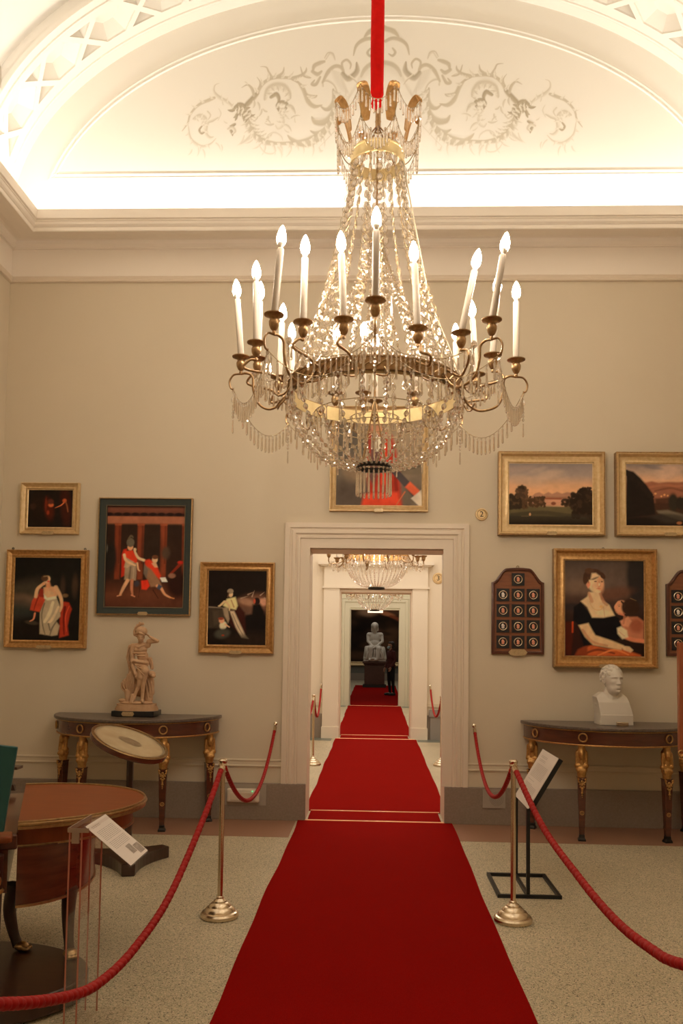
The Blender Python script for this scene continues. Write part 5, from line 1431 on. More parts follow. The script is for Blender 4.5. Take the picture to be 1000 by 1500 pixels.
def console(cx, label):
    ztop = .955
    t = thing('console_table', (cx, YW - .05, 0), label, 'table', 'half-round console tables')
    y0 = YW - .034
    MB().prism(half_ell(cx, .765, .70, y0, 48), ztop - .028, ztop).build('marble_top', M_marble, t).modifiers.new('b', 'BEVEL').width = .006
    MB().prism(half_ell(cx, .735, .665, y0, 48), .80, ztop - .028).build('apron', M_mahog, t, smooth=30)
    def band(z, r, ins):
        pts = [Vector((x, y, z)) for x, y in half_ell(cx, .735, .665, y0, 48, -ins)]
        return MB().tube(pts, r, 6)
    b = band(.802, .007, .001); bb = band(ztop - .034, .0055, .001); b.add(bb.v, bb.f)
    b.build('brass_beading', M_ormolu, t, smooth=60)
    for i, (dx, yy, an) in enumerate(((-.675, YW - .13, math.radians(-28)), (-.345, YW - .565, math.radians(-8)), (.365, YW - .565, math.radians(8)), (.675, YW - .13, math.radians(28)))):
        herm_leg(t, cx + dx, yy, an, .80)
        # ring mount on the apron over the leg
        u = dx / .735
        ang = math.acos(max(-1, min(1, u)))
        px, py = cx + .738 * math.cos(ang), y0 - .668 * math.sin(ang)
        nx, ny = math.cos(ang) / .735, -math.sin(ang) / .665
        l = math.hypot(nx, ny)
        b = MB().torus((px + nx / l * .006, py + ny / l * .006, .866), .034, .0065, (nx, ny, 0), 28, 8)
        b.build('ring_mount', M_ormolu, t, smooth=60)
console(-2.165, 'half-round mahogany console table with marble top, carrying the terracotta warrior')
console(2.105, 'half-round mahogany console table with marble top, carrying the white marble bust')

# =================================================================== STATUETTE (terracotta warrior)
def statuette():
    cx, yb, zb = -2.125, 7.33, .955
    s = .00066
    t = thing('warrior_statuette', (cx, yb, zb), 'pale terracotta statuette of a seated helmeted warrior shading his eyes, on the console table', 'statuette')
    T = lambda x, y, d=0: Vector((cx + (x - 460) * s, yb + d * s, zb + (1412 - y) * s))
    r = lambda v: v * s
    C = lambda a, b, ra, rb: ('c', T(*a), T(*b), r(ra), r(rb))
    E = lambda a, rx, ry, rz, m=None: ('e', T(*a), (r(rx), r(ry), r(rz))) + ((m,) if m else ())
    it = head_items(T(498, 345, -30), r(165), 12, 14)
    it += [E((500, 262, -10), 80, 88, 66), C((425, 300, -40), (500, 285, -105), 12, 12), C((500, 285, -105), (575, 312, -90), 12, 10), C((400, 310, 30), (440, 330, 10), 18, 18),
           C((495, 400, -10), (490, 450, 0), 36, 42),
           E((490, 510, 0), 92, 68, 82), E((520, 600, 5), 78, 62, 80), E((520, 700, 10), 88, 72, 70), C((400, 470, 0), (590, 450, 0), 44, 40),
           E((455, 515, -48), 40, 16, 26), E((532, 510, -48), 40, 16, 26), C((415, 560, -50), (575, 560, -50), 12, 12), C((430, 590, -55), (570, 600, -55), 8, 8),
           C((385, 470, -5), (388, 630, -20), 42, 32), C((388, 630, -20), (405, 730, -60), 31, 30), C((405, 730, -60), (462, 845, -110), 30, 20),
           C((420, 660, -110), (600, 690, -70), 24, 26), C((430, 690, -90), (610, 720, -60), 14, 16), C((450, 715, -85), (600, 750, -80), 14, 18), 
           C((590, 450, -5), (620, 395, -30), 36, 34), C((610, 400, -30), (735, 392, -60), 34, 26), C((735, 392, -60), (640, 335, -100), 25, 17),
           C((530, 760, -20), (600, 800, -130), 66, 56), C((600, 800, -130), (572, 930, -110), 50, 40), C((572, 930, -110), (560, 1090, -90), 38, 26), C((560, 1090, -90), (560, 1180, -95), 25, 24), C((560, 1200, -95), (590, 1216, -175), 26, 16),
           C((500, 770, 0), (540, 880, -120), 60, 50), C((540, 880, -120), (500, 1010, -90), 44, 34), C((500, 1010, -90), (455, 1130, -100), 32, 22), C((455, 1150, -100), (435, 1216, -150), 24, 18),
           E((470, 960, 90), 130, 110, 200), E((560, 1000, 90), 110, 110, 190), E((370, 930, 0), 70, 60, 110), E((300, 1000, 10), 66, 56, 95), E((380, 1040, -40), 70, 50, 90),
           C((330, 470, 40), (310, 620, 50), 24, 34), C((310, 620, 50), (350, 780, 40), 34, 26), C((350, 780, 40), (380, 880, 20), 28, 60), C((360, 450, 20), (480, 480, -60), 18, 16), C((480, 480, -60), (580, 430, -30), 16, 14),
           C((620, 640, 20), (650, 760, 20), 30, 24), E((670, 840, -60), 54, 46, 44), E((705, 865, -90), 30, 30, 28), C((640, 900, -10), (660, 1090, -20), 30, 46), E((640, 1120, -20), 48, 40, 60), C((600, 930, 40), (620, 1180, 0), 50, 60),
           C((345, 1080, -70), (360, 1200, -80), 40, 34), C((430, 1130, -120), (420, 1222, -140), 26, 26), E((290, 1200, -60), 66, 50, 26), E((460, 1232, -20), 230, 150, 26)]
    # crest of the helmet
    pts = [(395, 310, 30), (388, 265, 35), (408, 225, 25), (440, 192, 10), (480, 165, -10), (522, 160, -35)]
    for a, b in zip(pts[:-1], pts[1:]): it.append(C(a, b, 20, 20))
    it += [E((470, 150, 0), 16, 16, 22), E((430, 180, 20), 16, 16, 20), E((402, 215, 30), 14, 14, 20)]
    it += hand_items(T(640, 335, -100), T(600, 300, -110) - T(640, 335, -100), (0, -.4, -1), r(90), .35)
    it += hand_items(T(462, 845, -110), T(480, 890, -120) - T(462, 845, -110), (0, 1, 0), r(90), .6)
    it += hand_items(T(425, 660, -110), T(405, 665, -120) - T(425, 660, -110), (0, 0, -1), r(80), .8)
    fused('figure', it, .0036, M_terra, t, 1, .4)
    # folds of the drapery, lion skin
    b = MB()
    for i in range(7):
        b.tube(catmull([T(335 + i * 17, 840 + i * 5, -60 - i * 4), T(330 + i * 18, 960, -85 - i * 3), T(350 + i * 14, 1070 - i * 4, -95)], 4), [r(v) for v in np.interp(np.linspace(0, 1, 9), [0, .5, 1], [3, 6.5, 3])], 6)
    for q in ([(330, 480, 10), (300, 600, 20), (320, 720, 15), (370, 860, 0)], [(350, 500, 0), (330, 620, 0), (350, 760, 0)], [(640, 640, -10), (655, 700, -15), (650, 780, -20)],
              [(600, 900, -40), (640, 1000, -60), (660, 1110, -60)], [(590, 950, -50), (615, 1060, -70), (630, 1170, -60)], [(650, 900, -50), (675, 1010, -60), (680, 1090, -50)],
              [(480, 760, -110), (540, 800, -170), (600, 860, -170)], [(470, 740, -95), (550, 765, -150), (640, 800, -120)], [(250, 960, -40), (260, 1040, -50), (310, 1090, -50)], [(270, 930, -40), (285, 1010, -60), (330, 1080, -60)]):
        b.tube(catmull([T(*p) for p in q], 4), r(8), 6)
    b.build('drapery_folds', M_terra, t, smooth=80)
    def oval(rx, ry, n=36): return [(cx + (460 - 460) * s + r(rx) * math.copysign(abs(math.cos(2 * PI * i / n)) ** .7, math.cos(2 * PI * i / n)), yb + r(ry) * math.copysign(abs(math.sin(2 * PI * i / n)) ** .7, math.sin(2 * PI * i / n))) for i in range(n)]
    b = MB()
    zf = lambda y: zb + (1412 - y) * s
    b.prism(oval(262, 180), zf(1290), zf(1245)); b.prism(oval(272, 190), zf(1302), zf(1282)); b.prism(oval(284, 196), zf(1338), zf(1302))
    o = b.build('plinth', M_terra, t, smooth=30)
    o = MB().box(cx - r(286), cx + r(286), yb - r(200), yb + r(200), zb + .004, zf(1335)).box(cx - r(250), cx + r(250), yb - r(175), yb + r(175), zb, zb + .006).build('base', M_terrab, t)
    bv = o.modifiers.new('b', 'BEVEL'); bv.width = .004
    pl = [(-.057, 0), (-.045, .019), (.045, .019), (.057, 0), (.045, -.019), (-.045, -.019)]
    MB().prism(pl, 0, .004, Matrix(((1, 0, 0, cx - .04), (0, 0, -1, yb - r(201)), (0, 1, 0, zf(1372)), (0, 0, 0, 1)))).build('name_plaque', M_paleplate, t)
statuette()

# =================================================================== WHITE BUST
def bust():
    cx, yb, zb = 2.085, 7.27, .955
    s = .000487
    t = thing('marble_bust', (cx, yb, zb), 'white marble bust of a short-haired man on a square-cut chest, on the console table', 'bust')
    T = lambda x, y, d=0: Vector((cx + (x - 455) * s, yb + d * s, zb + (1262 - y) * s))
    r = lambda v: v * s
    it = head_items(T(452, 478, -10), r(575), 16, -2, 0, 1.7)
    rr = random.Random(5)
    hc = T(438, 400, 40)
    Rh = Euler((0, 0, math.radians(16))).to_matrix()
    for i in range(320):      # short combed locks over skull, brow and temples
        a = rr.uniform(-PI, PI); e = rr.uniform(-.35, 1.5)
        if abs(a) < .95 and e < .42 + .25 * math.cos(a * 3): continue
        if e < -.1 and abs(a) < 1.9: continue
        d = Rh @ Vector((math.sin(a) * math.cos(e), -math.cos(a) * math.cos(e), math.sin(e)))
        p = hc + Vector((d.x * r(184), d.y * r(222), d.z * r(198)))
        w = (Rh @ Vector((math.sin(a) * .4 + .25, -math.cos(a), 0))) * .5 + Vector((0, 0, -.8))
        it.append(('c', p, p + w.normalized() * r(rr.uniform(30, 44)), r(19), r(11)))
    it += [('c', T(445, 660, 70), T(430, 860, 70), r(132), r(165)), ('c', T(370, 640, 30), T(415, 850, -40), r(40), r(30)), ('c', T(520, 650, 30), T(455, 850, -50), r(40), r(30)),
           ('e', T(440, 905, 70), (r(285), r(165), r(120)))]
    # square-cut chest (herm): sides cut vertical, front slightly curved, plinth below
    def sect(x0, x1, y0, y1, z): return [Vector((cx + (x0 - 455) * s, yb + y0 * s, z)), Vector((cx + (x1 - 455) * s, yb + y0 * s, z)), Vector((cx + (x1 - 455) * s, yb + y1 * s, z)), Vector((cx + (x0 - 455) * s, yb + y1 * s, z))]
    z = lambda y: zb + (1262 - y) * s
    vs = sect(185, 770, -150, 260, z(1262)) + sect(195, 768, -150, 260, z(1062)) + sect(165, 715, -115, 250, z(860)) + sect(150, 690, -50, 235, z(770)) + sect(250, 600, 20, 200, z(690))
    it.append(('m', vs, [(i * 4 + k, i * 4 + (k + 1) % 4, (i + 1) * 4 + (k + 1) % 4, (i + 1) * 4 + k) for i in range(4) for k in range(4)] + [(3, 2, 1, 0), (16, 17, 18, 19)]))
    fused('head_and_chest', it, .0027, M_whitem, t, 3, .5)
    o = MB().box(cx - .128, cx + .152, yb - .080, yb - .06, zb + .001, z(1075)).build('inscription_band', M_whitem, t)
    bv = o.modifiers.new('b', 'BEVEL'); bv.width = .004; bv.segments = 2
    o = MB().box(cx - .010, cx + .090, yb - .150, yb - .120, zb + .0, zb + .034).build('name_plaque', M_brass, t)
    bv = o.modifiers.new('b', 'BEVEL'); bv.width = .004
bust()

# =================================================================== TILT-TOP TABLE
def tilt_table():
    t = thing('tilt_top_table', (-1.76, 5.95, 0), 'small round table with tilted painted top and dark three-pointed base before the console', 'table')
    n = 40; R = .285
    a = math.radians(21.5)
    v1 = Vector((math.cos(a), 0, -math.sin(a))); 
    up = Vector((math.sin(a), -.13, math.cos(a))); up = (up - v1 * up.dot(v1)).normalized(); v2 = up.cross(v1).normalized()
    M = Matrix((v1, v2, up)).transposed().to_4x4(); M.translation = Vector((-1.765, 5.95, .895))
    MB().lathe([(R * .98, -.045), (R, -.040), (R, -.006), (R * .985, 0), (R * .94, 0), (R * .93, -.006)], n, M=M, cap=False).lathe([(0, -.044), (R * .98, -.044)], n, M=M, cap=False).build('rim', M_mahog, t, smooth=40)
    MB().lathe([(R * 1.0, -.006), (R * 1.008, -.002), (R * .995, .003), (R * .93, .003), (R * .925, -.004)], n, M=M, cap=False).build('brass_edge', M_bronze, t, smooth=40)
    MB().lathe([(R * .93, -.006), (0, -.005)], n, M=M, cap=False).build('painted_top', M_ivory, t)
    MB().lathe([(R * .9, -.0045), (R * .87, -.0040)], n, M=M, cap=False).build('painted_line', M_ivoryd, t)
    MB().lathe([(R * .32, -.0035), (0, -.003)], n, M=M, cap=False, sq=.62).build('centre_medallion', M_ivoryd, t)
    MB().prism([(.026 * math.cos(2 * PI * (k + .5) / 6), .026 * math.sin(2 * PI * (k + .5) / 6)) for k in range(6)], .10, .84, Matrix.Translation((-1.765, 5.965, 0))).build('column', M_mahogd, t)
    MB().box(-1.80, -1.73, 5.93, 6.0, .83, .862, None).build('hinge_block', M_mahogd, t)
    # concave three-pointed base
    pts = []
    Cb = Vector((-1.775, 5.99)); Rb = .33
    for k in range(3):
        an = math.radians(-72 + 120 * k)
        tip = Vector((math.cos(an), math.sin(an))); side = Vector((-tip.y, tip.x))
        an2 = an + math.radians(120); tip2 = Vector((math.cos(an2), math.sin(an2))); side2 = Vector((-tip2.y, tip2.x))
        A0 = Cb + tip * Rb - side * .045; A1 = Cb + tip * Rb + side * .045; B0 = Cb + tip2 * Rb - side2 * .045
        midc = Cb + (tip + tip2).normalized() * .095
        pts += [tuple(A0), tuple(A1)]
        for i in range(1, 10):
            u = i / 10
            p = A1 * (1 - u) ** 2 + midc * 2 * u * (1 - u) + B0 * u * u
            pts.append((p.x, p.y))
    o = MB().prism(pts, .0, .085).build('base', M_mahogd, t); bv = o.modifiers.new('b', 'BEVEL'); bv.width = .008; bv.segments = 2
tilt_table()

# =================================================================== WRITING TABLE at the near edge
def writing_table():
    t = thing('writing_table', (-1.8, 4.0, 0), 'mahogany drum-shaped writing table with brass-edged half-round top on a platform base', 'table')
    P1, P2 = Vector((-1.625, 3.76)), Vector((-2.02, 4.76))
    ch = (P2 - P1); L = ch.length; u = ch.normalized(); nrm = Vector((u.y, -u.x))
    mid = (P1 + P2) / 2
    def D(hl, bulge, n=40, back=0.0):
        p = [mid + u * (-hl * math.cos(PI * i / n)) + nrm * (bulge * math.sin(PI * i / n)) for i in range(n + 1)]
        pts = [(q.x, q.y) for q in p]
        if back: pts += [tuple(mid + u * hl - nrm * back), tuple(mid - u * hl - nrm * back)]
        return pts
    top = D(L / 2, .62)
    MB().prism(top, .752, .772).build('top', M_mahogl, t)
    b = MB().prism(D(L / 2 + .006, .628), .740, .753)
    b.build('top_moulding', M_bronze, t)
    pts = [Vector((x, y, .774)) for x, y in D(L / 2, .622)]
    b = MB().tube(pts, .0065, 6)
    pts2 = [Vector((x, y, .762)) for x, y in D(L / 2, .626)]
    b.tube(pts2, .009, 6)
    b.build('brass_rim', M_bronze, t, smooth=60)
    MB().prism(D(L / 2 - .05, .56), .655, .742).build('apron', M_mahogl, t, smooth=30)
    MB().prism(D(L / 2 - .045, .568), .650, .660).build('apron_beading', M_bronze, t)
    # deep drum body below, front towards the camera
    b = MB().prism(D(L / 2 - .005, .37), .395, .655)
    o = b.build('drum_body', M_mahog, t, smooth=30)
    MB().prism(D(L / 2, .377), .386, .398).build('drum_beading', M_bronze, t, smooth=30)
    # carcass going out of the frame
    P = lambda a, b_: tuple(mid + u * a + nrm * b_)
    q = [P(-L / 2 - .02, .0), P(-L / 2 - .02, -.7), P(L / 2 + .02, -.7), P(L / 2 + .02, 0)]
    o = MB().prism(q, .655, .722).build('frieze', M_mahog, t); o.modifiers.new('b', 'BEVEL').width = .006
    q = [P(-L / 2 - .07, -.02), P(-L / 2 - .07, -.7), P(-L / 2 + .05, -.7), P(-L / 2 + .05, -.02)]
    o = MB().prism(q, .695, .726).build('sliding_shelf', M_mahogl, t); bv = o.modifiers.new('b', 'BEVEL'); bv.width = .012; bv.segments = 3
    q = [P(-L / 2 + .03, -.04), P(-L / 2 + .03, -.7), P(L / 2 - .02, -.7), P(L / 2 - .02, -.04)]
    MB().prism(q, .45, .655).build('drawer_case', M_mahog, t)
    # raised leather board
    bx = Matrix.Translation((-1.665, 3.62, .765)) @ Matrix.Rotation(math.radians(12), 4, 'Z') @ Matrix.Rotation(math.radians(7), 4, 'Y')
    o = MB().box(-.55, .035, -.012, .012, 0, .375, bx).build('leather_board', M_tealboard, t); o.modifiers.new('b', 'BEVEL').width = .003
    # small bracket behind the board
    b = MB(); pr = [(0, 0), (.12, 0), (.11, .03), (.06, .05), (.04, .11), (0, .12)]
    b.prism(pr, -.012, .012, Matrix.Translation((-2.18, 4.72, .745)) @ Matrix.Rotation(PI / 2, 4, 'X'))
    b.box(-2.25, -2.05, 4.70, 4.78, .865, .88)
    b.build('side_bracket', M_mahogd, t)
    # legs with paw feet on the platform
    zp = .105
    def leg(x, y, dx, dy, gilt=False):
        pts = catmull([(x, y, .655 if gilt else .42), (x - dx * .02, y - dy * .02, .30), (x, y, .20), (x + dx * .03, y + dy * .03, zp + .02)], 5)
        lg = MB().tube(pts, list(np.interp(np.linspace(0, 1, len(pts)), [0, .4, .8, 1], [.040, .032, .024, .026])), 8).build('leg', M_mahogd, t, smooth=60)
        it = [('e', (x + dx * .045, y + dy * .045, zp + .022), (.034, .034, .022))]
        for k in (-1, 0, 1):
            sx, sy = -dy * k * .018, dx * k * .018
            it.append(('c', Vector((x + dx * .05 + sx, y + dy * .05 + sy, zp + .02)), Vector((x + dx * .085 + sx, y + dy * .085 + sy, zp + .013)), .013, .010))
        fused('paw_foot', it, .0045, M_bronze, lg, 1)
        if gilt:
            b = MB().ell((x + .012, y - .015, .545), (.026, .03, .034), 12, 8).torus((x, y, .50), .034, .010, (0, 0, 1), 16, 6).ell((x + .014, y - .02, .585), (.020, .022, .026), 10, 8).ell((x + .02, y - .04, .535), (.012, .02, .012), 8, 6)
            b.build('gilt_mount', M_ormolu, lg, smooth=60)
    leg(-1.745, 4.02, 1, -.1); leg(-1.455, 3.98, .55, -.83); leg(-1.668, 3.63, .3, -.9, True); leg(-2.3, 4.3, -.5, .8)
    n = 48
    pl = [(-1.86 + .575 * math.cos(2 * PI * i / n), 3.74 + .40 * math.sin(2 * PI * i / n)) for i in range(n)]
    o = MB().prism(pl, .012, zp).build('platform_base', M_mahogd, t, smooth=30); bv = o.modifiers.new('b', 'BEVEL'); bv.width = .012; bv.segments = 3
    pl = [(-1.86 + .52 * math.cos(2 * PI * i / n), 3.74 + .37 * math.sin(2 * PI * i / n)) for i in range(n)]
    MB().prism(pl, .0, .014).build('platform_plinth', M_mahogd, t)
writing_table()

# =================================================================== INFORMATION STANDS
def text_rows(b, M, x0, x1, rows, t=.0016, seed=1, z=.001):
    r = random.Random(seed)
    for y, f0, f1 in rows:
        x = x0 + (x1 - x0) * f0; xe = x0 + (x1 - x0) * f1
        while x < xe:
            w = min(r.uniform(.010, .026), xe - x)
            vs = [M @ Vector(p) for p in ((x, y, z), (x + w, y, z), (x + w, y + t, z), (x, y + t, z))]
            b.add(vs, [(0, 1, 2, 3)])
            x += w + .004
def acrylic_stand():
    t = thing('information_stand', (-1.2, 3.47, 0), 'clear acrylic stand holding a tilted printed sheet, in front of the writing table', 'information stand')
    for x in (-1.232, -1.182):
        q = MB().box(x - .003, x + .003, 3.35, 3.60, .012, .83).build('upright', ACRYLIC, t)
        MB().box(x - .003, x + .003, 3.3475, 3.3505, .012, .83).box(x - .003, x + .003, 3.5995, 3.6025, .012, .83).build('reflection_tinted_edge', M_edge, q)
    MB().box(-1.33, -1.05, 3.30, 3.65, 0, .010).build('base_plate', ACRYLIC, t)
    MB().box(-1.238, -1.15, 3.34, 3.61, .832, .846).build('top_plate', ACRYLIC, t)
    MB().box(-1.238, -1.15, 3.338, 3.3405, .830, .848).box(-1.238, -1.232, 3.34, 3.61, .830, .848).box(-1.222, -1.192, 3.343, 3.353, .785, .832).build('clamp_block', M_edge2, t)
    v1 = Vector((0, 1, 0)); v2 = Vector((-.192, 0, .152)).normalized(); nn = v1.cross(v2)
    if nn.z < 0: nn = -nn
    # local x along the depth (text direction), local y up the slope
    M = Matrix((v1, v2, nn)).transposed().to_4x4(); M.translation = Vector((-.978, 3.352, .700))
    MB().box(-.004, .254, -.004, .252, -.006, -.001, M).build('acrylic_plate', ACRYLIC, t)
    sh = MB().box(0, .25, 0, .245, -.0005, .0005, M).build('printed_sheet', M_paper, t)
    b = MB(); rows = []
    y = .225
    for i in range(19):
        if i in (2, 3, 12): y -= .0078; continue
        rows.append((y, .12, (.5 if i < 2 else (.62 if i in (12, 23) else .88)))); y -= .0074
    text_rows(b, M @ Matrix.Translation((0, 0, 0)), .0, .25, rows, .0019, 3)
    b.build('text_lines', M_ink, sh)
    b = MB(); 
    for (x0, y0, x1, y1) in ((.115, .030, .170, .078), (.176, .012, .242, .062)):
        vs = [M @ Vector(p) for p in ((x0, y0, .001), (x1, y0, .001), (x1, y1, .001), (x0, y1, .001))]; b.add(vs, [(0, 1, 2, 3)])
    b.build('printed_photo', mat('sepia_photo', (.22, .17, .14), .5, 0, noise=(60, (.45, .38, .32), .4)), sh)
M_edge = mat('carpet_reflection_tint', (0.46, 0.17, 0.12), .25)  # red carpet's reflection painted into the colour of the acrylic edges
M_edge2 = mat('acrylic_block', (0.34, 0.24, 0.18), .2)
acrylic_stand()

def steel_stand():
    t = thing('information_stand', (1.02, 5.67, 0), 'black steel stand with a slanted printed board, between brass post and console table', 'information stand')
    b = MB(); z1 = .022; w = .022
    x0, x1, y0, y1, xm = .812, 1.222, 5.405, 5.93, 1.012
    b.box(x0, x1, y0, y0 + w, 0, z1).box(x0, x1, y1 - w, y1, 0, z1).box(x0, x0 + w, y0 + w, y1 - w, 0, z1).box(x1 - w, x1, y0 + w, y1 - w, 0, z1).box(xm - w / 2, xm + w / 2, y0 + w, y1 - w, 0, z1)
    b.build('base_frame', M_black, t)
    MB().box(xm - .011, xm + .011, 5.43, 5.452, z1, .565).build('post', M_black, t)
    MB().box(xm - .006, xm + .016, 5.908, 5.93, z1, .56).build('post', M_black, t)
    v1 = Vector((0, 1, 0)); v2 = Vector((.200, 0, .335)).normalized(); nn = v2.cross(v1)
    if nn.x > 0: nn = -nn
    M = Matrix((v2, -v1, nn)).transposed().to_4x4(); M.translation = Vector((1.008, 5.93, .562))
    Lb = .388
    MB().box(0, Lb, 0, .50, -.034, -.004, M).build('backing_board', M_black, t)
    sh = MB().box(0.002, Lb - .002, .002, .498, -.004, .0, M).build('printed_panel', M_paper, t)
    # text runs along the width
    M2 = M @ Matrix(((0, 1, 0, 0), (1, 0, 0, 0), (0, 0, 1, .001), (0, 0, 0, 1)))
    b = MB(); rows = []
    y = .345
    for i in range(33):
        if i in (2, 5, 6, 18, 19, 21, 22): y -= .0088; continue
        rows.append((y, .16, (.55 if i in (0, 1, 3, 4, 20, 23) else .86))); y -= .0092
    text_rows(b, M2, 0.0, .50, rows, .0022, 8, 0.0006)
    b.build('text_lines', M_ink, sh)
steel_stand()

# =================================================================== POSTS AND ROPES
def post(x, y, h, label, scale=1.0):
    t = thing('rope_post', (x, y, 0), label, 'barrier post', 'brass rope posts')
    k = scale
    MB().lathe([(.0, 0), (.108 * k, 0), (.112 * k, .006), (.112 * k, .022), (.104 * k, .032), (.092 * k, .036), (.088 * k, .046), (.078 * k, .058), (.066 * k, .064), (.062 * k, .072), (.050 * k, .084), (.040 * k, .088), (.037 * k, .096), (.026 * k, .104), (.022, .108), (.020, .118), (.016, .122)], 40, (x, y, 0), cap=False).build('base', M_brass, t, smooth=24)
    MB().tube([(x, y, .115), (x, y, h - .045)], .0155, 20).build('pole', M_brass, t, smooth=60)
    MB().lathe([(.0155, h - .05), (.024, h - .045), (.026, h - .035), (.022, h - .028), (.026, h - .02), (.027, h - .010), (.018, h - .002), (.0, h)], 24, (x, y, 0), cap=False).build('finial', M_brass, t, smooth=50)
    b = MB().torus((x, y + .020, h - .05), .014, .0035, (1, 0, 0), 14, 6).torus((x, y - .020, h - .05), .014, .0035, (1, 0, 0), 14, 6)
    b.build('rope_ring', M_brass, t, smooth=60)
post(-.893, 4.90, .925, 'tall brass rope post standing on the writing-table side of the carpet')
post(.835, 4.955, .945, 'tall brass rope post standing in front of the black steel stand')

def rope(p0, p1, sag, rad, label, n=110, via=None, wind=.046):
    p0, p1 = Vector(p0), Vector(p1)
    t = thing('barrier_rope', tuple(p0), label, 'rope', 'red barrier ropes')
    pts = []
    for i in range(n + 1):
        u = i / n
        p = p0 + (p1 - p0) * u
        p.z -= 4 * sag * u * (1 - u)
        pts.append(p)
    if via: pts = catmull([p0] + [Vector(v) for v in via] + [p1], 16)
    n = len(pts) - 1
    L = sum((b - a).length for a, b in zip(pts[:-1], pts[1:]))
    # spiral winding: ridges modelled into the surface
    b = MB(); ns = 12; m = max(n, int(L / .006)); path = []
    cum = [0]
    for a, c in zip(pts[:-1], pts[1:]): cum.append(cum[-1] + (c - a).length)
    P = np.array([tuple(p) for p in pts]); q = np.linspace(0, cum[-1], m + 1)
    X = np.stack([np.interp(q, cum, P[:, k]) for k in range(3)], 1)
    vs = []
    for i in range(m + 1):
        a = X[max(0, i - 1)]; c = X[min(m, i + 1)]
        tn = Vector(c - a).normalized(); sx = tn.cross(Vector((0, 0, 1)))
        if sx.length < 1e-3: sx = Vector((1, 0, 0))
        sx.normalize(); sy = sx.cross(tn)
        for k in range(ns):
            an = 2 * PI * k / ns
            ph = q[i] / wind * 2 * PI + an * 1.0
            fine = .035 * math.sin(q[i] / .0075 * 2 * PI + an)
            g = max(0, math.cos(ph)) ** 7
            rr = rad * (1 + fine - .36 * g)
            vs.append(Vector(X[i]) + (sx * math.cos(an) + sy * math.sin(an)) * rr)
    b.add(vs, [(i * ns + k, i * ns + (k + 1) % ns, (i + 1) * ns + (k + 1) % ns, (i + 1) * ns + k) for i in range(m) for k in range(ns)] + [tuple(range(ns)), tuple(m * ns + k for k in range(ns))])
    b.build('rope', ROPE, t, smooth=60)
    b = MB()
    for e, f in ((pts[0], pts[2]), (pts[-1], pts[-3])):
        d = (e - f).normalized()
        b.tube([f, e + d * .012], rad * 1.12, 12)
        b.tube([e + d * .01, e + d * .03], rad * .45, 8)
    b.build('brass_ferrule', M_brass, t, smooth=60)
    return t
rope((-.893, 4.87, .875), (-.90, 1.50, .95), .435, .0165, 'thick red rope swooping close past the camera beside the writing table',
     via=[(-.895, 4.44, .700), (-.898, 3.72, .486), (-.90, 3.19, .441), (-.90, 2.79, .469), (-.90, 2.48, .546), (-.90, 2.02, .718)])
rope((.838, 4.925, .895), (.88, 1.75, .93), .27, .0165, 'thick red rope swooping close past the camera in front of the steel stand',
     via=[(.86, 4.24, .709), (.875, 3.55, .641), (.88, 3.06, .628), (.88, 2.69, .662), (.88, 2.4, .718)])
rope((-.89, 4.93, .875), (-.905, YW - .04, .845), .40, .0145, 'red rope from brass post to wall hook, hanging over the white emergency light')
rope((.832, 4.985, .89), (.925, YW - .04, .855), .355, .0145, 'red rope from brass post to wall hook, hanging before the vent plate')
def wall_hook(x, z, y, label):
    t = thing('wall_hook', (x, y, z), label, 'hook', 'brass rope hooks on the walls')
    MB().lathe([(.018, 0), (.018, .004), (.008, .008), (.006, .03), (0, .032)], 16, (x, y - .001, z), (0, -1, 0)).build('rosette', M_brass, t, smooth=50)
    MB().torus((x, y - .032, z - .012), .013, .0035, (1, 0, 0), 16, 6).build('hook_ring', M_brass, t, smooth=60)
wall_hook(-.905, .880, YW, 'small brass hook holding the rope end above the white emergency light')
wall_hook(.925, .890, YW, 'small brass hook holding the rope end beside the casing, near the vent')
# second room
post(-.812, 11.15, .95, 'brass rope post seen through the doorway in the second room, fully visible')
post(.928, 11.3, .95, 'brass rope post in the second room mostly hidden by the doorway jamb')
rope((-.812, 11.18, .90), (-.925, Y2 - .04, .90), .38, .016, 'red rope in the second room running from post to hook by the pilaster', 60)
rope((.928, 11.33, .90), (.99, Y2 - .04, .91), .36, .016, 'red rope in the second room hanging beyond the half-hidden post', 60)
rope((-.812, 11.12, .90), (-.87, 8.7, .90), .30, .016, 'short end of red rope on the near side of the second room post', 60)
wall_hook(-.925, .925, Y2, 'small brass hook on the far wall of the second room, by the first pilaster')
wall_hook(.99, .935, Y2, 'small brass hook on the far wall of the second room, under the number 3 sign')
rope((.96, 19.2, .90), (.98, Y3 - .04, .93), .40, .018, 'distant red rope in the third room showing as a short curve', 40)
t = thing('rope_post', (.96, 19.2, 0), 'distant rope post in the third room behind the second doorway', 'barrier post')
MB().lathe([(0, 0), (.11, 0), (.11, .03), (.04, .09), (.016, .11), (.016, .9), (.025, .93), (0, .95)], 20, (.96, 19.2, 0), cap=False).build('pole', M_brass, t, smooth=50)

# low radiator box on the far wall of the second room
t = thing('radiator_box', (.93, Y2 - .05, 0), 'grey box standing against the skirting of the second room, under the rope', 'box')
MB().box(.97, 1.6, Y2 - .10, Y2 - .035, .40, .52).box(.99, 1.6, Y2 - .08, Y2 - .035, .002, .40).build('body', mat('grey_metal_box', (.30, .27, .24), .6), t)

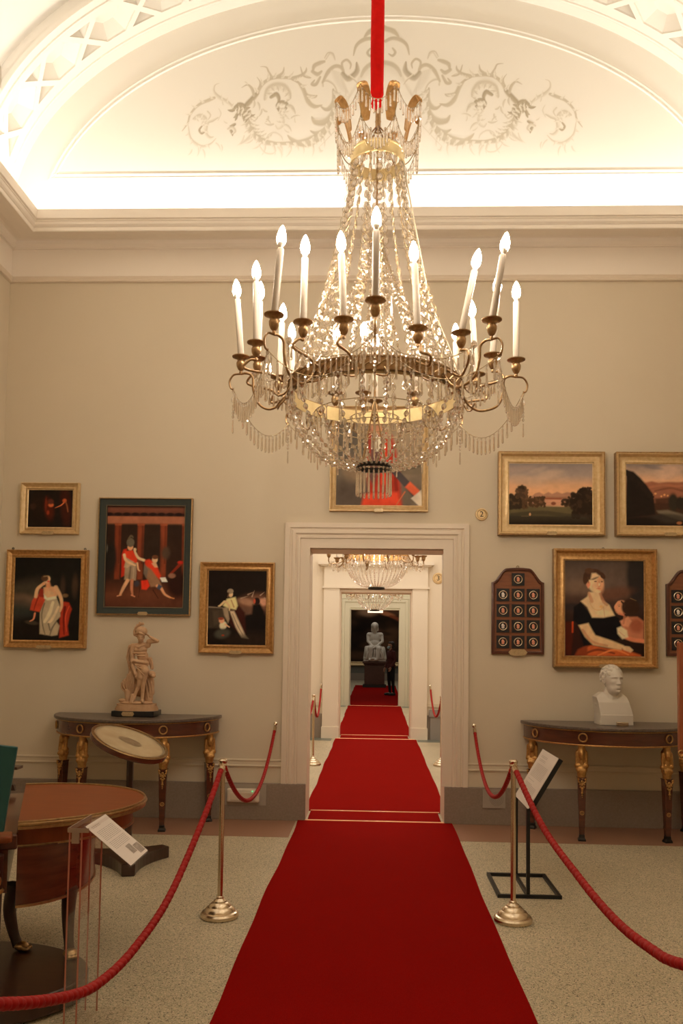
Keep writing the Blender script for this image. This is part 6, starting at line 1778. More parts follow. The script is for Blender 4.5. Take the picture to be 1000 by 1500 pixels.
# gilt-footed mahogany screen post at the picture's right edge
t = thing('screen_post', (2.12, 5.6, 0), 'reddish mahogany post of a tall framed screen, cut by the picture edge', 'furniture')
q0, q1 = (2.075, 1.655), (2.085, .93)
b = MB().box(2.034, 2.09, 5.56, 5.61, .92, 1.66); o = b.build('upright', mat('red_mahogany', (.33, .085, .03), .25, coat=.4), t); o.modifiers.new('b', 'BEVEL').width = .006
MB().box(2.09, 2.60, 5.575, 5.595, 1.0, 1.62).build('screen_panel', M_mahogl, t)
MB().box(2.60, 2.65, 5.56, 5.61, .03, 1.66).build('upright', M_mahogl, t)
b = MB().ell((2.062, 5.585, .91), (.03, .03, .022), 14, 8).torus((2.042, 5.56, .925), .018, .006, (0, 1, 0), 18, 6).torus((2.062, 5.585, .885), .022, .006, (0, 0, 1), 18, 6)
b.build('gilt_mount', M_ormolu, t, smooth=60)
MB().box(2.06, 2.60, 5.575, 5.595, .93, 1.0).build('cross_rail', M_mahogl, t)
MB().box(2.55, 2.70, 5.40, 5.77, .0, .03).build('foot_board', M_mahogd, t)

# =================================================================== CHANDELIERS
def rotz(a): return Matrix.Rotation(a, 4, 'Z')
def bead(b, c, r, h, n=6, ax=(0, 0, 1)):
    """faceted bead, long axis = ax"""
    x, y, z = frame_from(ax)
    c = Vector(c)
    prof = [(.35, -1), (1, -.28), (1, .28), (.35, 1)]
    vs = [c + (x * math.cos(2 * PI * k / n) + y * math.sin(2 * PI * k / n)) * (r * p) + z * (h * q) for p, q in prof for k in range(n)]
    fs = [(i * n + k, i * n + (k + 1) % n, (i + 1) * n + (k + 1) % n, (i + 1) * n + k) for i in range(3) for k in range(n)]
    fs += [tuple(reversed(range(n))), tuple(3 * n + k for k in range(n))]
    b.add(vs, fs)
def drop(b, top, L, r=.0052, n=5, neck=.12):
    """icicle prism hanging down from top"""
    x, y, z = top
    prof = [(.35, 0), (.8, -L * neck * .6), (.7, -L * .35), (1.0, -L * .86), (.8, -L * .95), (.15, -L)]
    vs = [(x + r * p * math.cos(2 * PI * k / n), y + r * p * math.sin(2 * PI * k / n), z + q) for p, q in prof for k in range(n)]
    fs = [(i * n + k, i * n + (k + 1) % n, (i + 1) * n + (k + 1) % n, (i + 1) * n + k) for i in range(5) for k in range(n)]
    fs += [tuple(range(n)), tuple(5 * n + k for k in range(n))]
    b.add(vs, fs)
def pear(b, top, L, r):
    x, y, z = top
    n = 8
    prof = [(.12, 0), (.35, -L * .3), (1, -L * .68), (.8, -L * .88), (.1, -L)]
    vs = [(x + r * p * math.cos(2 * PI * k / n), y + r * p * .6 * math.sin(2 * PI * k / n), z + q) for p, q in prof for k in range(n)]
    fs = [(i * n + k, i * n + (k + 1) % n, (i + 1) * n + (k + 1) % n, (i + 1) * n + k) for i in range(4) for k in range(n)]
    fs += [tuple(range(n)), tuple(4 * n + k for k in range(n))]
    b.add(vs, fs)
def along(pts, step, start=0.0):
    P = [Vector(p) for p in pts]; cum = [0]
    for a, c in zip(P[:-1], P[1:]): cum.append(cum[-1] + (c - a).length)
    A_ = np.array([tuple(p) for p in P]); out = []; q = start
    while q < cum[-1]:
        f = lambda v: Vector([float(np.interp(v, cum, A_[:, k])) for k in range(3)])
        out.append((f(q), (f(min(cum[-1], q + .005)) - f(max(0, q - .005))).normalized(), q)); q += step
    return out, cum[-1]

def polar(a, R, z): return Vector((R * math.sin(a), -R * math.cos(a), z))    # angle 0 faces the camera

def chandelier_main():
    X0, Y0 = -.012, 4.0
    t = thing('chandelier', (X0, Y0, 0), 'large crystal chandelier with lit candle bulbs hanging on a red sleeve in the front room', 'chandelier')
    O = Vector((X0, Y0, 0))
    def ring(name, R, z0, z1, m, th=.008, parent=t, lip=.005):
        b = MB().lathe([(R - th, z0), (R + lip, z0), (R + lip, z0 + .008), (R, z0 + .010), (R, z1 - .010), (R + lip, z1 - .008), (R + lip, z1), (R - th, z1), (R - th, z0)], 72, (X0, Y0, 0), cap=False)
        return b.build(name, m, parent, smooth=40)
    # suspension: red velvet sleeve
    b = MB(); n = 24; zs = [4.31, 4.34, 4.37, 4.40, 4.46, 4.60, 5.0, 5.6, 6.4, 7.2, 8.0]; vs = []
    for i, z in enumerate(zs):
        r0 = [.012, .030, .022, .031, .033, .034, .034, .034, .034, .034, .034][i]
        for k in range(n):
            a = 2 * PI * k / n
            r = r0 * (1 + (.14 if z < 4.42 else .02) * math.sin(6 * a + z * 7))
            vs.append(O + Vector((r * math.cos(a) + .004 * math.sin(z * 2.3) - .004, r * math.sin(a), z)))
    b.add(vs, [(i * n + k, i * n + (k + 1) % n, (i + 1) * n + (k + 1) % n, (i + 1) * n + k) for i in range(len(zs) - 1) for k in range(n)] + [tuple(range(n))])
    b.build('velvet_sleeve', M_velvet, t, smooth=60)
    MB().tube([O + Vector((0, 0, 2.62)), O + Vector((0, 0, 4.33))], .006, 8).build('central_rod', M_brasschand, t, smooth=60)
    b = MB().tube([O + Vector((0, 0, 4.22)), O + Vector((0, 0, 4.33))], .014, 8)
    for k in range(5): b.torus(O + Vector((0, 0, 4.20 + .026 * k)), .012, .004, (1, 0, 0) if k % 2 else (0, 1, 0), 12, 5)
    b.build('suspension_chain', M_brasschand, t, smooth=60)
    # crown
    ZCR = 4.02
    cr = ring('crown_band', .133, ZCR, ZCR + .062, M_goldband, .006)
    b = MB()
    for k in range(4):
        a = PI / 4 + PI / 2 * k
        b.tube([O + polar(a, .128, ZCR + .05), O + polar(a, .05, ZCR + .15), O + polar(a, .012, 4.22)], .004, 6)
    b.build('crown_stays', M_brasschand, t, smooth=60)
    tips = []
    for k in range(8):
        a = 2 * PI * (k + .5) / 8
        pts = catmull([O + polar(a, .150, ZCR + .15), O + polar(a, .160, ZCR + .21), O + polar(a, .178, ZCR + .265), O + polar(a, .208, ZCR + .30), O + polar(a, .228, ZCR + .282)], 4)
        # palmette leaf: a ribbed blade
        b = MB(); side = Vector((math.cos(a), math.sin(a), 0)); vs = []
        m = len(pts)
        for i, p in enumerate(pts):
            u = i / (m - 1); w = .010 + .023 * math.sin(PI * min(1, .12 + u * .80)) ** 1.1
            tn = (pts[min(m - 1, i + 1)] - pts[max(0, i - 1)]).normalized(); nr = tn.cross(side)
            for j in range(7):
                v = (j - 3) / 3
                vs.append(p + side * (w * v) + nr * (.006 * (1 - v * v) + (.002 if j % 2 else 0)))
            for j in range(7):
                v = (3 - j) / 3
                vs.append(p + side * (w * v) - nr * .002)
        b.add(vs, [(i * 14 + j, i * 14 + (j + 1) % 14, (i + 1) * 14 + (j + 1) % 14, (i + 1) * 14 + j) for i in range(m - 1) for j in range(14)] + [tuple(range(14)), tuple((m - 1) * 14 + j for j in range(14))])
        b.build('crown_leaf', M_gilt, t, smooth=50)
        tips.append((a, pts[-1]))
    # swags of drops: helper
    def swag(name, p0, p1, sag, nd, L, r=.0064, parent=t, taper=0.0, chain=True):
        b = MB(); P0, P1 = Vector(p0), Vector(p1)
        cp = []
        for i in range(nd * 2 + 1):
            u = i / (nd * 2); p = P0 + (P1 - P0) * u; p.z -= 4 * sag * u * (1 - u); cp.append(p)
        for i in range(nd):
            p = cp[i * 2 + 1]
            Li = L * (1 - taper * abs(i / (nd - 1) - .5) * 2)
            bead(b, p + Vector((0, 0, -.006)), .0055, .006, 5)
            drop(b, p + Vector((0, 0, -.014)), Li, r)
        o = b.build(name, CRYSTAL, parent)
        MB().tube(cp, .0017, 4).build('swag_wire', M_wire, o)
        return o
    for k in range(8):
        a, p = tips[k]; a2, p2 = tips[(k + 1) % 8]
        swag('crown_swag', p, p2, .075, 9, .062, .0062)
        q, q2 = O + polar(a, .215, 4.16), O + polar(a2, .215, 4.16)
        swag('crown_lower_swag', q, q2, .10, 11, .062, .0062)
    b = MB()
    for k in range(8):
        a = 2 * PI * (k + .5) / 8
        b.tube(catmull([O + polar(a, .130, ZCR + .03), O + polar(a, .17, ZCR + .06), O + polar(a, .205, ZCR + .12), O + polar(a, .216, ZCR + .145)], 4), .0028, 5)
        b.tube([O + polar(a, .216, ZCR + .14), O + tips[0][1] * 0 + polar(a, .222, ZCR + .27)], .0016, 4)
    b.build('crown_hooks', M_wire, t, smooth=60)
    for k in range(14):
        a = 2 * PI * k / 14; b = MB()
        drop(b, O + polar(a, .085, 4.165), .085, .005)
        bead(b, O + polar(a, .085, 4.165), .008, .008)
        b.build('crystal_drop', CRYSTAL, t)
    # bell of bead chains between crown and main ring
    RM, ZM = .430, 2.83
    main = ring('main_ring', RM, ZM, ZM + .066, M_brasschand, .010)
    b = MB()
    for k in range(48):
        a = 2 * PI * k / 48; a2 = 2 * PI * (k + 1) / 48
        b.tube([O + polar(a, RM + .004, ZM + .012), O + polar(a2, RM + .004, ZM + .054)], .0028, 4)
    b.build('lattice_strips', M_bronze, main)
    ring('inner_gilt_band', RM - .014, ZM - .012, ZM + .058, M_goldband, .004, main, .0)
    def bell(a, n=26, R0=.125, z0=ZCR + .01, R1=RM - .012, z1=ZM + .07, pw=1.55):
        return [O + polar(a, R0 + (R1 - R0) * (i / n) ** pw, z0 + (z1 - z0) * (i / n)) for i in range(n + 1)]
    NS = 18
    for k in range(NS):
        a = 2 * PI * (k + .25) / NS
        pts = bell(a)
        items, L = along(pts, .057, .03)
        b = MB(); w = MB()
        prev = pts[0]
        side = Vector((math.cos(a), math.sin(a), 0)); rr_ = 0.0
        left, right = [pts[0]], [pts[0]]
        nodes = [pts[0]]
        for j, (p, d, q) in enumerate(items):
            u = q / L
            h = .0200 * (1.05 - .15 * u); r = .0145 * (1.1 - .2 * u)
            tw = 2.2 * u + k
            sd = (side * math.cos(tw) + d.cross(side) * math.sin(tw)).normalized()
            # flattened oval lustre
            x = sd; y = d.cross(sd)
            nn = 8; prof = [(.25, -1), (.8, -.6), (1, 0), (.8, .6), (.25, 1)]
            vs = [p + x * (r * pr * math.cos(2 * PI * m_ / nn)) + y * (r * .55 * pr * math.sin(2 * PI * m_ / nn)) + d * (h * qq) for pr, qq in prof for m_ in range(nn)]
            b.add(vs, [(i * nn + m_, i * nn + (m_ + 1) % nn, (i + 1) * nn + (m_ + 1) % nn, (i + 1) * nn + m_) for i in range(4) for m_ in range(nn)] + [tuple(range(nn)), tuple(4 * nn + m_ for m_ in range(nn))])
            e0 = p - d * .0285
            wdt = r * 1.45
            left += [e0, p - d * .012 + sd * wdt * .85, p + sd * wdt, p + d * .012 + sd * wdt * .85]
            right += [e0, p - d * .012 - sd * wdt * .85, p - sd * wdt, p + d * .012 - sd * wdt * .85]
        left.append(pts[-1]); right.append(pts[-1])
        o = b.build('bead_strand', CRYSTAL, t, smooth=30)
        MB().tube(left, .0014, 4).tube(right, .0014, 4).build('strand_wire', M_wire, o)
    # finer inner strands of small round beads falling from the rod to the ring
    for k in range(16):
        a = 2 * PI * (k + .6) / 16
        p0 = O + polar(a, .035, 3.62); 
        pts = [O + polar(a, .03 + (RM - .08) * (i / 16) ** 1.25, 3.62 + (ZM + .06 - 3.62) * i / 16) for i in range(17)]
        items, L = along(pts, .030, .01)
        b = MB()
        for j, (p, d, q) in enumerate(items):
            bead(b, p, .0085 + .002 * (j % 2), .0105, 6, d)
        o = b.build('inner_bead_strand', CRYSTAL, t)
        MB().tube(pts, .0011, 4).build('strand_wire', M_wire, o)
    MB().torus(O + Vector((0, 0, 3.62)), .035, .005, (0, 0, 1), 24, 6).build('inner_collar', M_brasschand, t, smooth=60)
    MB().tube([O + polar(math.radians(72), .13, ZCR + .01), O + polar(math.radians(74), .27, 3.3), O + polar(math.radians(76), RM, ZM + .07)], .0045, 6).build('supply_cord', M_cord, t, smooth=60)
    # upright drops standing in the bell
    for k in range(8):
        a = 2 * PI * (k + .5) / 8; b = MB()
        drop(b, O + polar(a, .20, 3.28), .13, .006)
        b.build('crystal_drop', CRYSTAL, t)
    # arms with candles.  (angle, cup radius, cup height, lean x, lean y)
    arms = [(0, .68, 3.01, 0.0, 0), (-39.5, .69, 3.01, .075, 0), (-90, .67, 3.015, -.085, 0), (47, .695, 3.01, .165, 0), (92, .70, 3.01, 0.0, 0), (-136, .66, 2.98, -.03, 0), (137, .66, 2.98, -.02, 0), (180, .68, 3.0, 0, 0),
            (-16, .50, 3.01, -.05, 0), (-37, .535, 3.02, .01, 0), (-70, .60, 3.01, -.02, 0), (25, .45, 3.0, -.06, 0), (50, .51, 3.01, .20, 0), (83, .575, 3.0, .06, 0), (-96, .60, 3.03, .02, 0), (-115, .56, 2.99, .04, 0), (112, .57, 3.0, -.08, 0), (-155, .52, 2.98, 0, 0), (155, .52, 2.98, 0, 0), (-172, .47, 2.98, 0, 0)]
    ends = []
    for i, (ad, R, z, lx, ly) in enumerate(arms):
        a = math.radians(ad)
        zb = z - .062
        if i < 8:
            pts = catmull([O + polar(a, RM + .004, ZM + .03), O + polar(a, RM + .03, ZM - .02), O + polar(a, RM + .09, ZM - .055), O + polar(a, R - .095, ZM - .03), O + polar(a, R - .065, ZM + .04), O + polar(a, R - .06, zb - .015), O + polar(a, R - .03, zb + .004), O + polar(a, R, zb)], 5)
            hook = catmull([O + polar(a, R, zb), O + polar(a, R + .035, zb - .004), O + polar(a, R + .055, zb - .035), O + polar(a, R + .05, zb - .07), O + polar(a, R + .035, zb - .078)], 5)
        else:
            pts = catmull([O + polar(a, RM + .002, ZM + .05), O + polar(a + .08, RM + .05, ZM + .02), O + polar(a + .05, RM + .09, ZM + .05), O + polar(a - .02, R + .05, zb - .04), O + polar(a, R + .03, zb), O + polar(a, R, zb + .004)], 5)
            hook = None
        arm = MB().tube(pts, .0062, 8)
        if hook: arm.tube(hook, [.005] * (len(hook) - 4) + [.005, .005, .006, .008], 6)
        # scroll at the root
        arm.tube(catmull([O + polar(a + .10, RM + .005, ZM + .01), O + polar(a + .12, RM + .035, ZM - .03), O + polar(a + .08, RM + .05, ZM - .045), O + polar(a, RM + .06, ZM - .04)], 4), .004, 6)
        ao = arm.build('candle_arm', M_brasschand, t, smooth=60)
        c = O + polar(a, R, z)
        MB().lathe([(.0, -.062), (.007, -.060), (.009, -.052), (.006, -.047), (.014, -.040), (.022, -.022), (.0235, -.006), (.020, .002), (.018, .006), (.021, .012), (.035, .020), (.044, .023), (.045, .027), (.036, .026), (.020, .022), (.016, .030), (.0, .030)], 20, c, cap=False).build('candle_cup', M_brasschand, ao, smooth=50)
        ax = Vector((lx, ly, 1)).normalized()
        x, y, zz = frame_from(ax); M = Matrix((x, y, zz)).transposed().to_4x4(); M.translation = c + Vector((0, 0, .022))
        Lc = .295
        MB().lathe([(.0155, 0), (.0155, Lc), (.0135, Lc + .003), (.006, Lc + .003)], 16, M=M, cap=False).build('candle_sleeve', M_candle, ao, smooth=50)
        MB().lathe([(.006, Lc), (.009, Lc + .012), (.0155, Lc + .024), (.0175, Lc + .034)], 14, M=M, cap=False).build('bulb_collar', M_bulbbase, ao, smooth=60)
        MB().lathe([(.0175, Lc + .028), (.0215, Lc + .044), (.0205, Lc + .060), (.0150, Lc + .082), (.0075, Lc + .100), (.0, Lc + .110)], 14, M=M, cap=False).build('bulb', M_bulb, ao, smooth=80)
        if i < 8: ends.append((ad, hook[-1], pts[-1]))
    # swags of prisms between the outer arms, high and low rows
    order = sorted(ends, key=lambda e: e[0])
    m = len(order)
    for k in range(m):
        a0, h0, c0 = order[k]; a1, h1, c1 = order[(k + 1) % m]
        dA = (a1 - a0) % 360
        am = math.radians(a0 + dA / 2)
        mid = O + polar(am, RM + .035, ZM + .066)
        # from the arm crest down to the ring and up again
        tp0 = O + polar(math.radians(a0), .60, ZM + .115); tp1 = O + polar(math.radians(a1), .60, ZM + .115)
        swag('prism_swag', tp0, mid, .035, 9, .062)
        swag('prism_swag', mid, tp1, .035, 9, .062)
        nd = 15
        swag('outer_swag', h0, h1, .14, nd, .080, .0068)
        b = MB()
        pear(b, h0 + Vector((0, 0, -.02)), .05, .012); bead(b, h0 + Vector((0, 0, -.012)), .008, .009)
        for j in range(4): bead(b, h0 + Vector((0, 0, -.085 - j * .018)), .007, .008); 
        drop(b, h0 + Vector((0, 0, -.155)), .07, .005)
        b.build('arm_pendant', CRYSTAL, t)
        b = MB(); bead(b, tp0 + Vector((0, 0, .004)), .016, .018); b.build('arm_lustre', CRYSTAL, t)
    # fringe below the main ring
    for k in range(40):
        a = 2 * PI * k / 40; b = MB()
        p = O + polar(a, RM, ZM - .004)
        if k % 2: bead(b, p + Vector((0, 0, -.010)), .006, .006); drop(b, p + Vector((0, 0, -.018)), .075, .0048)
        else: bead(b, p + Vector((0, 0, -.012)), .008, .009); pear(b, p + Vector((0, 0, -.024)), .055, .0125)
        b.build('fringe_pendant', CRYSTAL, main)
    # lower basket: strands from the main ring to the dark bottom ring, hung with drops
    RB, ZB = .083, 2.475
    bott = MB().lathe([(RB - .006, ZB), (RB + .004, ZB), (RB + .006, ZB + .006), (RB + .002, ZB + .024), (RB - .006, ZB + .026), (RB - .006, ZB)], 40, (X0, Y0, 0), cap=False).build('bottom_ring', M_dark, t, smooth=40)
    for k in range(24):
        a = 2 * PI * (k + .5) / 24
        pts = []
        for i in range(15):
            u = i / 14
            R = RB + (RM - RB) * math.cos(u * PI / 2) ** .82
            z = ZM + (ZB + .015 - ZM) * math.sin(u * PI / 2) ** 1.25
            pts.append(O + polar(a, R, z))
        items, L = along(pts, .0345, .012)
        b = MB()
        for j, (p, d, q) in enumerate(items):
            u = q / L; r = .0115 * (1.15 - .5 * u)
            bead(b, p, r, .0145 * (1.1 - .3 * u), 7, d)
            if j in (4, 8) and k % 2 == 0: drop(b, p + Vector((0, 0, -.016)), .062, .0045); 
            if j in (6,) and k % 2: drop(b, p + Vector((0, 0, -.016)), .058, .0045)
        o = b.build('basket_strand', CRYSTAL, t)
        MB().tube(pts, .0012, 4).build('strand_wire', M_wire, o)
    # two inner tiers
    for R, z, n, L in ((.30, ZM - .085, 22, .085), (.20, ZM - .15, 16, .085), (.12, ZM - .10, 10, .10)):
        MB().torus(O + Vector((0, 0, z)), R, .0022, (0, 0, 1), 40, 5).build('tier_wire', M_wire, t)
        for k in range(n):
            a = 2 * PI * k / n; b = MB()
            p = O + polar(a, R, z)
            bead(b, p + Vector((0, 0, -.008)), .0085, .010); drop(b, p + Vector((0, 0, -.018)), L, .005)
            b.build('crystal_drop', CRYSTAL, t)
    b = MB()
    for k in range(22):
        a = 2 * PI * k / 22
        drop(MBt := MB(), O + polar(a, RB + .002, ZB - .016), .118, .0058, 6)
        bead(MBt, O + polar(a, RB + .002, ZB - .004), .0075, .0075)
        MBt.build('crystal_drop', CRYSTAL, t)
    for k in range(4):
        a = PI / 4 + PI / 2 * k
        b.tube([O + polar(a, RB, ZB + .02), O + polar(a, .006, ZM - .02)], .0025, 5)
    b.build('cross_stays', M_brasschand, t, smooth=60)
    # rosettes and gilt hooks hanging from the ring
    for k in range(8):
        b = MB()
        a = math.radians(-45 + 45 * k)
        p = O + polar(a, RM - .022, ZM + .02)
        b.torus(p, .02, .005, polar(a, 1, 0), 16, 6).ell(p, .01, 8, 6)
        b.tube([p, p + Vector((0, 0, -.09))], .003, 5)
        b.build('ring_rosette', M_brasschand, main, smooth=60)
chandelier_main()

def chandelier_far():
    """basket chandelier of the rooms beyond"""
    t = thing('chandelier', (0, 0, 0), 'smaller basket chandelier seen through the first doorway', 'chandelier')
    RM, ZM, RB, ZB = .425, 2.80, .105, 2.375
    b = MB().lathe([(RM - .01, ZM), (RM + .012, ZM), (RM + .012, ZM + .012), (RM, ZM + .016), (RM, ZM + .075), (RM + .012, ZM + .08), (RM + .012, ZM + .09), (RM - .01, ZM + .09), (RM - .01, ZM)], 64, (0, 0, 0), cap=False)
    b.build('main_ring', M_gilt, t, smooth=40)
    MB().lathe([(RB - .01, ZB), (RB + .008, ZB), (RB + .008, ZB + .03), (RB - .01, ZB + .03), (RB - .01, ZB)], 32, (0, 0, 0), cap=False).build('bottom_ring', M_dark, t, smooth=40)
    for k in range(40):
        a = 2 * PI * (k + .5) / 40
        pts = []
        for i in range(15):
            u = i / 14
            pts.append(polar(a, RB + (RM + .005 - RB) * math.cos(u * PI / 2) ** .9, ZM + .0 + (ZB + .03 - ZM) * math.sin(u * PI / 2) ** 1.15))
        items, L = along(pts, .034, .01)
        b = MB()
        for j, (p, d, q) in enumerate(items): bead(b, p, .0125 * (1.1 - .4 * q / L), .0145, 6, d)
        b.build('basket_strand', CRYSTAL, t)
    for k in range(28):
        a = 2 * PI * k / 28
        pts = [polar(a, .12 + (RM - .02 - .12) * (i / 12) ** 1.6, 4.0 + (ZM + .09 - 4.0) * i / 12) for i in range(13)]
        items, L = along(pts, .045, .02)
        b = MB()
        for j, (p, d, q) in enumerate(items): bead(b, p, .011, .017, 6, d)
        b.build('bead_strand', CRYSTAL, t)
    MB().lathe([(.115, 3.98), (.13, 3.98), (.13, 4.05), (.115, 4.05), (.115, 3.98)], 32, (0, 0, 0), cap=False).build('crown_band', M_goldband, t, smooth=40)
    MB().tube([(0, 0, 2.9), (0, 0, 5.39)], .012, 8).build('central_rod', M_brasschand, t)
    for k in range(12):
        a = 2 * PI * (k + .5) / 12; R = .66 if k % 2 else .56; z = ZM + .02 if k % 2 else ZM - .02
        pts = catmull([polar(a, RM, ZM + .04), polar(a, RM + .06, ZM - .07), polar(a, R - .05, ZM - .10), polar(a, R, z - .09), polar(a, R, z - .03)], 5)
        ao = MB().tube(pts, .0085, 7).build('candle_arm', M_brasschand, t, smooth=60)
        c = polar(a, R, z)
        MB().lathe([(.0, -.045), (.018, -.035), (.028, -.005), (.026, .01), (.05, .03), (.052, .036), (.0, .034)], 14, c, cap=False).build('candle_cup', M_brasschand, ao, smooth=50)
        MB().lathe([(.016, .034), (.016, .30), (.0, .30)], 12, c, cap=False).build('candle_sleeve', M_candle, ao, smooth=50)
        MB().lathe([(.012, .30), (.019, .34), (.015, .37), (.0, .405)], 10, c, cap=False).build('bulb', M_bulb, ao, smooth=80)
        for j in range(6):
            b = MB(); drop(b, tuple(polar(a + (j - 2.5) * .045, R - .02 + .01 * (j % 2), z - .08 - .02 * math.sin(PI * j / 5))), .07, .006); b.build('crystal_drop', CRYSTAL, ao)
        b = MB()
        for j in range(7):
            u = j / 6; p = polar(a + .52 * u, (R * (1 - u) + .61 * u), z - .06 - .16 * 4 * u * (1 - u) * .6); bead(b, p, .010, .012)
        b.build('bead_garland', CRYSTAL, ao)
    b = MB()
    for k in range(36):
        a = 2 * PI * k / 36; bead(b, polar(a, RM + .014, ZM - .014), .011, .014); bead(b, polar(a, RM + .016, ZM + .10), .009, .011)
    b.build('ring_beads', CRYSTAL, t)
    return t
ch2 = chandelier_far()
ch3 = copy_tree(ch2)
ch3['label'] = 'distant basket chandelier of the third room, half hidden under the nearer basket'
ch2.location = (.02, 11.0, .0)
ch3.location = (-.005, 18.5, .04)

# small lamp bar hung under the lintel of the third doorway
t = thing('lamp_bar', (.015, Y3 - .06, 2.52), 'short glowing white lamp bar hanging below the lintel of the last doorway', 'lamp')
MB().box(-.19, .225, Y3 - .10, Y3 - .04, 2.535, 2.60).build('diffuser', mat('lit_lamp_bar', (1, .9, .8), .4, emit=((1.0, .80, .62), .6)), t)
MB().box(-.195, .23, Y3 - .105, Y3 - .035, 2.60, 2.615).box(-.10, -.085, Y3 - .08, Y3 - .065, 2.615, 2.76).box(.115, .13, Y3 - .08, Y3 - .065, 2.615, 2.76).box(-.10, .13, Y3 - .08, Y3 - .065, 2.745, 2.76).build('hanging_frame', M_bronze, t)

# =================================================================== LAST ROOM: statue, pedestal, visitor
def far_statue():
    cx, cy = .02, 32.9
    t = thing('pedestal', (cx, cy, .011), 'brown block pedestal with dark plinth carrying the seated marble statue in the last room', 'pedestal')
    o = MB().box(cx - .46, cx + .46, cy - .42, cy + .42, .011, .12).build('plinth', M_terrab, t)
    o = MB().box(cx - .40, cx + .40, cy - .36, cy + .36, .12, .90).build('block', M_pedestal, t); o.modifiers.new('b', 'BEVEL').width = .01
    b = MB().box(cx - .44, cx + .44, cy - .40, cy + .40, .90, .95).box(cx - .48, cx + .48, cy - .43, cy + .43, .95, 1.05)
    o = b.build('cap', M_pedestal, t); o.modifiers.new('b', 'BEVEL').width = .015
    z0 = 1.052
    s = thing('seated_statue', (cx, cy, z0), 'white marble statue of a seated bowed figure with clasped hands on the brown pedestal', 'statue')
    V = lambda x, y, z: Vector((cx + x, cy + y, z0 + z))
    C = lambda a, b, ra, rb: ('c', V(*a), V(*b), ra, rb)
    E = lambda a, r: ('e', V(*a), r)
    it = head_items(V(-.01, -.22, 1.36), .30, -4, 24)
    it += [E((-.01, -.10, 1.40), (.15, .17, .15)), C((-.12, -.10, 1.36), (-.12, -.04, 1.20), .035, .04), C((.11, -.10, 1.36), (.11, -.04, 1.22), .035, .04),
           C((0, -.12, 1.22), (0, -.04, 1.10), .075, .085), C((-.24, .0, 1.04), (.24, .0, 1.04), .10, .10), E((0, .0, .92), (.23, .16, .24)), E((0, -.02, .70), (.22, .17, .20)), E((0, .02, .56), (.27, .22, .18)),
           C((-.27, .0, 1.02), (-.27, -.10, .78), .075, .062), C((-.27, -.10, .78), (-.08, -.34, .58), .060, .045), C((.27, .0, 1.02), (.30, -.10, .78), .075, .062), C((.30, -.10, .78), (.04, -.36, .56), .060, .045),
           C((-.13, -.02, .54), (-.17, -.42, .50), .13, .11), C((.13, -.02, .54), (.16, -.42, .48), .13, .11), C((-.17, -.42, .48), (-.19, -.40, .10), .11, .08), C((.16, -.42, .46), (.10, -.46, .10), .11, .075),
           C((-.20, -.38, .07), (-.20, -.54, .05), .06, .04), C((.08, -.44, .07), (.02, -.56, .05), .06, .04),
           E((-.26, -.15, .32), (.16, .26, .29)), E((.24, -.12, .31), (.18, .26, .28)), E((0, .1, .32), (.36, .28, .30)), E((0, -.15, .10), (.42, .36, .085)), C((-.36, -.1, .10), (-.33, .0, .52), .10, .08), C((.38, -.1, .10), (.34, .0, .50), .10, .08)]
    it += hand_items(V(-.08, -.34, .58), (.6, -.3, -.3), (0, -1, -.4), .15, .7) + hand_items(V(.04, -.36, .56), (-.6, -.3, -.2), (0, -1, -.4), .15, .7, -1)
    fused('figure', it, .014, M_whitem, s, 2, .5)
    b = MB()
    for i, x in enumerate((-.30, -.22, -.12, -.02, .06, .18, .27, .34)):
        b.tube(catmull([V(x * .7, -.44, .46), V(x * .95, -.47, .28), V(x * 1.08, -.44 + .02 * (i % 2), .08)], 4), [.018, .02, .024, .026, .028, .03, .032, .034, .03][:9], 6)
    b.build('drapery_folds', M_whitem, s, smooth=80)
    MB().box(cx - .44, cx + .44, cy - .41, cy + .40, z0, z0 + .05).build('statue_plinth', M_whitem, s)
far_statue()

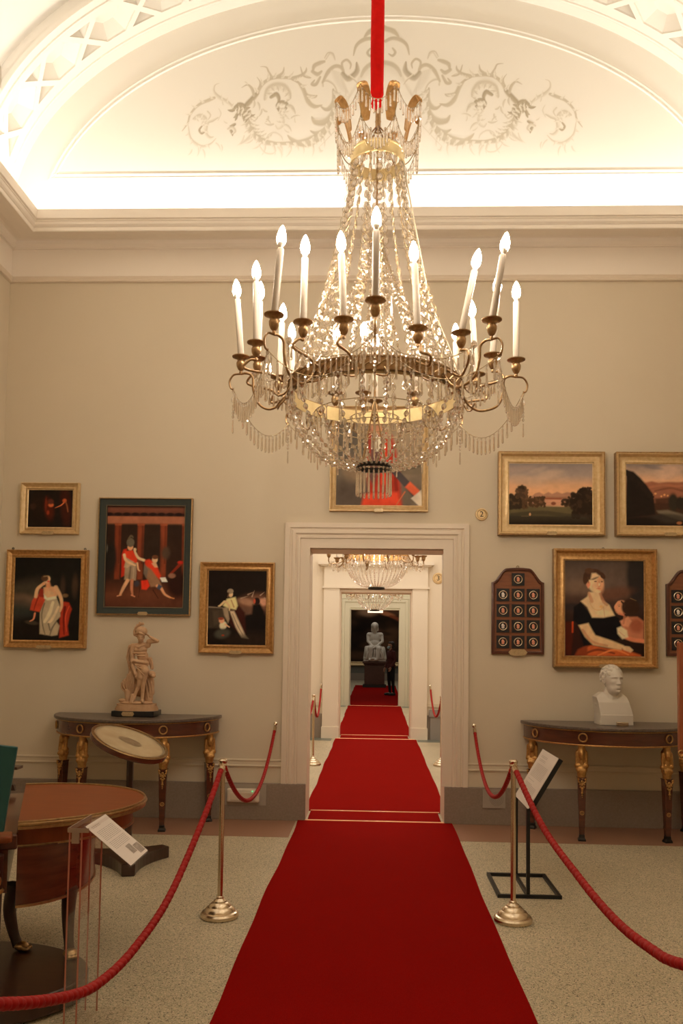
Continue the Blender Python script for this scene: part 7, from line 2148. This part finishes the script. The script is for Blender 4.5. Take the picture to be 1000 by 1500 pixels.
def visitor():
    cx, cy = .56, 27.3
    t = thing('person', (cx, cy, 0), 'person in dark red jacket, dark trousers and pale face mask, standing beside the statue', 'person')
    Rz = Matrix.Rotation(math.radians(-62), 3, 'Z')     # facing -Y turned towards the statue side (-X)
    V = lambda x, y, z: Vector((cx, cy, .014)) + Rz @ Vector((x, y, z))
    C = lambda a, b, ra, rb: ('c', V(*a), V(*b), ra, rb)
    E = lambda a, r: ('e', V(*a), r, Rz)
    H = 1.76; G = .012
    hd = head_items(V(0, -.03, 1.64), .235, -62, 6)
    legs = lambda k: [C((-.09, .0, .93), (-.10, -.01, .50), .085 * k, .058 * k), C((-.10, -.01, .50), (-.105, .03, .09), .055 * k, .038 * k), C((.09, .0, .93), (.10, .02, .50), .085 * k, .058 * k), C((.10, .02, .50), (.105, .05, .09), .055 * k, .038 * k)]
    arms = lambda k: [C((-.185, .0, 1.42), (-.235, .02, 1.14), .052 * k, .042 * k), C((-.235, .02, 1.14), (-.215, -.10, .90), .040 * k, .030 * k), C((.185, .0, 1.42), (.235, .02, 1.14), .052 * k, .042 * k), C((.235, .02, 1.14), (.20, -.12, .92), .040 * k, .030 * k)]
    torso = lambda k: [E((0, .0, 1.30), (.165 * k, .115 * k, .17 * k)), E((0, .0, 1.12), (.145 * k, .105 * k, .15 * k)), E((0, .01, .97), (.165 * k, .12 * k, .13 * k)), C((-.15, .0, 1.42), (.15, .0, 1.42), .058 * k, .058 * k), C((0, 0, 1.42), (0, -.02, 1.53), .058, .055)]
    body = hd + torso(.96) + legs(.92) + arms(.9) + [C((0, 0, 1.42), (0, -.015, 1.54), .056, .054)]
    body += hand_items(V(-.215, -.10, .90), Rz @ Vector((.05, -.4, -1)), Rz @ Vector((1, 0, 0)), .17, .4) + hand_items(V(.20, -.12, .92), Rz @ Vector((-.05, -.4, -1)), Rz @ Vector((-1, 0, 0)), .17, .4, -1)
    body += [C((-.105, .03, .07), (-.105, -.12, .045), .04, .03), C((.105, .05, .07), (.11, -.09, .045), .04, .03)]
    fused('body', body, .008, M_skin, t, 2, .5)
    fused('jacket', torso(1.10) + arms(1.16)[:1] + [C((-.235, .02, 1.14), (-.218, -.085, .93), .048, .040), C((.185, .0, 1.42), (.235, .02, 1.14), .060, .050), C((.235, .02, 1.14), (.203, -.105, .95), .048, .040), E((0, .01, .92), (.185, .135, .13)), C((0, 0, 1.44), (0, .0, 1.50), .066, .064)], .011, M_jacket, t, 2, .5)
    fused('trousers', legs(1.12) + [E((0, .01, .93), (.172, .125, .13))], .011, M_trouser, t, 2, .5)
    fused('shoes', [C((-.105, .05, .05), (-.105, -.15, .04), .050, .040), C((.105, .07, .05), (.112, -.12, .04), .050, .040), E((-.105, -.03, .02), (.05, .14, .02)), E((.108, -.01, .02), (.05, .14, .02))], .008, M_shoe, t, 1)
    fused('hair', [E((0, .03, 1.70), (.092, .105, .085)), E((0, .065, 1.63), (.085, .07, .10)), E((0, -.05, 1.735), (.07, .05, .04))], .008, M_hair, t, 1)
    b = fused('face_mask', [E((0, -.098, 1.575), (.058, .045, .052)), E((0, -.075, 1.60), (.068, .04, .04))], .007, M_mask, t, 1)
visitor()
